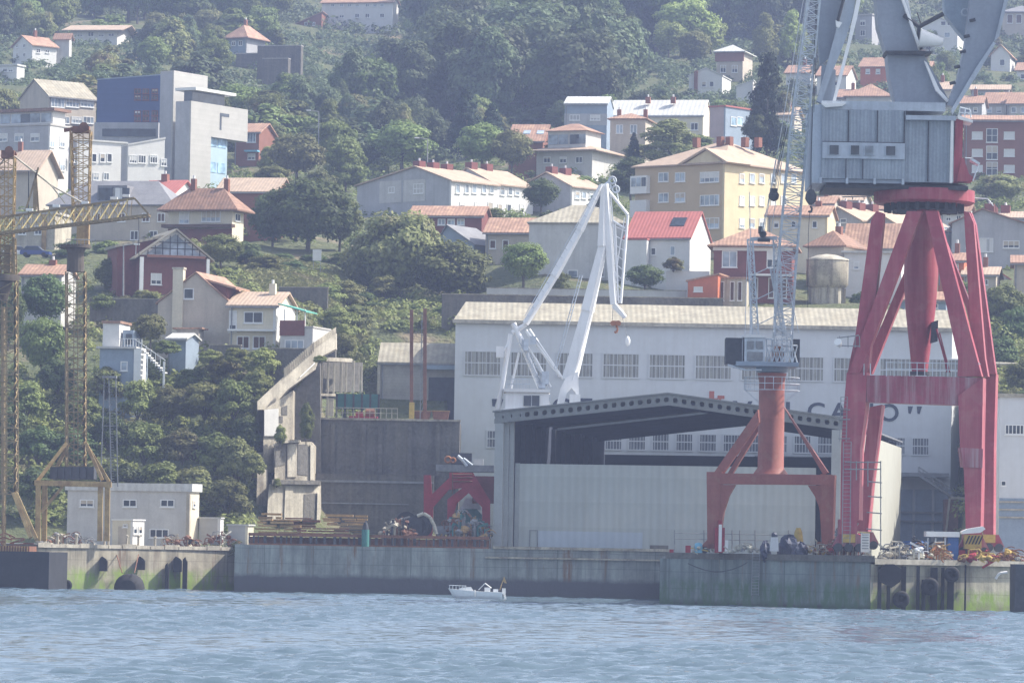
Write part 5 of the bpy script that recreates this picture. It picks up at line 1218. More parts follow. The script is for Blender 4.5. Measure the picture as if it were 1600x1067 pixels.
for k in range(11):
    u = 725 + 72.1*k
    if u < 1470: hallwin(u, u+58, 549 + (u-800)*.0175, 589 + (u-800)*.0175, G['hallpane'], 10)
for k in range(20):
    u = 760 + 36.9*k
    if u < 1460: hallwin(u, u+28, 675 + (u-970)*.0175, 704 + (u-970)*.0175, G['hallpane_dark'], 6, 1)
# writing on the wall, set letter by letter
def glyph(ch, size, weight):
    cu = bpy.data.curves.new('glyph', 'FONT'); cu.body = ch; cu.size = size; cu.extrude = .03; cu.offset = weight; cu.resolution_u = 4
    ob = bpy.data.objects.new('glyph', cu); COL.objects.link(ob)
    dg = bpy.context.evaluated_depsgraph_get()
    me = ob.evaluated_get(dg).to_mesh()
    vs = [v.co.copy() for v in me.vertices]; fs = [tuple(p.vertices) for p in me.polygons]
    ob.evaluated_get(dg).to_mesh_clear(); bpy.data.objects.remove(ob); bpy.data.curves.remove(cu)
    return vs, fs
hh = px(30, Y)
def put(ch, u, vtop, hpx, wpx):
    vs, fs = glyph(ch, 3.0, .055)
    lo = [min(v[i] for v in vs) for i in range(2)]; hi = [max(v[i] for v in vs) for i in range(2)]
    c = at(u, vtop + hpx, Y); H_ = px(hpx, Y); W_ = px(wpx, Y)
    out = [(c.x + ((v.x-lo[0])/(hi[0]-lo[0]) - .5)*W_, Y - .04 - v.z, c.z + (v.y-lo[1])/(hi[1]-lo[1])*H_) for v in vs]
    MB().add(out, fs).build('letter', G['letter'], hall)
base = 629
for ch, u in zip('FACTORIASVULCANO', [803, 840, 876, 912, 948, 985, 1014, 1047, 1084, 1160, 1200, 1238, 1275, 1311, 1351, 1389]):
    w = {'I': 7, 'F': 22, 'L': 21, 'O': 30, 'C': 27, 'A': 31, 'V': 31}.get(ch, 26)
    put(ch, u, base + (u-1275)*.0175 - .5, 28, w)
for u in (772, 782, 1422, 1436): 
    c = at(u, 632 + (u-1275)*.0175, Y); e = .045
    MB().prism([(c.x-px(3.5,Y), Y-.06, c.z), (c.x+px(4.5,Y), Y-.06, c.z), (c.x+px(1,Y), Y-.06, c.z-px(12,Y)), (c.x-px(2.5,Y), Y-.06, c.z-px(11,Y))], (0, .05, 0)).build('quotation_mark', G['letter'], hall)
em = MB()
for (a, b, c_, d) in ((1103,1122,622,646),(1108,1116,611,622),(1099,1106,628,640),(1121,1132,618,623),(1123,1127,623,634)):
    p = at(a, d, Y); q = at(b, c_, Y); em.box(p.x, q.x, Y-.05, Y-.001, p.z, q.z)
em.build('emblem', G['emblem'], hall)
# lower part of the hall seen right of the shed: canopy, door bays, outside stair
p = at(1392, 738, 598); q = at(1487, 745, 598)
MB().box(p.x, x1-.5, 596.5, 599.99, p.z-.5, p.z).build('canopy', G['midsteel'], hall)
for k in range(3):
    a = at(1400+30*k, 800, 599.8); b = at(1426+30*k, 765, 599.8); MB().box(a.x, b.x, 599.86, 599.99, 5, b.z).build('door', G['bluegrey'], hall)
for v in (798, 812): 
    a = at(1390, v, 599); MB().box(a.x, x1-1, 599.6, 599.85, a.z-.25, a.z).build('pipe_rail', G['midsteel'], hall)
MB().box(at(1180, 700, 599).x, at(1300, 700, 599).x, 599.6, 599.99, at(1240, 722, 599).z, at(1240, 712, 599).z).build('cable_tray', G['midsteel'], hall)
st = thing('outside_stair', 'steel outside stair rising to a landing against the hall wall, right of the shed', 'stair', at(1460, 800, 592))
m = MB(); A = at(1436, 742, 592); B = at(1488, 776, 592)
for dy in (0, 1.4): m.beam(A + Vector((0, dy, 0)), B + Vector((0, dy, 0)), .3, .12)
n = 14
for k in range(n): m.cbox(A.lerp(B, (k+.5)/n) + Vector((0, .7, .05)), .35, 1.3, .06)
m.build('flight', G['midsteel'], st)
m = MB(); 
for dy in (0, 1.4):
    for dz in (.55, 1.05): m.beam(A + Vector((0, dy, dz)), B + Vector((0, dy, dz)), .07)
    for k in range(8): m.beam(A.lerp(B, k/7) + Vector((0, dy, 0)), A.lerp(B, k/7) + Vector((0, dy, 1.05)), .06)
m.build('railing', G['midsteel'], st)
MB().box(B.x-.3, at(1509, 776, 592).x, 591.6, 594, B.z-.3, B.z).build('landing', G['concrete_pale'], st)
MB().beam(at(1484, 778, 592), at(1474, 868, 592), .25).beam(at(1507, 778, 592), at(1507, 868, 592), .25).build('posts', G['concrete_pale'], st)
MB().box(at(1486, 0, 592).x, at(1508, 0, 592).x, 592.2, 593.9, 5, B.z-.31).build('store_below', G['rust'], st)

# ---------------------------------------------------------------- the covered slip (open gable shed)
yaw = R(-8.9)
O = at(775, 858, 505); O.z = 5.0
shed = thing('covered_slipway', 'long open-fronted grey shed with a low pitched roof over the slipway', 'shed', O, yaw)
Wd = px(535, 505)/math.cos(yaw) * 1.0; Lg = 87.0
eL = at(775, 651, 505).z - 5; ap = at(1040, 627, 503).z - 5 + .3; xa = px(265, 505)/math.cos(yaw)
eR = at(1308, 663, 502).z - 5
def sw(mb, name, m, par=None, **k): return mb.build(name, m, par or shed, local=True, **k)
# roof in two runs with an open slot between, so that a strip of sun falls on the next frame
def roofrun(mb, y0, y1, dz=0, th=.18):
    mb.prism([(-.3, y0, eL+dz), (xa, y0, ap+dz), (xa, y0, ap+dz+th), (-.3, y0, eL+dz+th)], (0, y1-y0, 0))
    mb.prism([(xa, y0, ap+dz), (Wd+.3, y0, eR+dz), (Wd+.3, y0, eR+dz+th), (xa, y0, ap+dz+th)], (0, y1-y0, 0))
mb = MB(); roofrun(mb, -.9, 38.0, .25); roofrun(mb, 40.4, Lg, .25); sw(mb, 'roof', G['shedroof'])
for y in (12, 25, 52, 66, 80):
    for (xA, zA, xB, zB) in ((0, eL, xa, ap), (xa, ap, Wd, eR)):
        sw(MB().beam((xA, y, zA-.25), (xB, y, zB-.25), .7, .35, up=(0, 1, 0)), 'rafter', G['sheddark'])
mb = MB()
for (xA, zA, xB, zB) in ((.6, eL, xa, ap), (xa, ap, Wd-.6, eR)):
    mb.beam((xA, 41.2, zA-.15), (xB, 41.2, zB-.15), .25, .4, up=(0, 1, 0))
sw(mb, 'slot_frame', G['shedgrey'])  # coloured paler than the rafters to carry the strip of sun
# front fascia: castellated girder with a row of openings
th = 1.2; fas = MB()
def girder(mb, A, B, n):
    A = Vector(A); B = Vector(B); d = (B-A)
    up = Vector((0, 0, 1))
    def q(t, z, y=0): return A + d*t + up*z + Vector((0, y, 0))
    for (z0, z1) in ((-.02, .34), (th-.34, th)):
        mb.prism([q(0, z0), q(1, z0), q(1, z1), q(0, z1)], (0, .7, 0))
    for k in range(n):
        t0 = (k + .0)/n; t1 = (k + .62 + (3 if k < 3 and A.x < 1 else 0)*.13)/n
        mb.prism([q(t0, .34), q(t1, .34), q(t1-.10/n, th/2), q(t1, th-.34), q(t0, th-.34), q(t0+.10/n, th/2)], (0, .35, 0))
girder(fas, (-.3, -.95, eL-th+.45), (xa, -.95, ap-th+.45), 20)
girder(fas, (xa, -.95, ap-th+.45), (Wd+.3, -.95, eR-th+.45), 20)
sw(fas, 'fascia_girder', G['fascia'])
cap = MB(); cap.prism([(-.5, -1.15, eL+.46), (xa, -1.15, ap+.46), (xa, -1.15, ap+.62), (-.5, -1.15, eL+.62)], (0, 1.3, 0)).prism([(xa, -1.15, ap+.46), (Wd+.5, -1.15, eR+.46), (Wd+.5, -1.15, eR+.62), (xa, -1.15, ap+.62)], (0, 1.3, 0))
sw(cap, 'roof_edge', G['fascia'])
sw(MB().box(-.2, .75, -.9, .6, -.5, eL-.7), 'column', G['shedgrey'])
sw(MB().box(1.25, 1.75, .2, .9, -.5, eL-.5).box(.75, 1.25, -.2, .1, -.5, eL-.6), 'column', G['shedgrey'])
sw(MB().box(Wd-1.3, Wd-.35, -.9, .6, -.5, eR-.7), 'column', G['shedgrey'])
sw(MB().box(Wd-.35, Wd+.2, -.9, .9, -.5, eR+.2), 'column', G['shedside'])
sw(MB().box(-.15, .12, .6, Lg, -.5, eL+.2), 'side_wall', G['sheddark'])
sw(MB().box(Wd-.1, Wd+.15, .9, Lg, -.5, eR-.4), 'side_wall', G['shedside'])
for y in range(8, 80, 8):
    sw(MB().box(.121, .62, y-.3, y+.3, -.5, eL-.2), 'wall_column', G['darksteel']); sw(MB().box(Wd-.62, Wd-.101, y-.3, y+.3, -.5, eR-.5), 'wall_column', G['darksteel'])
# low rear wall
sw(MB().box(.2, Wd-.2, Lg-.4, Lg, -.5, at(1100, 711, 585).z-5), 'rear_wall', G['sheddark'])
# big front door panel and its details
dl = px(28, 505)/math.cos(yaw); dr = px(491, 505)/math.cos(yaw); dt = at(803, 716, 505).z - 5
d = sw(MB().box(dl, dr, 1.0, 1.5, -.4, dt-.55), 'front_door', G['sheddoor'])
sw(MB().box(dl-.15, dl+.35, .88, .99, -.4, dt-.5), 'door_edge', G['shedgrey'], d)
sw(MB().box(dl+px(36,505), dl+px(200,505), .955, .995, .1, px(33, 505)), 'repainted_patch', mat('bluish_patch_paint', (.43,.48,.52), var=.04, lines=('X', 1.2), lineamt=.1), d)
k = px(1, 505); mb = MB()
for (a, b) in ((22, 23.2), (34, 35.2)): mb.box(dl+a*k, dl+b*k, .93, .99, 0, 34*k)
mb.box(dl+23.2*k, dl+34*k, .93, .99, 33*k, 34*k); sw(mb, 'wicket_door', G['midsteel'], d)
mb = MB(); g0 = px(505, 505)/math.cos(yaw)
for z in (1.2, 3.0, 4.8): mb.box(dr+.2, Wd-1.4, 6, 6.3, z, z+.5)
mb.box(dr+.1, Wd-1.35, 7, 7.4, -.4, 7.5); sw(mb, 'stacked_plates', G['bluegrey'])

# ---------------------------------------------------------------- left: walls, stair block, small hall
w = thing('retaining_wall', 'tall dark stained retaining wall left of the slipway shed', 'retaining wall', at(600, 800, 556))
a = at(488, 800, 556); b = at(716, 800, 556); zt = at(600, 657, 556).z; zm = at(600, 742, 556).z
MB().box(a.x, b.x, 556, 572, 3, zt).build('wall_face', G['concrete_dark'], w)
MB().box(a.x, b.x-3, 553.6, 555.99, 3, zm).build('lower_tier', G['concrete_dark'], w)
MB().box(a.x, b.x-3, 553.4, 553.59, zm-1.0, zm-.75).box(a.x, b.x-6, 553.4, 553.59, zm-3.6, zm-3.45).build('pipe_run', G['midsteel'], w)
bt = MB()
for u in (520, 568, 594, 640, 684):
    p = at(u, 700, 555.8); bt.box(p.x-.25, p.x+.25, 555.6, 555.99, zm, zt-.5)
bt.build('pilaster', G['concrete_dark'], w)
MB().box(a.x-.1, b.x+.1, 555.7, 558, zt, zt+.25).build('coping', G['concrete'], w)
p = at(635, 815, 553.3); tun = MB(); tun.lathe((0, 0, 0), [(px(16, 553), 0), (px(16, 553), .2)], 20)
tun.V = [(p.x + v[0], 553.35 - v[2], p.z + v[1]) for v in tun.V]; tun.build('dark_tunnel_disc', G['hazard_black'], w)  # flat black disc stands in for the dark inside of the tunnel
rl = MB()
for k in range(16):
    p = at(492 + k*8.6, 640, 556.4); rl.beam((p.x, 556.4, zt+.25), (p.x, 556.4, zt+1.5), .07)
p, q = at(492, 640, 556.4), at(622, 640, 556.4); rl.beam((p.x, 556.4, zt+1.5), (q.x, 556.4, zt+1.5), .08).beam((p.x, 556.4, zt+.9), (q.x, 556.4, zt+.9), .06)
rl.build('railing', G['concrete_pale'], w)
h = House('small_hall', 'grey concrete workshop with a pale fibre-cement roof left of the white hall', 592, 716, 722, 656, 568, 604, -3, G['stone'], D=9, cat='workshop')
h.gable('X', 31, 'fibre', oh=.3); h.slab(h.W*.62, h.W*.98, -.15, -.01, 0, px(66, 604), 'darksteel', 'opening_shade'); h.slab(h.W*.55, h.W, -1.2, -.02, px(78, 604), px(84, 604), 'bluegrey', 'gutter_box'); h.slab(-.3, .1, -.3, -.02, 0, h.H, 'concrete_pale', 'corner_post')  # the dark slab stands in for shade inside an opening
c = thing('green_hopper', 'green steel bunker panel on the terrace in front of the grey workshop', 'bunker', at(560, 640, 562))
p, q = at(526, 638, 562), at(592, 616, 562); MB().box(p.x, q.x, 562, 565, p.z, q.z).build('panel', G['teal'], c)
m = MB()
for k in range(6): x = p.x + (q.x-p.x)*k/5; m.box(x-.12, x+.12, 561.8, 561.99, p.z-1.3, q.z)
m.build('ribs', G['darksteel'], c)
c = thing('red_machine', 'rusty red winch machine on the terrace behind the railing', 'machine', at(565, 657, 560))
p, q = at(545, 656, 560), at(590, 640, 560); MB().box(p.x, q.x, 560, 562, p.z, p.z+.5).box(p.x+.8, p.x+1.7, 560.2, 561.8, p.z+.5, q.z-.3).build('frame', G['redpaint'], c)
MB().tube((p.x+2.0, 561, p.z+.9), (q.x-.4, 561, p.z+.9), .55, n=14).build('drum', G['rust'], c)
for i, (u0, u1) in enumerate([(647, 673), (675, 702)]):
    p, q = at(u0, 657, 559), at(u1, 643, 559)
    c = thing('skip_container', ['rusty orange skip beside the yellow post on the terrace', 'rusty orange skip nearest the white hall on the terrace'][i], 'skip', p)
    MB().prism([(p.x+.2, 559, p.z), (q.x-.2, 559, p.z), (q.x, 559, q.z), (p.x, 559, q.z)], (0, 1.8, 0)).build('body', G['rust'], c)
    MB().box(p.x-.05, q.x+.05, 558.9, 560.9, q.z+.004, q.z+.12).build('rim', G['timber'], c)
for i, (u, vt, vb) in enumerate([(643, 484, 658), (664, 482, 658)]):
    p, q = at(u, vb, 558), at(u, vt, 558); c = thing('mast_post', ['rust brown post with a yellow foot left of its twin before the grey workshop', 'rust brown lattice braced post right of its twin before the grey workshop'][i], 'post', p)
    MB().beam(p, q, .42, .42).build('shaft', G['rust'], c)
    if i == 0: MB().cbox((p.x, 558, p.z + 1.1), .62, .62, 2.4).build('foot', G['hazard_yellow'], c)
    else:
        m = MB()
        for k in range(14): z = p.z + 1 + k*.85; m.beam((p.x-.55, 558, z), (p.x-.21, 558, z+.8), .07)
        m.beam((p.x-.6, 558, p.z), (p.x-.6, 558, q.z-.5), .1); m.build('ladder', G['midsteel'], c)
# stepped concrete block with the sloping stair
s = thing('stair_block', 'weathered pale concrete block of stepped buttresses with a long sloping stair', 'stair tower', at(450, 808, 540))
def pp(name, pts, Y0, dy, m):
    mb = MB(); mb.prism([at(u, v, Y0 + .09*(u-400)) for u, v in pts], (0, dy, 0)); return mb.build(name, G[m], s)
pp('lower_block', [(417,812),(420,756),(498,756),(499,812)], 538, 16, 'concrete_pale')
pp('ledge', [(425,749),(499,751),(499,757),(425,756)], 537, 5, 'concrete_dark')
pp('middle_block', [(429,752),(429,694),(440,690),(486,690),(491,696),(490,752)], 541, 14, 'concrete')
pp('ledge', [(427,694),(440,688),(468,687),(468,691),(440,692),(427,697)], 540, 3, 'concrete_pale')
pp('upper_block', [(411,738),(412,640),(458,610),(457,686),(432,694),(429,738)], 544, 12, 'concrete')
pp('side_block', [(397,708),(413,706),(413,734),(397,733)], 545, 8, 'concrete_pale')
pp('side_block', [(402,735),(418,733),(418,812),(400,812)], 542, 10, 'concrete')
pp('white_panel', [(413,640),(435,638),(435,681),(413,681)], 543.6, .3, 'offwhite')
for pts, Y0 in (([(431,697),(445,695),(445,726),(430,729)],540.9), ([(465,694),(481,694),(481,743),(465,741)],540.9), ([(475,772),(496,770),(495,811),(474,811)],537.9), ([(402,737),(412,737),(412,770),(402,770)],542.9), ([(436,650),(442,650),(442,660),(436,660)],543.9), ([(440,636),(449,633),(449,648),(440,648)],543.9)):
    pp('recess_shade', pts, Y0, .08, 'concrete_dark')  # thin dark plates stand in for the shade inside recesses
for pts, Y0 in (([(485,694),(491,697),(490,750),(485,750)],540.6), ([(496,770),(500,770),(499,812),(495,812)],537.6), ([(449,694),(463,693),(463,745),(449,745)],540.7), ([(446,758),(458,758),(457,811),(444,811)],537.7)):
    pp('buttress', pts, Y0, 1.0, 'concrete_pale')
m = MB(); m.prism([at(u, v, 555) for u, v in [(452,622),(500,566),(502,812),(452,812)]], (0, 3, 0)); m.build('shaded_wall', G['concrete_dark'], s)  # shade of this wall is put into its dark concrete colour
pp('shaded_wall', [(380,700),(404,640),(414,640),(414,812),(380,812)], 550, 8, 'concrete_dark')  # dark colour for shade here too
pp('stair_flight', [(402,640),(402,627),(446,586),(490,545),(525,520),(525,545),(497,560),(493,577),(450,608),(422,640)], 546, 3.0, 'concrete_pale')
pp('parapet', [(444,588),(444,576),(489,536),(525,511),(525,521),(490,546)], 545.9, .3, 'concrete')
m = MB()
for k in range(17):
    t = k/16; u = 444+46*t; v = 576-40*t; Ys = 545.7 + .09*(u-400); m.beam(at(u, v+14, Ys), at(u, v-2, Ys), .10)
m.build('stair_railing', G['concrete_pale'], s)
pp('painted_sun_strip', [(469,588),(492,566),(492,568),(469,590)], 545.6, .2, 'whiteframe')  # white strip stands in for a line of sunlight under the stair
for (u, vt, vb, wd) in ((500, 556, 655, 5), (511, 562, 650, 3), (521, 564, 615, 3), (532, 565, 614, 4), (540, 565, 613, 3), (551, 563, 614, 4), (563, 572, 614, 3), (487, 560, 700, 2.5), (517, 622, 650, 8)):
    Ys = 549 + .09*(u-400); p, q = at(u, vb, Ys), at(u, vt, Ys); MB().box(p.x-px(wd/2, 549), p.x+px(wd/2, 549), Ys, Ys+.6, p.z, q.z).build('post', G['concrete'] if wd == 5 else G['concrete_pale'], s)
pp('top_beam', [(508,558),(550,560),(550,566),(508,564)], 548.8, 2, 'concrete_pale')
pp('cross_beam', [(486,614),(524,615),(524,619),(486,618)], 548.7, 1, 'concrete')
pp('back_wall', [(505,566),(566,566),(566,612),(505,612)], 553, 2, 'concrete_dark')
h = House('low_wall', 'broken grey wall on the grass bank above the stair block', 415, 524, 528, 560, 546, 566, -6, G['concrete_dark'], D=1, cat='wall'); h.flat('concrete', .05, .12)

# long white office building on the left quay
h = House('site_office', 'long pale two-storey site office with a flat roof on the left quay', 104, 297, 310, 846, 768, 523, -20, G['offwhite'], side=G['cream'], cat='office building', sink=1)  # end wall in a brighter render that stands in for sunlight
h.flat('sheetX', .25, .9); h.win('f', [136, 203, 262], [786], 22, 12, 'dark', 1); h.win('f', [249], [833], 30, 14, 'dark', 2); h.win('r', [303], [787], 4, 11, 'dark', 0)
h.slab(h.W-.4, h.W+.02, -.4, -.01, -1, h.H, 'concrete_pale', 'corner_pier')
k_ = House('kiosk', 'small cream and white kiosk standing on the left quay', 175, 207, 225, 850, 813, 515, -38, G['cream'], side=G['white'], cat='kiosk', sink=1)
k_.flat('whiteframe', .1, .15); k_.win('r', [211, 219], [828], 6, 12, 'dark', 0); k_.win('f', [196], [821], 7, 5, 'dark', 0); k_.slab(k_.W*.3, k_.W*.7, -.05, -.005, 0, 2.0, 'beige', 'door')
h = House('site_hut', 'grey site hut with a white edge right of the long office', 311, 344, 349, 836, 810, 524, -18, G['lightgrey'], side=G['white'], cat='hut', sink=1); h.flat('sheetX', .1, .15)
h = House('site_hut', 'cream site hut with a sloping roof furthest right beside the dark quay', 356, 387, 396, 843, 821, 520, -26, G['lightgrey'], side=G['cream'], cat='hut', sink=1); h.flat('sheetX', .15, .15)
h = House('pale_workshop', 'pale grey workshop building at the right edge behind the quay', 1560, 1680, 1690, 868, 622, 520, -2, G['hallwall'], D=20, cat='building', sink=1); h.flat('fibreX', .3, .4)
h.win('f', [1585], [671], 30, 16, 'dark', 4); h.win('f', [1568], [755], 8, 8, 'dark', 0)
for v in (785, 797, 809): h.slab(0, h.W, -.3, -.01, px(866-v, 520), px(868.5-v, 520), 'concrete_pale', 'rail')
h.slab(0, h.W, -.06, -.01, 0, px(88, 520), 'bluegrey', 'plinth')
m = MB(); p = at(1490, 566, 607); q = at(1640, 571, 607); m.tube(p, q, .22, n=8)
for u in (1545, 1600): a = at(u, 569, 607); m.beam((a.x, 607, a.z), (a.x, 607, a.z-9), .2)
m.build('pipe_bridge', G['concrete_pale'], label='thin pale pipe crossing the green bank right of the red crane', cat='pipe')
# ---------------------------------------------------------------- the big red crane
def poly_beam(mb, pts_px, Y, dy):
    """solid plate cut from the outline of a box girder: pixel corners on one plane, real thickness in depth"""
    return mb.prism([at(u, v, Y) for u, v in pts_px], (0, dy, 0))
YF, YB = 437.0, 448.0
rc = thing('portal_crane', 'huge dark red portal crane with a blue-grey machine house', 'crane', (at(1435, 862, 442).x, 442, 4.9))
def leg(name, pts, Y0, dy, m='cranered'):
    mb = MB(); mb.prism([at(u, v, Y0) for u, v in pts], (.22*dy, dy, 0)); return mb.build(name, G[m], rc)
# lower portal
l1 = leg('leg', [(1323,582),(1354,582),(1352,640),(1344,700),(1342,812),(1313,812),(1314,700),(1318,640)], YF, 2.6)
leg('leg', [(1359,636),(1378,632),(1371,690),(1362,760),(1356,830),(1338,830),(1346,740)], YB, 2.2)
leg('leg', [(1497,618),(1536,590),(1534,700),(1534,735),(1532,828),(1509,828),(1506,735),(1500,700)], YF, 2.6)
leg('leg', [(1540,584),(1556,584),(1553,700),(1552,850),(1536,850),(1537,700)], YB, 2.2)
collar = MB(); poly_beam(collar, [(1501,699),(1536,701),(1535,731),(1505,729)], YF-.12, 2.85); collar.build('leg_collar', G['cranered_worn'], rc)
bm = MB(); poly_beam(bm, [(1354,586),(1497,589),(1536,590),(1536,634),(1497,633),(1354,628)], YF+.2, 2.2); bm.build('portal_beam', G['cranered_worn'], rc)
bm = MB(); poly_beam(bm, [(1360,590),(1550,593),(1550,628),(1360,625)], YB+.1, 2.0); bm.build('portal_beam', G['cranered'], rc)
bm = MB()
for (u, Y0) in ((1340, YF), (1515, YF)): poly_beam(bm, [(u-8,590),(u+8,590),(u+8,626),(u-8,626)], YF+2.6, YB-YF-2.5)
bm.build('side_beam', G['cranered'], rc)
# upper pyramid
leg('strut', [(1369,330),(1380,333),(1380,345),(1357,575),(1353,583),(1324,583),(1337,520),(1361,345)], YF+.3, 1.5)
leg('strut', [(1417,330),(1440,330),(1344,583),(1326,583),(1335,555)], YF-.1, 1.5)
leg('strut', [(1446,330),(1465,330),(1476,372),(1534,588),(1496,588),(1497,560)], YF+.1, 1.5)
leg('strut', [(1506,330),(1514,332),(1521,348),(1539,560),(1544,588),(1520,588)], YF+2.2, 1.3)
leg('strut', [(1511,332),(1517,332),(1524,350),(1556,584),(1541,584)], YB-1, 1.3)
leg('strut', [(1470,380),(1478,377),(1514,470),(1545,588),(1535,588),(1509,480)], YB-.5, 1.2)
leg('strut', [(1415,420),(1417,445),(1362,584),(1345,584)], YB-.5, 1.2)
sp = MB(); cx = at(1437, 583, 442.5)
def z_at(v): return at(1437, v, 442.5).z
sp.lathe((cx.x, 442.5, 0), [(px(12,442), z_at(583)), (px(13,442), z_at(575)), (px(24,442), z_at(480)), (px(27,442), z_at(430)), (px(26,442), z_at(380)), (px(25,442), z_at(335)), (px(33,442), z_at(316))], 20)
sp.build('king_post', G['cranered'], rc)
MB().lathe((cx.x, 442.5, 0), [(px(16,442), z_at(586)), (px(16,442), z_at(581))], 20).build('pivot_bearing', G['darksteel'], rc)
ringc = at(1444, 308, 442.5)
def zz(v): return at(1444, v, 442.5).z
MB().lathe((ringc.x, 442.5, 0), [(px(74,442), zz(320)), (px(79,442), zz(317)), (px(79,442), zz(299)), (px(70,442), zz(298))], 48, False).build('slewing_ring', G['cranered'], rc)
m = MB()
for k in range(24):
    a = 2*math.pi*k/24; m.cbox((ringc.x + px(60,442)*math.cos(a), 442.5 + px(60,442)*math.sin(a), zz(325)), .35, .35, .9)
m.lathe((ringc.x, 442.5, 0), [(px(50,442), zz(329)), (px(50,442), zz(320))], 24)
m.build('roller_cage', G['darksteel'], rc)
m = MB()
for (u0, u1) in ((1400, 1432), (1470, 1492)): 
    a, b = at(u0, 334, 440), at(u1, 329, 440); m.box(a.x, b.x, 439.4, 441, a.z, b.z)
m.build('walkway', G['darksteel'], rc)
MB().lathe((ringc.x, 442.5, 0), [(px(60,442), zz(298)), (px(66,442), zz(290))], 40).build('turntable_base', G['darksteel'], rc)
hp = MB().wire([at(1316, 308, 443), at(1362, 307, 443)], .06).wire([at(1523, 310, 443), at(1543, 311, 443), at(1552, 322, 443)], .06)
for u in (1332, 1350): hp.wire([at(u, 308, 443), at(u, 312, 443)], .05)
hp.build('cable_arm', G['palsteel'], rc)
# machine house
def zh(v, u=1400): return at(u, v, 439).z
def xh(u, v=230): return at(u, v, 439).x
m = MB().box(xh(1282), xh(1412), 437.2, 449, zh(283), zh(176)).box(xh(1412)+.004, xh(1488), 437.5, 449, zh(287,1450), zh(189,1450)); mh = m.build('machine_house', G['crane_house'], rc)
MB().box(xh(1268), xh(1282)-.004, 437.6, 448.6, zh(290), zh(168)).build('house_end', G['cranepanel'], rc)
MB().box(xh(1281), xh(1474), 437.4, 448.8, zh(175.5), zh(162)).build('roof_band', G['cranepanel'], rc)
MB().box(xh(1412), xh(1490), 436.9, 437.45, zh(191,1450), zh(184,1450)).build('cornice', G['cranepanel'], rc)
MB().box(xh(1283), xh(1411), 437.02, 437.19, zh(252), zh(227)).build('window_band', G['cranepanel'], rc)
for i, (u0, u1) in enumerate([(1294, 1308), (1327, 1340), (1349, 1362), (1382, 1396)]):
    f = MB().box(xh(u0)-.12, xh(u1)+.12, 436.93, 437.01, zh(247), zh(231)).build('window', G['cranepanel'], rc)
    MB().box(xh(u0), xh(u1), 436.87, 436.925, zh(246), zh(232)).build('pane', G['glass'] if i != 2 else G['glass_pale'], f)
m = MB()
for u in (1323, 1368, 1410): m.box(xh(u)-.05, xh(u)+.05, 437.05, 437.19, zh(227), zh(177))
for u in (1320, 1346): m.box(xh(u)-.04, xh(u)+.04, 437.05, 437.19, zh(283), zh(252.5))
for u in (1448,): m.box(xh(u)-.05, xh(u)+.05, 437.38, 437.49, zh(286,1450), zh(192,1450))
m.box(xh(1283), xh(1411), 437.08, 437.19, zh(226.8), zh(225.6)).build('panel_seams', G['darksteel'], rc)
MB().box(xh(1282), xh(1412), 437.4, 448.8, zh(289), zh(283.2)).build('floor_beam', G['cranegrey'], rc)
m = MB()
for u in (1281, 1322, 1365, 1409): m.box(xh(u)-.12, xh(u)+.12, 437.1, 437.35, zh(291), zh(282))
m.build('brackets', G['cranepanel'], rc)
MB().box(xh(1290), xh(1512), 438, 447, zh(296.5), zh(290.5)).build('underframe', G['darksteel'], rc)
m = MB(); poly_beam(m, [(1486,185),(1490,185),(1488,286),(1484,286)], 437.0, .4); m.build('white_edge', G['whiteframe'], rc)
m = MB(); poly_beam(m, [(1493,186),(1505,188),(1503,268),(1498,286),(1489,286)], 438.6, 3); m.build('red_tower', G['cranered'], rc)
m = MB(); poly_beam(m, [(1503,247),(1506,247),(1514,272),(1524,280),(1518,284),(1494,284)], 438.4, 2); m.build('red_bracket', G['cranered'], rc)
m = MB(); poly_beam(m, [(1497,180),(1520,188),(1520,192),(1497,186)], 438.2, 3.4); m.build('white_hood', G['whiteframe'], rc)
m = MB(); poly_beam(m, [(1519,247),(1532,255),(1530,258),(1517,250)], 438, 1.6); m.wire([at(1520,283,438), at(1529,258,438)], .07).wire([at(1508,247,438), at(1520,248,438)], .06); m.build('white_platform', G['palsteel'], rc)
m = MB()
for (a, b) in (((1500,168),(1516,172)), ((1498,176),(1517,178)), ((1500,168),(1498,180)), ((1508,170),(1507,182)), ((1516,172),(1517,184))): m.wire([at(*a, 438.5), at(*b, 438.5)], .06)
m.build('small_railing', G['palsteel'], rc)
# A-frame and booms, cut by the top of the picture
m = MB(); poly_beam(m, [(1284,-60),(1352,-60),(1334,12),(1306,82),(1281,104),(1278,60)], 440, .8); m.build('boom_plate', G['cranegrey'], rc)
m = MB(); poly_beam(m, [(1326,-30),(1338,-30),(1334,20),(1322,60),(1298,120),(1284,162),(1276,158),(1290,110),(1306,50)], 438.6, 1.0); m.build('boom_strut', G['cranepanel'], rc)
m = MB(); poly_beam(m, [(1345,-30),(1351,-30),(1339,30),(1305,162),(1300,162),(1326,60)], 438.2, .5); m.build('boom_tie', G['cranewhite'], rc)
m = MB(); poly_beam(m, [(1284,100),(1306,110),(1304,162),(1281,162)], 439.8, .4); m.build('gusset', G['cranepanel'], rc)
MB().tube(at(1326,-30,437.8), at(1309,34,437.8), .16).build('cylinder_rod', G['darksteel'], rc)
m = MB(); poly_beam(m, [(1306,32),(1316,36),(1311,44),(1307,42)], 437.7, .5); m.build('rod_end', G['cranewhite'], rc)
m = MB(); poly_beam(m, [(1283,162),(1322,162),(1316,166),(1290,168)], 436.9, 1.2); m.build('white_step', G['whiteframe'], rc)
m = MB(); poly_beam(m, [(1366,-40),(1392,-40),(1438,80),(1384,80),(1372,40)], 440.5, 3.2); m.build('mast_upper', G['cranegrey'], rc)
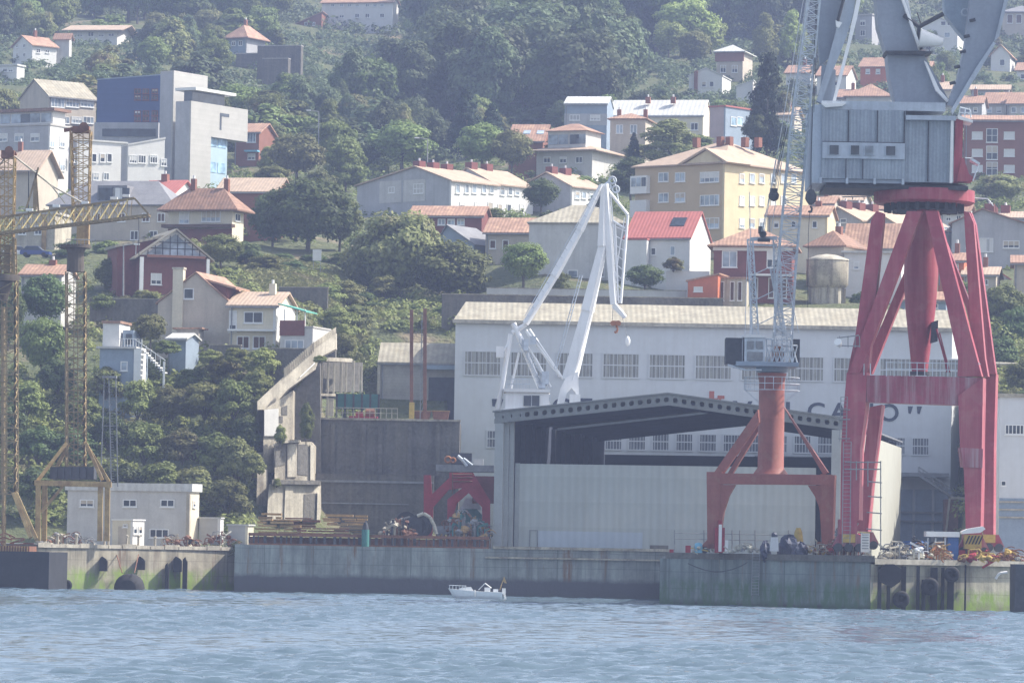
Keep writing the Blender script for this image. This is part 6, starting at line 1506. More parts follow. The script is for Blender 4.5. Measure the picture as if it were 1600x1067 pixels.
m = MB(); poly_beam(m, [(1386,82.5),(1442,82.5),(1486,163),(1400,163),(1390,120)], 440.2, 3.6); m.build('mast_lower', G['cranegrey'], rc)
m = MB(); poly_beam(m, [(1384,79.6),(1438,79.6),(1458,81),(1442,86),(1386,84)], 439.2, 4.4); m.build('mast_platform', G['darksteel'], rc)
m = MB(); poly_beam(m, [(1395,-40),(1399,-40),(1438,70),(1436,78)], 439.8, .7); poly_beam(m, [(1444,95),(1448,98),(1468,140),(1484,158),(1480,160),(1462,142)], 439.6, .7); m.build('painted_lit_flange', G['cranewhite'], rc)  # white strips stand in for sunlight along the girder edges
m = MB(); poly_beam(m, [(1405,-30),(1413,-30),(1424,24),(1421,38),(1416,30)], 441, .6); m.build('rear_tie', G['cranepanel'], rc)
m = MB(); m.wire([at(1412,24,440), at(1436,42,440), at(1474,22,440)], .22, 8).wire([at(1436,42,440), at(1434,60,440), at(1440,78,440)], .16, 8).wire([at(1433,20,440), at(1439,38,440)], .07)
m.build('rope_gear', G['darksteel'], rc)
lp = MB(); c = at(1437, 60, 439.5); e = at(1473, 66, 439.5); lp.tube(c, e, .95, .38, 14); lp.build('floodlight', G['whiteframe'], rc)
m = MB(); poly_beam(m, [(1521,-40),(1590,-40),(1573,10),(1555,66),(1528,112),(1492,168),(1480,164),(1497,120),(1508,70)], 439, 2.0); m.build('main_boom', G['cranegrey'], rc)
m = MB(); poly_beam(m, [(1474,-30),(1528,-30),(1508,62),(1498,50),(1476,22)], 441.5, 2.0); m.build('boom_web', G['bluegrey'], rc)
m = MB(); poly_beam(m, [(1577,-30),(1582,-30),(1561,58),(1554,64)], 438.6, .8); poly_beam(m, [(1552,66),(1556,68),(1530,112),(1500,160),(1488,180),(1486,172),(1524,108)], 438.6, .8); m.build('painted_lit_flange', G['cranepanel'], rc)  # paler strips again paint the sunlit edges of the boom
for (u, v) in ((1521, 31), (1512, 56), (1506, 80), (1497, 104), (1490, 129)): MB().wire([at(u-6, v+2, 438.6), at(u+3, v, 438.6)], .16, 6).build('rung', G['darksteel'], rc)
c = at(1508, 20, 440.9); m = MB().torus((c.x, c.y, c.z), .33, .09); m.build('sheave', G['cranepanel'], rc)
# ladders, railings and bogies of the portal
m = MB()
for (u0, u1, va, vb) in ((1314, 1324, 620, 690), (1318, 1330, 690, 850)):
    for u in (u0, u1): m.beam(at(u, va, 435.6), at(u-2, vb, 435.6), .08)
    n = int((vb-va)/6)
    for k in range(n): m.beam(at(u0, va+k*6, 435.6), at(u1, va+k*6, 435.6), .05)
m.build('ladder', G['midsteel'], rc)
m = MB()
for va in (640, 655, 685): MB().cbox(at(1319, va, 435.4), 1.1, .9, .07).build('ladder_platform', G['midsteel'], rc)
for (u0, v0, u1, v1) in ((1320, 722, 1376, 722), (1320, 733, 1376, 733), (1376, 720, 1376, 860), (1356, 752, 1378, 754), (1356, 775, 1378, 777), (1354, 800, 1378, 802), (1354, 826, 1378, 828), (1356, 720, 1356, 760), (1338, 720, 1338, 750)): m.wire([at(u0, v0, 436), at(u1, v1, 436)], .06)
m.build('cage_frame', G['midsteel'], rc)
m = MB()
for u in range(1385, 1535, 12): m.wire([at(u, 588, 437.2), at(u, 566, 437.2)], .04)
for v in (566, 576): m.wire([at(1384, v, 437.2), at(1532, v+2.5, 437.2)], .04)
for u in (1350, 1360): m.wire([at(u, 586, 437), at(u, 568, 437)], .05)
m.build('railing', G['palsteel'], rc)
m = MB(); poly_beam(m, [(1457,503),(1466,500),(1465,533),(1455,536)], 440.5, 1.2); m.build('control_box', G['darksteel'], rc)
MB().wire([at(1463, 514, 440), at(1476, 560, 440), at(1480, 582, 440)], .1).wire([at(1468, 520, 440), at(1484, 582, 440)], .07).build('hose', G['cranered'], rc)
m = MB()
for (u, v) in ((1305, 536), (1340, 536)): pass
m.wire([at(1308, 528, 436), at(1342, 524, 436)], .06).wire([at(1312, 540, 436), at(1344, 541, 436)], .06)
for u in (1312, 1325, 1336, 1343): m.wire([at(u, 525, 436), at(u, 543, 436)], .05)
m.build('lamp_platform', G['midsteel'], rc)
MB().tube(at(1309, 534, 435.4), at(1312, 539, 436), .38, .22, 10).build('floodlight', G['whiteframe'], rc)
def bogie(u, v, Y0, n=2):
    p = at(u, v, Y0); b = MB().prism([(p.x-1.55, Y0, p.z+.5), (p.x+1.55, Y0, p.z+.5), (p.x+.95, Y0, p.z+1.7), (p.x-.95, Y0, p.z+1.7)], (0, 1.2, 0))
    o = b.build('bogie', G['cranered_worn'], rc)
    for dx in (-1.0, 0, 1.0): MB().tube((p.x+dx, Y0-.1, p.z+.42), (p.x+dx, Y0+1.3, p.z+.42), .42, n=14).build('wheel', G['darksteel'], o)
    MB().box(p.x-.6, p.x+.6, Y0-.25, Y0-.01, p.z+.9, p.z+1.7).build('drive_guard', G['hazard_yellow'], o)
bogie(1326, 862, 436.6); bogie(1349, 858, 447.4); bogie(1521, 868, 436.6); bogie(1545, 862, 447.4)
for u, v in ((1326, 812), (1521, 828)): p = at(u, v, 436.8); MB().box(p.x-.85, p.x+.85, 436.9, 439.4, p.z-2.2, p.z+.05).build('leg_foot', G['cranered'], rc)
b = MB(); p, q = at(1507, 862, 434.5), at(1534, 832, 434.5)
o = MB().box(p.x, q.x, 434.5, 435.8, p.z+.3, q.z-.2).build('hazard_box', G['hazard_yellow'], rc)
st = MB(); 
for k in range(5):
    t = p.x + (q.x-p.x)*(.02+.19*k); w_ = (q.x-p.x)*.09
    st.prism([(t, 434.44, p.z+.75), (t+w_, 434.44, p.z+.75), (t+w_+.35, 434.44, q.z-.3), (t+.35, 434.44, q.z-.3)], (0, .05, 0))
st.build('stripes', G['hazard_black'], o)
m = MB(); poly_beam(m, [(1503,830),(1512,826),(1536,822),(1540,826),(1532,832),(1504,834)], 434.3, 1.8); m.build('white_hood', G['whiteframe'], o)

# ---------------------------------------------------------------- the orange dock crane with its lattice jib
YO = 449.0
oc = thing('dock_crane', 'faded orange dock crane with a round column and a slim grey lattice jib', 'crane', (at(1204, 858, YO).x, YO, 5.1))
def ob(name, pts, Y0, dy, m='craneorange'): 
    mb = MB(); mb.prism([at(u, v, Y0) for u, v in pts], (.25*dy, dy, 0)); return mb.build(name, G[m], oc)
for Y0 in (446.0, 452.5):
    ob('leg', [(1104,737),(1128,737),(1126,764),(1122,850),(1105,850)], Y0, 1.1)
    ob('leg', [(1282,740),(1304,742),(1301,850),(1284,850),(1281,800)], Y0, 1.1)
    ob('portal_beam', [(1104,738.5),(1302,742),(1302,757.5),(1104,756)], Y0-.06, 1.22)
    ob('knee', [(1127,757),(1148,757),(1138,775),(1130,800),(1126,830),(1122,830)], Y0+.1, .8)
    ob('knee', [(1262,758),(1283,758),(1283,810),(1279,790),(1273,775)], Y0+.1, .8)
m = MB()
for u in (1108, 1292): a, b = at(u, 756, 447), at(u+8, 741, 447); m.box(a.x, b.x, 447.11, 452.4, a.z, b.z)
m.build('cross_beam', G['craneorange'], oc)
cc = at(1204, 740, YO); r = px(20.5, YO)
def zo(v): return at(1204, v, YO).z
MB().lathe((cc.x, YO, 0), [(r*1.35, zo(741)), (r*1.0, zo(731)), (r*.98, zo(610)), (r*.98, zo(596)), (r*1.12, zo(583))], 28).build('column', G['craneorange'], oc)
for Y0 in (446.4, 452.8):
    ob('brace', [(1114,740),(1128,742),(1186,660),(1184,640)], Y0, .7); ob('brace', [(1223,634),(1229,642),(1294,738),(1286,741)], Y0, .7)
ob('brace', [(1134,744),(1142,744),(1188,668),(1186,656)], 450.5, .6)
m = MB()
for k in range(20):
    a = 2*math.pi*k/20; x, y = cc.x + 2.7*math.cos(a), YO + 2.7*math.sin(a)
    a2 = 2*math.pi*(k+1)/20; x2, y2 = cc.x + 2.7*math.cos(a2), YO + 2.7*math.sin(a2)
    m.beam((x,y,zo(610)), (x,y,zo(590)), .06)
    for v in (590, 600, 610): m.beam((x,y,zo(v)), (x2,y2,zo(v)), .06)
for s_ in (-1, 1): m.beam((cc.x+s_*2.6, YO, zo(610)), (cc.x+s_*1.3, YO, zo(628)), .08)
m.build('gallery', G['palsteel'], oc)
MB().lathe((cc.x, YO, 0), [(px(14,YO), zo(583)), (px(25,YO), zo(581)), (px(25,YO), zo(571)), (px(20,YO), zo(569))], 28).build('turntable', G['bluegrey'], oc)
# machinery deck
def box4(name, u0, u1, v0, v1, Y0, Y1, m):
    a, b = at(u0, v1, Y0), at(u1, v0, Y0); return MB().box(a.x, b.x, Y0, Y1, a.z, b.z).build(name, G[m], oc)
box4('deck_frame', 1150, 1248, 566, 571, 446, 452, 'bluegrey')
box4('driver_cab', 1134, 1160, 528, 568, 446.6, 449.6, 'darksteel'); box4('counterweight', 1239, 1250, 530, 566, 447, 451, 'darksteel')
eh = box4('engine_house', 1163, 1196, 527, 569, 446.2, 451.5, 'palsteel'); 
for (u0, u1, v0, v1) in ((1167, 1178, 533, 545), (1181, 1192, 533, 545), (1167, 1192, 550, 563)): box4('vent', u0, u1, v0, v1, 446.1, 446.19, 'midsteel')
box4('engine_roof', 1161, 1195, 523, 526.9, 446, 451.7, 'whiteframe')
m = MB()
for u in range(1198, 1240, 8):
    for (a, b) in (((u, 568), (u+8, 540)), ((u+8, 568), (u, 540)), ((u, 540), (u+8, 540)), ((u, 568), (u, 528))): m.wire([at(*a, 446.8), at(*b, 446.8)], .07)
m.wire([at(1195, 530, 446.8), at(1238, 530, 446.8)], .07).wire([at(1137, 570, 446.4), at(1165, 578, 446.4), at(1190, 578, 446.4)], .1).build('deck_truss', G['palsteel'], oc)
m = MB().tube(at(1205, 556, 448), at(1225, 556, 448), .55, n=14).tube(at(1206, 545, 448), at(1222, 545, 448), .35, n=12); m.build('rope_drum', G['hookrust'], oc)
# fixed mast (gantry) and its ropes
m = MB()
for (u0, v0, u1, v1, wd) in ((1172, 374, 1180, 525, .42), (1213, 372, 1218, 525, .48), (1206, 420, 1226, 525, .25)):
    m.lattice(at(u0, v0, 448.2), at(u1, v1, 448.2), wd*1.2, wd*1.6, 16, .13, .06)
m.beam(at(1172, 374, 448), at(1214, 372, 448), .35).beam(at(1172, 382, 448), at(1214, 384, 448), .2)
for k in range(3): m.wire([at(1176+1.5*k, 430+40*k, 448), at(1215, 412+40*k, 448)], .05)
m.build('mast', G['palsteel'], oc)
m = MB(); p = at(1192, 366, 447.6); m.lathe((0,0,0), [(.35,-.25),(.35,.25)], 14); m.V = [(p.x+v[0], p.y+v[2], p.z+v[1]) for v in m.V]; m.cbox((p.x-.2, p.y, p.z+.4), .5, .5, .7).cbox((p.x+.1,p.y,p.z-.6), 1.2, .4, .3); m.build('head_sheaves', G['darksteel'], oc)
jib = MB(); J0, J1, J2, J3 = at(1222, 545, 447.4), at(1229, 420, 445), at(1247.5, 210, 440), at(1277, -45, 436)
jib.lattice(J0, J1, px(28,447), px(28,447), 10, .15, .07); jib.lattice(J1, J2, px(28,445), px(27,441), 17, .15, .07); jib.lattice(J2, J3, px(27,441), px(17,436), 22, .15, .07)
jib.build('lattice_jib', G['palsteel'], oc)
m = MB()
for (a, b) in (((1192, 362), (1212, 250)), ((1194, 362), (1262, -40)), ((1205, 362), (1266, -40)), ((1218, 370), (1270, -40)), ((1172, 374), (1172, 525)), ((1168, 380), (1164, 525)), ((1216, 372), (1248, 520)), ((1190, 362), (1218, 240)), ((1210, 300), (1226, 235)), ((1206, 300), (1222, 235)), ((1176, 525), (1171, 300))):
    m.wire([at(*a, 446.6), at(*b, 443)], .035)
m.build('ropes', G['palsteel'], oc)
m = MB().blob(at(1209, 306, 444), .52, .4, .55, amp=.05); m.cbox(at(1209, 297, 444), .7, .4, .3); m.wire([at(1209, 297, 444), at(1231, 200, 442)], .04).wire([at(1207, 297, 444), at(1228, 200, 442)], .04).build('hook_block', G['ball'], oc)
m = MB().blob(at(1267, 308, 438), .55, .4, .75, amp=.05)
m.wire([at(1266, 322, 438), at(1269, 326, 438), at(1267, 332, 438), at(1263, 330, 438)], .1, 6).wire([at(1266, 296, 438), at(1276, -30, 437)], .04).wire([at(1268, 296, 438), at(1278, -30, 437)], .04).wire([at(1265, 332, 438), at(1263, 365, 438), at(1262, 480, 438)], .03)
m.build('main_hook', G['ball'], oc)
for (u, Y0) in ((1114, 446.4), (1292, 446.4), (1114, 452.9), (1292, 452.9)):
    p = at(u, 858, Y0); b = MB().prism([(p.x-1.3, Y0, 5.6), (p.x+1.3, Y0, 5.6), (p.x+.6, Y0, 6.4), (p.x-.6, Y0, 6.4)], (0, .9, 0)).build('bogie', G['craneorange'], oc)
    for dx in (-.8, .8): MB().tube((p.x+dx, Y0-.1, 5.45), (p.x+dx, Y0+1, 5.45), .32, n=12).build('wheel', G['darksteel'], b)
m = MB(); p = at(1125, 840, 445.4)
m.box(p.x-.5, p.x+.45, 445.2, 445.9, 5.2, p.z+1.0).box(p.x-.2, p.x+.15, 445.1, 445.9, p.z+1.0, p.z+1.7); m.build('winch_box', G['redpaint'], oc)
m = MB().box(p.x-.15, p.x+.15, 445.0, 445.19, 5.3, p.z+1.3).box(p.x+.5, p.x+.8, 445.2, 445.6, 5.2, p.z-.2); m.build('white_guard', G['whiteframe'], oc)

# ---------------------------------------------------------------- the white level-luffing crane behind the shed
YW = 571.0
wc = thing('luffing_crane', 'white double-boom luffing crane behind the shed roof', 'crane', (at(840, 640, YW).x, YW, 5.0))
def wb(name, segs, Y0, dep=1.0, m='cranewhite'):
    mb = MB()
    for (a, b, w0, w1) in segs: mb.beam(at(*a, Y0), at(*b, Y0), px(w0, Y0)*.88, dep*.9, px(w1, Y0)*.88, dep*.62, up=(.5, 1, 0))
    return mb.build(name, G[m], wc)
wb('luffing_tie', [((821,506),(866,432),7,11), ((866,432),(906,360),11,10), ((906,360),(940,290),10,5)], YW-1, 1.1)
wb('main_boom', [((890,594),(918,486),22,17), ((918,486),(942,385),17,12), ((942,385),(944,288),12,6)], YW-.5, 1.6)
m = MB(); poly_beam(m, [(884,590),(903,580),(906,632),(901,632),(899,612),(893,606),(886,613),(879,640),(868,640),(876,606)], YW-1.4, 1.9); m.build('boom_foot', G['cranewhite'], wc)
m = MB(); m.beam(at(945,288,YW-.6), at(959,476,YW-.6), .85, .7, .7, .6, up=(.5,1,0)).beam(at(959,476,YW-.6), at(977,496,YW-.6), .7, .6, .45, .4, up=(.5,1,0)); m.build('fly_jib', G['cranewhite'], wc)
m = MB()
for (a, b, r_) in (((949,296),(981,336),.20),((981,336),(970,474),.17),((957,345),(976,357),.16),((954,300),(967,474),.09),((961,350),(966,470),.12),((976,340),(960,440),.08)): m.wire([at(*a,YW-.6), at(*b,YW-.6)], r_, 6)
for k in range(8): m.wire([at(953+1.5*k, 350+15*k, YW-.6), at(978-1.2*k, 362+15*k, YW-.6)], .06)
m.build('jib_ties', G['cranewhite'], wc)
m = MB().wire([at(945,288,YW), at(950,284,YW), at(957,277,YW), at(962,290,YW), at(967,318,YW)], .09, 6)
for (u, v) in ((957, 282), (949, 292), (962, 296)): m.torus(at(u, v, YW-.3), .42, .13)
m.build('jib_head', G['palsteel'], wc)
m = MB()
for (a, b, r_) in (((802,505),(858,638),.36),((822,516),(876,588),.20),((827,514),(880,592),.14),((798,522),(778,640),.30),((811,551),(797,612),.15),((800,520),(822,507),.30),((806,512),(836,560),.14),((836,560),(860,605),.2)): m.wire([at(*a,YW-.8), at(*b,YW-.8)], r_, 6)
m.build('back_stay_frame', G['cranewhite'], wc)
m = MB()
for k in range(13):
    t = k/12; p = at(812+48*t, 535+90*t, YW-1.4); m.beam(p, p + Vector((0,0,1.1)), .06); q = at(806+46*t, 538+90*t, YW-1.4); m.beam(p, q, .06)
m.wire([at(812,523,YW-1.4), at(860,613,YW-1.4)], .06).wire([at(812,535,YW-1.4), at(860,625,YW-1.4)], .06)
for k in range(16):
    t = k/15; p = at(824+110*t, 492-195*t, YW-1.8); q = at(829+110*t, 496-195*t, YW-1.2); m.beam(p, q, .05)
m.wire([at(820,494,YW-1.8), at(936,290,YW-1.8)], .05)
m.build('walkway', G['palsteel'], wc)
m = MB()
for (u0, v0, u1, v1) in ((828,525,838,538),(818,530,826,548),(842,600,852,606),(846,580,858,600)):
    a, b = at(u0, v1, YW-1.9), at(u1, v0, YW-1.9); m.box(a.x, b.x, YW-1.9, YW-.9, a.z, b.z)
m.build('winch_gear', G['palsteel'], wc)
m = MB()
for dx in (0, 4): m.wire([at(906+dx, 430, YW-2), at(866+dx, 576, YW-2)], .06)
for k in range(28):
    t = k/27; a, b = at(906-40*t, 430+146*t, YW-2), at(910-40*t, 430+146*t, YW-2); m.beam(a, b, .05)
m.build('ladder', G['palsteel'], wc)
def wbox(name, u0, u1, v0, v1, Y0, Y1, m, par=None):
    a, b = at(u0, v1, Y0), at(u1, v0, Y0); return MB().box(a.x, b.x, Y0, Y1, a.z, b.z).build(name, G[m], par or wc)
cb = wbox('machine_house', 789, 858, 612, 655, 569, 575, 'cranewhite'); f = wbox('window', 816, 845, 616, 635, 568.9, 568.99, 'whiteframe'); wbox('pane', 818, 830, 618, 634, 568.84, 568.89, 'glass', f); wbox('pane', 831, 843, 618, 634, 568.84, 568.89, 'glass', f)
wbox('house_roof', 787, 860, 608, 611.9, 568.6, 575.4, 'whiteframe')
m = MB()
for k in range(8): m.beam(at(792+5*k, 608, 569), at(792+5*k, 592, 569), .06)
for v in (592, 600): m.wire([at(792, v, 569), at(828, v, 569)], .06)
m.build('roof_railing', G['palsteel'], wc)
wbox('counterweight_cab', 775, 787, 541, 558, 569, 571, 'cranewhite'); m = MB().wire([at(787, 548, 570), at(799, 528, 570.5)], .15); m.build('cab_bracket', G['cranewhite'], wc)  # the box is a small counterweight cab, no lamp in it
wbox('cab', 890, 907, 616, 630, 568, 570, 'cranewhite'); wbox('slew_base', 786, 900, 640, 664, 568.6, 576, 'cranewhite')
c0 = at(840, 660, 572); MB().lathe((c0.x, 572.2, 0), [(3.4, 5), (3.0, c0.z)], 24).build('pedestal', G['cranewhite'], wc)
m = MB().wire([at(958, 470, YW-.6), at(957, 500, YW-.6)], .04).wire([at(972, 494, YW-.6), at(980, 527, YW-.6)], .035); m.build('hoist_ropes', G['midsteel'], wc)
m = MB().cbox(at(962, 505, YW-.6), .95, .4, .6).tube(at(958, 505, YW-.9), at(958, 505, YW-.2), .36, n=10).tube(at(966, 505, YW-.9), at(966, 505, YW-.2), .36, n=10).wire([at(963, 509, YW-.6), at(965, 514, YW-.6), at(963, 520, YW-.6), at(960, 518, YW-.6)], .14, 6); m.build('hook_block', G['hookrust'], wc)
m = MB().blob(at(981, 533, YW-.6), .30, .25, .62, amp=.05); m.build('headache_ball', G['cranewhite'], wc)

# ---------------------------------------------------------------- yellow tower cranes at the left
def tower(o, uL, uR, v0, v1, Y0, dep, bays, name='mast'):
    p = at((uL+uR)/2, v0, Y0); q = at((uL+uR)/2, v1, Y0); w_ = px(uR-uL, Y0)
    m = MB(); m.lattice(p, q, w_*(.72 if name == 'tower_head' else .94), w_*.94, bays, .17, .08); m.beam((p.x-w_*.1, p.y, p.z), (q.x-w_*.1, q.y, q.z), .09).beam((p.x+w_*.1, p.y, p.z), (q.x+w_*.1, q.y, q.z), .09); r_ = m.build(name, G['mustard_dark'] if name == 'mast' else G['mustard'], o)
    if name == 'mast':
        m = MB(); pts = []
        for k in range(61):
            t = k/60; a = k*1.57; c = p.lerp(q, t); pts.append((c.x + w_*.47 + .17*math.cos(a), Y0 - w_*.47 + .17*math.sin(a), c.z))
        m.wire(pts, .085, 5); m.beam((p.x + w_*.47, Y0 - w_*.47, p.z), (q.x + w_*.47, Y0 - w_*.47, q.z), .17); m.build('painted_lit_leg', G['mustard'], o)  # lighter yellow on this corner leg stands in for sunlight
    return r_
tc = thing('tower_crane', 'rusty yellow tower crane on a splayed portal base, mast left of the white office', 'crane', (at(118, 845, 503).x, 503, 4.9))
tower(tc, 103, 134, 728, 425, 503, 2.2, 18)
# flat straps wound beside the leg painted lighter as if lit
tower(tc, 110, 143, 345, 205, 503, 2, 10, 'tower_head')
m = MB().cbox(at(130, 364, 503), px(19,503), 1.3, px(36,503)); m.build('slewing_unit', G['mustard'], tc)
m = MB().lathe((at(127,0,503).x, 503, 0), [(px(24,503), at(127,388,503).z), (px(24,503), at(127,383,503).z)], 20); m.lathe((at(127,0,503).x, 503, 0), [(px(14,503), at(127,425,503).z), (px(13,503), at(127,396,503).z), (px(16,503), at(127,388.5,503).z)], 16, False); m.build('slewing_platform', G['slewsteel'], tc)
m = MB()
for k in range(9): m.beam(at(104+5.6*k, 383, 501.2), at(104+5.6*k, 374, 501.2), .05)
m.wire([at(104,374,501.2), at(150,375,501.2)], .05).build('railing', G['midsteel'], tc)
m = MB().cbox(at(127, 203, 503), px(26,503), 1.6, px(10,503)).beam(at(100,204,503), at(128,200,503), .4).tube(at(131,198,502), at(131,198,504), .5, n=12); m.build('head_cap', G['rust'], tc)
for (a, b, Ya, Yb) in (((104,692),(58,752),501.5,500.5), ((134,692),(160,750),501.5,500.5), ((132,690),(170,752),504,506), ((106,695),(80,748),505,506)): MB().beam(at(*a,Ya), at(*b,Yb), .36).build('splay_strut', G['mustard'], tc)
for Y0 in (500, 506): MB().beam(at(54,754,Y0), at(174,757,Y0), .6, .6).build('portal_beam', G['mustard'], tc)
for (u, Y0) in ((60, 500), (157, 500), (70, 506), (168, 506)): MB().beam(at(u,758,Y0), at(u-1,845,Y0), .55, .5).build('leg', G['mustard'], tc)
MB().beam(at(98,760,500.4), at(64,800,500.4), .3).build('knee_brace', G['mustard'], tc)
m = MB()
for k in range(6): a = at(78+11.5*k, 748, 501.5); m.box(a.x, a.x+px(10.8,501), 501.5, 505.5, a.z, a.z+px(19,501))
m.build('ballast', G['darksteel'], tc)
tb = thing('tower_crane', 'rusty yellow tower crane at the left edge carrying the long lattice jib', 'crane', (at(8, 850, 493).x, 493, 4.9))
tower(tb, -14, 27, 772, 440, 493, 2.6, 16)
tower(tb, -4, 24, 430, 246, 493, 2, 12, 'tower_head')
m = MB().lathe((at(8,0,493).x, 493, 0), [(px(32,493), at(8,440,493).z), (px(33,493), at(8,434,493).z), (px(33,493), at(8,430,493).z)], 20).lathe((at(8,0,493).x, 493, 0), [(px(14,493), at(8,470,493).z), (px(22,493), at(8,441,493).z)], 14); m.build('slewing_platform', G['slewsteel'], tb)
m = MB(); m.lattice(at(10, 430, 493), at(11, 372, 493), px(28,493), px(24,493), 5, .22, .1); m.cbox(at(12, 405, 493), px(10,493), 1.2, px(44,493)); m.build('slewing_unit', G['mustard_dark'], tb)
m = MB().cbox(at(13, 242, 493), px(20,493), 1.6, px(12,493)).beam(at(2,246,493), at(26,240,493), .35).tube(at(14,235,492), at(14,235,494), .45, n=12); m.build('head_cap', G['rust'], tb)
for (a, b) in (((25,770),(57,842)), ((21,770),(48,840)), ((-12,772),(-40,842))): MB().beam(at(*a,491), at(*b,489), .38).build('splay_strut', G['mustard'], tb)
jl = MB(); jb = MB(); A0, A1 = at(-60, 372, 491), at(234, 337, 488.5); B0_, B1 = at(-60, 349, 491.6), at(210, 310, 489)
for dy in (-1.0, 1.0): jb.beam(A0+Vector((0,dy,0)), A1+Vector((0,dy,0)), .26)
jb.beam(B0_, B1, .26); jb.beam(B1, A1, .2)
n = 40
for k in range(n):
    t = k/n; t2 = (k+1)/n; tm = (k+.5)/n
    for dy in (-1.0, 1.0):
        a = A0.lerp(A1, t*.92)+Vector((0,dy,0)); b = B0_.lerp(B1, tm); c_ = A0.lerp(A1, t2*.92)+Vector((0,dy,0))
        jb.beam(a, b, .045)
    if k % 2 == 0 and k < n-3:
        jl.beam(A0.lerp(A1, t*.92)+Vector((0,-1,0)), B0_.lerp(B1, t+2.6/n), .12); jl.beam(A0.lerp(A1, (t+2.6/n)*.92)+Vector((0,1,0)), B0_.lerp(B1, t), .11)
    jb.beam(A0.lerp(A1, t)+Vector((0,-1,0)), A0.lerp(A1, t2)+Vector((0,1,0)), .09)
jb.build('jib', G['mustard_dark'], tb); jl.build('jib_lacing', G['jibyellow'], tb)
m = MB().wire([at(14,238,493), at(84,292,491), at(130,318,490)], .10).wire([at(24,246,493), at(80,290,491), at(102,318,490.4)], .08).wire([at(14,240,493), at(-60,330,492)], .09).build('tie_bars', G['concrete_pale'], tb)
m = MB()
for (u, v) in ((46, 328), (88, 322), (133, 317), (178, 310), (197, 306)):
    MB().cbox(at(u, v, 490), .75, .5, .28).build('jib_lamp', G['whiteframe'], tb)
m = MB().cbox(at(55, 305, 491), .4, .4, 3.2).beam(at(40,330,491), at(60,262,491), .2).beam(at(60,330,491), at(56,270,491), .2); m.build('jib_bracing', G['mustard_dark'], tb)
m = MB().wire([at(45, 268, 491), at(44, 345, 491)], .06).wire([at(217, 338, 489), at(217, 400, 489)], .04); m.build('hoist_rope', G['darksteel'], tb)
m = MB(); m.lattice(at(-6, 860, 499), at(-6, 480, 499), px(24,499), px(24,499), 20, .24, .1); m.build('lattice_mast', G['mustard_dark'], label='third rusty mast standing half outside the left edge behind the tower crane', cat='crane mast')
# thin ladder mast in front of the thicket
lm = thing('ladder_mast', 'slim grey ladder mast in front of the green thicket right of the yellow crane', 'mast', at(166, 750, 512))
m = MB()
for (u0, u1) in ((163, 157), (170, 174), (181, 184)): m.beam(at(u0, 590, 512), at(u1, 760, 512), .12)
for k in range(40): m.beam(at(170+.1*k, 592+4.1*k, 512), at(175+.1*k, 592+4.1*k, 512), .06)
for v in (625, 665, 715): m.beam(at(162, v, 512), at(182, v, 512), .07)
m.build('lattice', G['midsteel'], lm)
MB().cbox(at(171, 589, 512), 1.6, .8, .25).build('top_plate', G['midsteel'], lm)
# ---------------------------------------------------------------- motor boat
b0 = at(743, 936, 470); b0.z = 0
boat = thing('motor_boat', 'small white open motor boat with a low windscreen drifting before the grey sill wall', 'boat', b0)
Lb = px(86, 470); hw = 1.15
prof = []
n = 14
vs = []; fs = []
for i in range(n+1):
    t = i/n; x = -Lb/2 + Lb*t*.985
    w = hw * min(1, (t*2.6)**.55) if t < .45 else hw*(1 - .12*(t-.45))
    sheer = .80 + .30*(1-t)**2
    keel = -.25 + .5*max(0, .35-t)
    rk = max(0, 1-t*2.2)**1.6
    vs += [(x, -w, sheer), (x+rk*.45, -w*.86, .38), (x+rk*.9, -w*.5, keel), (x+rk*1.0, 0, keel-.1), (x+rk*.9, w*.5, keel), (x+rk*.45, w*.86, .38), (x, w, sheer)]
for i in range(n):
    for k in range(6): a = i*7+k; fs.append((a, a+1, a+8, a+7))
fs.append(tuple(range(6, -1, -1))); fs.append(tuple(range(n*7, n*7+7)))
MB().add(vs, fs).build('hull', G['gel'], boat, local=True)
dv = []; df = []
for i in range(n+1): dv += [vs[i*7], vs[i*7+6]]
dv = [(x, y*.97, z-.08) for x, y, z in dv]
for i in range(n): df.append((2*i, 2*i+2, 2*i+3, 2*i+1))
MB().add(dv, df).build('deck', G['offwhite'], boat, local=True)
MB().prism([(-1.9,-.75,.95),(-.2,-.75,.85),(-.5,-.75,1.28),(-1.5,-.75,1.2)], (0,1.5,0)).build('foredeck_cabin', G['gel'], boat, local=True)
MB().prism([(.25,-.85,1.0),(.33,-.85,1.0),(.95,-.80,1.62),(.87,-.80,1.62)], (0,1.6,0)).build('windscreen', G['glass_pale'], boat, local=True)
MB().wire([(.3,-.88,1.0),(.95,-.82,1.68),(1.6,-.85,1.2)], .05).wire([(.3,.88,1.0),(.95,.82,1.68),(1.6,.85,1.2)], .05).build('windscreen_frame', G['whiteframe'], boat, local=True)
MB().box(.9,1.5,-.6,.6,.7,1.25).box(1.8,2.3,-.7,.7,.7,1.1).build('seats', G['gel'], boat, local=True)
rl = MB()
for k in range(6): x = -Lb/2+.15+k*.33; rl.wire([(x,-.25-.13*k,1.05),(x,-.25-.13*k,1.42)], .03)
rl.wire([(-Lb/2+.1,-.2,1.42),(-Lb/2+1.85,-.95,1.36)], .03).wire([(-Lb/2+.1,.2,1.42),(-Lb/2+1.85,.95,1.36)], .03).wire([(-Lb/2+.1,-.2,1.42),(-Lb/2+.1,.2,1.42)], .03); rl.build('bow_rail', G['palsteel'], boat, local=True)
MB().wire([(-.1,-1.12,1.0),(-.05,-1.16,.3)], .07).build('fender', G['whiteframe'], boat, local=True)
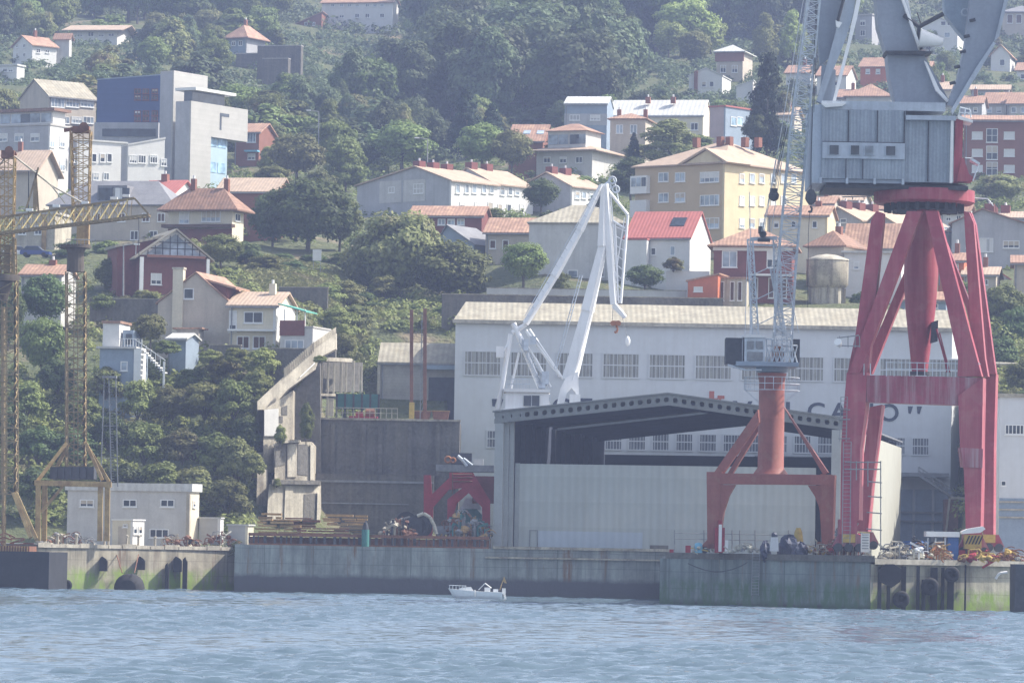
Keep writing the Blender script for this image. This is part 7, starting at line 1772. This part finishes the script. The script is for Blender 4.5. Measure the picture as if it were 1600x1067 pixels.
om = MB().box(Lb/2-.12, Lb/2+.25, -.2, .2, .6, 1.2).prism([(Lb/2+.0,-.12,.6),(Lb/2+.22,-.12,.6),(Lb/2+.5,-.12,-.3),(Lb/2+.3,-.12,-.3)], (0,.24,0)); om.build('outboard_motor', G['whiteframe'], boat, local=True)
MB().wire([(Lb/2-.35,.2,1.0),(Lb/2-.05,.2,2.0)], .045).prism([(Lb/2-.06,.18,2.0),(Lb/2+.1,.18,1.75),(Lb/2+.35,.18,1.72),(Lb/2+.05,.18,2.45)], (0,.04,0)).build('flag_staff', G['mustard'], boat, local=True)

# ---------------------------------------------------------------- pontoon, fenders, tyres and bollards on the quay faces
pn = thing('dark_pontoon', 'dark flat-sided steel pontoon moored at the left quay with rusty gear on top', 'pontoon', (X(20, 489), 489, 0))
a, b = at(-60, 925, 489), at(77, 862, 489)
MB().foot([(a.x, 489), (b.x, 489), (b.x+1, 499), (a.x, 499)], -1.2, b.z).build('hull', G['pontoonsteel'], pn)
a2, b2 = at(-60, 872, 489), at(45, 853, 489); MB().box(a2.x, b2.x, 489.6, 497, a2.z+.3, b2.z).build('rusty_bin', G['rust'], pn)
rb_ = MB()
for k in range(13): p = at(-8+4.2*k, 862, 489.5); rb_.box(p.x-.05, p.x+.05, 489.45, 489.59, a2.z+.35, b2.z)
rb_.build('bin_ribs', G['timber'], pn)
jm = MB()
for k in range(26):
    p = at(random.uniform(-20, 40), random.uniform(838, 852), random.uniform(491, 495)); q = p + Vector((random.uniform(-1.5,1.5), random.uniform(-.5,.5), random.uniform(-.2,.5))); jm.beam(p, q, random.uniform(.06,.16))
jm.build('scrap_heap', G['rust'], pn)
def tyre_at(u, v, Y0, r_px, label, group=None, axis='Y'):
    p = at(u, v, Y0); r_ = px(r_px, Y0)
    o = MB().torus(p, r_*.66, r_*.34, axis, 26, 10); 
    o.tube((p.x, p.y+r_*.05, p.z), (p.x, p.y+r_*.2, p.z), r_*.5, n=18)
    return o.build('tyre', G['tyre'], label=label, cat='tyre', group=group)
gt = 'big tyres hung as fenders on the right quay'
m = MB(); poly_beam(m, [(1373,892),(1384,881),(1397,881),(1408,888),(1410,899),(1406,909),(1393,918),(1386,914),(1375,908)], 428.6, 1.1)
m.build('black_fender', G['tyre'], label='bulky black hanging fender nearest the dark pier', cat='fender'); tyre_at(1408, 936, 429.9, 13.5, 'low black tyre fender almost touching the water', gt)
tyre_at(1453, 916, 430.8, 14, 'black tyre fender halfway down a pile in the middle of the right quay', gt); tyre_at(1487, 897, 431.8, 12.5, 'tyre fender high on the rightmost timber pile', gt)
gp = 'fender piles along the right quay'
for (u, va, vb, w, lb) in ((1374, 884, 953, 6, 'dark fender pile right beside the pier corner'), (1388, 915, 953, 5, 'dark thin pile under the bulky black fender'), (1412, 884, 925, 7, 'dark pile above the lowest tyre fender'), (1434, 884, 955, 5, 'thin dark pile left of the middle tyre fender'), (1443, 905, 955, 6, 'dark pile at the left rim of the middle tyre'), (1459, 886, 955, 11, 'thick dark pile behind the middle tyre fender'), (1473, 886, 940, 5, 'thin short pile left of the rightmost tyre'), (1485, 905, 955, 10, 'thick dark pile under the rightmost tyre'), (1508, 882, 955, 2.2, 'very thin dark pipe down the pale right quay')):
    yq = QR(u)-.45; p, q = at(u, vb, yq), at(u, va, yq); w_ = px(w, 430); MB().box(p.x-w_/2, p.x+w_/2, yq, yq+.4, min(p.z, -.8), q.z).build('fender_pile', G['tyre'], label=lb, cat='pile', group=gp)
MB().wire([at(1556,904,434.2), at(1559,898,434.2), at(1563,895,434.2), at(1574,893.5,434.2)], .13, 7).build('bent_pipe', G['whiteframe'], label='short bent white pipe sticking out of the pale right quay', cat='pipe')
gl_ = 'dark fenders along the left quay'
for (u, v0, v1, w, lb) in ((92, 872, 915, 14, 'dark hanging fender beside the pontoon'), (161, 873, 892, 12, 'small square dark fender left of the round float'), (220, 873, 890, 12, 'small square dark fender above the round float'), (277, 873, 893, 13, 'dark square fender above the pair of piles'), (260, 883, 924, 6, 'dark pile left of the pair below the square fender'), (288, 874, 924, 7, 'dark pile right of the pair below the square fender')):
    yq = QL(u)-.7; p, q = at(u, v1, yq), at(u, v0, yq); w_ = px(w, 505)
    MB().prism([(p.x-w_/2, yq, min(p.z, p.z if v1 < 920 else -.8)), (p.x+w_/2, yq, min(p.z, p.z if v1 < 920 else -.8)), (p.x+w_/2, yq, q.z-.25), (p.x+w_/2-.15, yq, q.z), (p.x-w_/2+.25, yq, q.z+.3), (p.x-w_/2, yq, q.z)], (0, 1.0, 0)).build('quay_fender', G['tyre'], label=lb, cat='fender', group=gl_)
p = at(202, 922, 505.5); fl = MB(); r_ = px(23, 498)
fl.lathe((0,0,0), [(r_*.55,-2.2),(r_*.9,-1.9),(r_,-1.2),(r_,1.2),(r_*.9,1.9),(r_*.55,2.2)], 22); fl.V = [(p.x+v[0], 505.5+v[2], .15*r_+v[1]) for v in fl.V]
ff = thing('round_float', 'large round black rubber float half sunk against the left quay', 'float', (p.x, 505.5, -.5)); fl.build('drum', G['tyre'], ff)
ch = MB()
for du in (-11, 8): ch.wire([at(202+du, 895, 503.4), at(202+du*1.8, 866, 508.2)], .06)
ch.build('chains', G['rust'], ff)
tyre_at(104, 914, 499.6, 9, 'half sunk dark tyre at the water beside the pontoon', None)
gb = 'pale mooring posts on the left quay'
for i, (u, va, vb) in enumerate([(90,836,852),(119,836,850),(163,835,852),(169,836,855),(198,838,852),(216,838,856),(242,840,853)]):
    yq = QL(u)+.9; p, q = at(u, vb, yq), at(u, va, yq); m = MB().tube((p.x,yq,4.9),(p.x,yq,q.z),.13,n=9).lathe((p.x,yq,0),[(.2,q.z),(.22,q.z+.08),(.1,q.z+.16)],9); m.build('mooring_post', G['concrete_pale'], label='short pale round mooring post along the edge of the left quay', cat='mooring post', group=gb)

# ---------------------------------------------------------------- steel and timber stacked on the slipway sill
tr = thing('rusty_trestle', 'long low rusty steel trestle along the edge of the slipway sill', 'trestle', (X(570, 499), 499, 5.25))
p, q = at(388, 850, 498.6), at(764, 852, 498.6); zt = at(570, 835, 498.6).z
m = MB()
for Y0 in (498.4, 500.4): m.box(p.x, q.x, Y0, Y0+.25, zt-.32, zt)
for Y0 in (498.4,): m.box(p.x, q.x, Y0, Y0+.22, 5.26, 5.42)
m.build('rails', G['rust'], tr)
m = MB(); rr = random.Random(4); x = p.x
while x < q.x:
    w_ = rr.uniform(.10, .35); m.box(x, x+w_, 498.45, 498.6, 5.42, zt-.32); x += w_ + rr.uniform(.25, .9)
m.build('posts', G['darksteel'], tr)
MB().box(p.x, q.x, 500.9, 501, 5.26, zt-.4).build('back_sheet', G['rust'], tr)
gs = 'stacks of rusty girders on the trestle'
for i, (u0, u1, v0, v1, Y0, m_) in enumerate([(395,470,812,833,499,'timber'),(455,545,822,834,498.8,'rust'),(500,574,806,820,501,'timber'),(400,440,803,813,502,'timber'),(520,570,817,834,499.3,'mustard_dark'),(445,500,808,823,502,'rust')]):
    lb = ['stack of yellowish timbers at the left end of the trestle', 'low rust brown girder stack in the middle of the left trestle half', 'raised row of yellowish beams below the dark wall', 'short timber stack under the stair block', 'olive girder stack beside the teal drum', 'rust brown stack behind the timbers'][i]
    a, b = at(u0, v1, Y0), at(u1, v0, Y0); m = MB(); rr = random.Random(i); z = a.z
    while z < b.z-.12:
        hh_ = rr.uniform(.16, .32); x = a.x + rr.uniform(0, .8)
        while x < b.x - .6:
            l = rr.uniform(1.0, 3.2); m.box(x, min(x+l, b.x), Y0 + rr.uniform(-.25, .25), Y0+1.6, z, z+hh_*rr.uniform(.7, 1)); x += l + rr.uniform(.05, .5)
        z += hh_ + rr.uniform(.02, .12)
    m.build('girder_stack', G[m_], label=lb, cat='stack', group=gs)
p = at(570, 857, 496.6); td = thing('teal_drum', 'upright teal green steel drum at the edge of the slipway sill', 'drum', (p.x, 496.2, 5.25))
z1 = at(570, 827, 496.6).z
MB().lathe((p.x, 498.0, 5.26-.2), [(px(6,497), 0), (px(6,497), z1-5.06)], 20).build('barrel', G['teal'], td)
MB().lathe((p.x, 498.0, z1), [(px(5,497), 0), (px(4,497), .5), (px(2,497), .8)], 14).build('valve_cap', G['darksteel'], td)
def junk(name, label, u0, u1, v0, v1, Y0, Y1, n, mats, cat='scrap heap', smin=.15, smax=.6, seed=0, base=5.15, group=None):
    """a heap of odd pieces: planks, bent pipes, lumps and offcuts, one part per material"""
    rr = random.Random(seed); c = at((u0+u1)/2, v1, (Y0+Y1)/2); o = thing(name, label, cat, (c.x, c.y, base), group=group)
    for mi, (mk, frac, pn_) in enumerate(mats):
        m = MB()
        for k in range(int(n*frac)):
            u = rr.uniform(u0, u1); Yk = rr.uniform(Y0, Y1); e = 1 - abs((u-(u0+u1)/2)/((u1-u0)/2))**2
            vtop = v1 + (v0-v1)*max(.12, e)*rr.uniform(.1, 1)
            p = at(u, vtop, Yk); p.z = max(p.z, base + .05); s_ = rr.uniform(smin, smax)
            t = rr.random()
            if t < .45: m.beam(p, p + Vector((rr.uniform(-1,1), rr.uniform(-.5,.5), rr.uniform(-.6,.6)))*s_*2.2, s_*.35, s_*.2)
            elif t < .7: m.wire([p + Vector((s_*math.cos(a)*1.2, 0, s_*math.sin(a)*.8)) for a in [rr.uniform(0,1)+j*.7 for j in range(6)]], s_*.12, 5)
            else: m.blob(p, s_*.7, s_*.6, s_*.5, 7, 5, .3, seed*97+k)
            if p.z > base + .9: m.beam((p.x, p.y, base), p, s_*.25)
        m.build(pn_, G[mk], o)
    return o
junk('scrap_heap', 'pale mixed scrap heap in front of the tunnel arch', 596, 650, 806, 836, 500, 503, 70, [('concrete_pale', .5, 'pale_scraps'), ('rust', .3, 'rusty_scraps'), ('darksteel', .2, 'dark_scraps')], seed=1, base=5.3)
cd = thing('cable_drum', 'big dark cable drum with a loose pale rope beside the red arches', 'cable drum', at(655, 834, 503))
c = at(655, 822, 503); m = MB()
for s_ in (-.7, .7): m.tube((c.x+s_*.3, 503+s_-.08, c.z), (c.x+s_*.3, 503+s_+.08, c.z), 1.25, n=20)
m.build('flanges', G['darksteel'], cd); MB().tube((c.x-.2, 502.4, c.z), (c.x+.2, 503.6, c.z), 1.0, n=18).build('wound_cable', G['tyre'], cd)
MB().wire([at(652,806,502), at(662,802,502), at(672,808,502), at(678,820,502), at(682,834,502)], .2, 6).build('rope', G['rope'], cd)
junk('scrap_heap', 'grey and olive machine scrap under the red arches', 682, 768, 800, 838, 503, 508, 90, [('midsteel', .4, 'grey_scraps'), ('teal', .2, 'green_scraps'), ('timber', .25, 'yellow_scraps'), ('rust', .15, 'rusty_scraps')], seed=2, base=5.3, smax=.8)
gs_ = thing('red_gantry', 'dark red double-arched steel gantry beside the covered slipway', 'gantry', at(715, 838, 532))
def arch(name, pts, Y0, dy=1.2):
    m = MB(); poly_beam(m, pts, Y0, dy); m.build(name, G['redpaint'], gs_)
arch('rear_arch', [(662,838),(662,742),(673,742),(675,772),(701,747),(740,742),(740,752),(702,764),(677,792),(675,838)], 533)
arch('front_arch', [(699,838),(699,780),(722,762),(702,765),(702,738),(739,738),(766,782),(766,838),(754,838),(753,792),(732,770),(714,786),(710,800),(709,838)], 530)
m = MB(); a, b = at(738, 786, 534), at(774, 744, 534); m.box(a.x, b.x, 534, 534.4, a.z, b.z).build('side_plate', G['maroon'], gs_)
m = MB()
for v in (741, 746, 752): m.wire([at(706, v, 529.8), at(738, v, 529.8)], .07)
m.wire([at(707, 738, 529.8), at(707, 772, 529.8)], .07).build('rails', G['rust'], gs_)
mc = thing('winch_truck', 'grey green winch machine with yellow wheels under the front red arch', 'machine', at(734, 838, 534.5))
m = MB(); poly_beam(m, [(718,816),(718,802),(724,795),(745,795),(753,804),(753,816)], 534.6, 2); m.build('hood', G['teal'], mc)
m = MB(); poly_beam(m, [(719,796),(728,778),(744,778),(752,796)], 534.9, 1.6); m.build('pale_cover', G['palsteel'], mc)
for u in (722, 738): 
    c = at(u, 828, 534.3); MB().torus(c, .5, .2).build('wheel', G['timber'], mc)
tr_ = thing('grey_trough', 'tilted pale grey steel trough beside the cable drum', 'trough', at(692, 834, 505))
m = MB(); poly_beam(m, [(680,822),(712,820),(700,834),(684,834)], 505, 1.5); m.build('trough_body', G['midsteel'], tr_)
pl = thing('work_platform', 'grey work platform carrying a coil and pale tubes above the red arches', 'platform', at(735, 734, 545))
a, b = at(681, 736, 545), at(772, 727, 545); MB().box(a.x, b.x, 545, 549, a.z, b.z).build('deck', G['midsteel'], pl)
MB().box(at(718,0,546).x, at(750,0,546).x, 546, 549, b.z+.004, at(0,695,546).z).build('dark_bay', G['darksteel'], pl)
m = MB().wire([at(715,712,545), at(722,718,545), at(730,728,545)], .2, 7).wire([at(724,716,545), at(738,727,545)], .16, 7); m.build('pale_tubes', G['palsteel'], pl)
m = MB().torus(at(700,718,544.6), .34, .13).torus(at(708,719,544.6), .26, .12); m.build('hose_coil', G['hookrust'], pl)
MB().box(at(753,0,546).x, at(768,0,546).x, 546, 549, b.z+.004, at(0,704,546).z).build('cabinet', G['offwhite'], pl)
# bits on the left quay
junk('scrap_heap', 'brown scrap and cable heap on the left quay before the site huts', 252, 312, 836, 852, 516, 519, 60, [('rust', .4, 'rusty_scraps'), ('timber', .2, 'wood_scraps'), ('concrete_pale', .25, 'pale_scraps'), ('darksteel', .15, 'dark_scraps')], seed=3, base=4.9)
junk('scrap_heap', 'tangled dark scrap heap at the right end of the left quay', 322, 368, 832, 852, 519, 522, 60, [('rust', .5, 'rusty_scraps'), ('midsteel', .3, 'grey_scraps'), ('rope', .2, 'pale_scraps')], seed=4, base=4.9)
junk('pipe_heap', 'heap of pale grey pipes under the yellow crane portal', 62, 152, 832, 852, 507, 512, 70, [('midsteel', .4, 'grey_pipes'), ('rust', .3, 'rusty_pipes'), ('concrete_pale', .3, 'pale_pipes')], seed=5, base=4.9, cat='heap')
junk('weed_tuft', 'green weed tuft growing over the end of the left quay', 364, 376, 848, 868, 517.6, 518.6, 30, [('leaf_scrub', 1.0, 'leaves')], seed=6, base=4.2, cat='plant')
# bits on the pier and right quay
junk('rope_heap', 'pale rope heap left of the orange crane foot', 1084, 1116, 850, 862, 445, 450, 46, [('rope', .85, 'ropes'), ('hazard_yellow', .15, 'yellow_bits')], cat='rope heap', smax=.4, seed=7)
junk('rope_heap', 'pale rope heap right of the orange crane foot', 1140, 1188, 850, 862, 443, 448, 60, [('rope', .9, 'ropes'), ('midsteel', .1, 'grey_bits')], cat='rope heap', smax=.4, seed=8)
sb = thing('white_sack', 'big white sack standing between the dark tarpaulins on the pier', 'sack', at(1210, 866, 441)); p, q = at(1203, 864, 441), at(1217, 839, 441)
MB().prism([(p.x, 441, p.z+.2), (q.x, 441, p.z+.2), (q.x-.08, 441, q.z), (p.x+.1, 441, q.z)], (0, .8, 0)).build('sack_body', G['whitesack'], sb); MB().blob(at(1210, 836, 441.4), .3, .3, .3, seed=2).build('sack_neck', G['tarp'], sb)
def tarp(label, u0, u1, v0, v1, Y0, seed):
    a, b = at(u0, v1, Y0), at(u1, v0, Y0); z0 = a.z; c = Vector(((a.x+b.x)/2, Y0+1, z0))
    m = MB().blob(c, (b.x-a.x)/2, 1.3, (b.z-z0)*1.0, 14, 9, .18, seed); m.build('tarpaulin_heap', G['tarp'], label=label, cat='tarpaulin')
tarp('dark tarpaulin heap left of the white sack', 1188, 1206, 846, 862, 442, 3); tarp('tall dark blue tarpaulin heap right of the white sack', 1216, 1252, 838, 862, 443, 4); tarp('low dark tarpaulin sloping down behind the yellow cone', 1238, 1264, 848, 864, 441, 5)
yc = MB(); p = at(1247, 862, 446); yc.lathe((p.x, 446, 5.15), [(.8,0),(.62,.5),(.45,1.6),(.38,2.2),(.2,2.6)], 10); yc.build('yellow_cone', G['hazard_yellow'], label='worn yellow bollard-like cone behind the tarpaulins', cat='cone')
junk('net_heap', 'pale net heap at the right foot of the orange crane', 1254, 1292, 845, 866, 441, 446, 70, [('rope', .7, 'netting'), ('hazard_yellow', .1, 'floats'), ('rust', .2, 'rusty_scraps')], cat='net heap', smax=.45, seed=9)
junk('scrap_heap', 'rusty tangle of pipes at the left foot of the red crane', 1294, 1352, 815, 866, 438, 443, 130, [('rust', .4, 'rusty_pipes'), ('midsteel', .25, 'grey_pipes'), ('rope', .2, 'pale_pieces'), ('redpaint', .15, 'red_pieces')], seed=10, smax=.5)
sg = thing('notice_board', 'upright white panel with grey slats at the foot of the red crane', 'panel', at(1352, 866, 434)); p, q = at(1345, 862, 434), at(1359, 833, 434)
MB().box(p.x, q.x, 434, 434.2, p.z, q.z).build('panel', G['white'], sg); m = MB()
for k in range(6): z = p.z+.3+k*.26; m.box(p.x+.1, q.x-.1, 433.94, 433.99, z, z+.09)
m.build('slats', G['midsteel'], sg)
junk('scrap_heap', 'pale and grey scrap heap right of the white slatted panel', 1376, 1424, 848, 874, 432, 437, 110, [('concrete_pale', .45, 'pale_scraps'), ('midsteel', .3, 'grey_scraps'), ('darksteel', .25, 'dark_scraps')], seed=11, base=4.88)
junk('scrap_heap', 'white sheet and net heap in the middle of the right quay', 1418, 1450, 852, 876, 432, 436, 70, [('whitesack', .6, 'white_sheets'), ('rope', .25, 'nets'), ('rust', .15, 'rusty_scraps')], seed=12, base=4.88)
junk('scrap_heap', 'dark scrap heap behind the white sheet heap', 1412, 1452, 842, 860, 440, 444, 50, [('darksteel', .7, 'dark_scraps'), ('bluepaint', .3, 'blue_scraps')], seed=13, base=4.88)
junk('scrap_heap', 'orange-brown scrap heap in front of the blue cabin', 1448, 1482, 850, 876, 432, 435, 70, [('hookrust', .4, 'orange_scraps'), ('timber', .3, 'wood_scraps'), ('concrete_pale', .3, 'pale_scraps')], seed=14, base=4.88)
junk('scrap_heap', 'rusty and yellow scrap at the right end of the quay', 1558, 1600, 858, 878, 437, 440, 80, [('rust', .5, 'rusty_scraps'), ('hazard_yellow', .25, 'yellow_scraps'), ('midsteel', .25, 'grey_scraps')], seed=15, base=4.88)
junk('scrap_heap', 'rusty and yellow scrap between the bogies of the red crane', 1500, 1556, 858, 878, 432, 436, 80, [('rust', .4, 'rusty_scraps'), ('hazard_yellow', .4, 'yellow_scraps'), ('redpaint', .2, 'red_scraps')], seed=16, base=4.88)
cn = thing('blue_cabin', 'small blue cabin under a white canopy on the right quay', 'cabin', at(1488, 872, 435)); p, q = at(1481, 873, 435), at(1498, 838, 435)
MB().box(p.x, q.x, 435, 436.6, 4.88, q.z).build('cabin_body', G['bluepaint'], cn)
a, b = at(1447, 838, 435), at(1499, 832, 435); MB().box(a.x, b.x, 434.6, 437.4, a.z, b.z+.08).build('canopy', G['whiteframe'], cn)
m = MB()
for u in (1450, 1462, 1477): p2 = at(u, 840, 435); m.box(p2.x-.07, p2.x+.07, 435, 435.15, 4.88, p2.z)
m.build('canopy_post', G['palsteel'], cn)
MB().box(q.x+.05, q.x+.65, 435, 436, 4.88, at(0,833,435).z).build('red_locker', G['redpaint'], cn)
bd = MB(); p = at(1085, 860, 446); bd.lathe((p.x+.4, 446, 5.15), [(.38,0),(.4,.4),(.38,.9),(.1,1.0)], 12); bd.build('blue_drum', G['skyblue'], label='light blue plastic drum left of the orange crane foot', cat='drum')
rd = MB(); p = at(1075, 858, 446); rd.cbox((p.x, 446, 5.5), .5, .5, .7).cbox((p.x-1.6, 446, 5.3), .4, .4, .3); rd.build('red_bollard', G['redpaint'], label='small red bollard at the left end of the pier', cat='bollard')
m = MB()
for u in (1054, 1100, 1144, 1156, 1180, 1232): m.wire([at(u, 860, 449.5), at(u, 828, 449.5)], .06)
for v in (834, 843): m.wire([at(1054, v-1.5, 449.5), at(1240, v+2, 449.5)], .04)
m.build('quay_railing', G['midsteel'], label='thin grey railing along the pier behind the ropes', cat='railing')
bx = MB(); p = at(1030, 858, 497); bx.box(p.x-1, p.x+1, 496.9, 498, 5.26, 5.95); bx.build('cable_box', G['concrete_dark'], label='low dark box on the sill before the pale door', cat='box')
# ---------------------------------------------------------------- ground cover: scrub and low growth on the slopes
def scrub(name, regions, per, leaf, size, seed, kind='stuff'):
    rg = np.random.default_rng(seed); P = []
    for (u0, u1, Y0, Y1, n, r0, r1) in regions:
        u = rg.uniform(u0, u1, n); Yk = rg.uniform(Y0, Y1, n); x = (u-800)*Yk/F; z = gz(x, Yk)
        ok = z > 6.5; x, Yk, z = x[ok], Yk[ok], z[ok]; m = len(x)
        if not m: continue
        r = rg.uniform(r0, r1, m)
        d = rg.normal(size=(m, per, 3)); d /= np.linalg.norm(d, axis=2, keepdims=True); d[:, :, 2] = np.abs(d[:, :, 2])
        C = np.stack([x, Yk, z], 1)[:, None, :] + d * r[:, None, None] * rg.uniform(.6, 1.05, (m, per, 1))
        S = (rg.uniform(.7, 1.3, (m, per)) * size * np.sqrt(r)[:, None]).ravel()
        P.append(leaf_quads(C.reshape(-1, 3), (d*.8 + np.array([0, 0, .4])).reshape(-1, 3), S, rg))
    o = bpy.data.objects.new(name, quads_mesh(name, np.concatenate(P), G[leaf])); COL.objects.link(o)
    return tag(o, kind=kind)
scrub('scrub', [(-40, 395, 532, 575, 420, .8, 2.0), (380, 580, 575, 612, 130, .6, 1.3), (520, 585, 600, 640, 60, .7, 1.5), (585, 720, 621, 640, 60, .7, 1.5), (440, 560, 640, 660, 25, .5, 1.0), (1505, 1640, 570, 640, 160, .8, 2.0), (560, 720, 640, 700, 90, .8, 1.8), (-40, 400, 580, 660, 200, .7, 1.5)], 60, 'leaf_scrub', .32, 31)
scrub('hedges', [(-40, 990, 690, 860, 520, .9, 2.2), (1190, 1650, 700, 860, 220, .8, 1.8)], 56, 'leaf_mid', .36, 32)
scrub('undergrowth', [(-60, 450, 860, 1150, 900, 1.0, 2.4), (390, 1200, 880, 1200, 1100, 1.4, 3.2), (1180, 1680, 860, 1250, 700, 1.0, 2.4)], 60, 'leaf_wood', .42, 33)
scrub('hilltop_growth', [(-60, 1660, 1200, 1350, 900, 2.0, 4.5)], 60, 'leaf_wood', .48, 34)
gr = np.random.default_rng(40)
def grass(name, regions, seed):
    rg = np.random.default_rng(seed); P = []
    for (u0, u1, Y0, Y1, n) in regions:
        u = rg.uniform(u0, u1, n); Yk = rg.uniform(Y0, Y1, n); x = (u-800)*Yk/F; z = gz(x, Yk); ok = z > 6.5
        x, Yk, z = x[ok], Yk[ok], z[ok]; m = len(x); h = rg.uniform(.3, .8, m)
        C = np.stack([x, Yk, z + h*.35], 1); Nn = np.stack([rg.normal(0, .6, m), -np.ones(m), rg.normal(.3, .3, m)], 1)
        P.append(leaf_quads(C, Nn, h*1.1, rg, 1.0))
    o = bpy.data.objects.new(name, quads_mesh(name, np.concatenate(P), G['leaf_grass'])); COL.objects.link(o)
    return tag(o, kind='stuff')
G['leaf_grass'] = leafmat('dry_grass', (.15, .185, .06), (.27, .27, .12), dry=(.36, .30, .18))
grass('dry_grass', [(370, 570, 600, 662, 9000), (520, 580, 590, 640, 900), (590, 720, 622, 640, 900), (150, 300, 600, 640, 900)], 41)
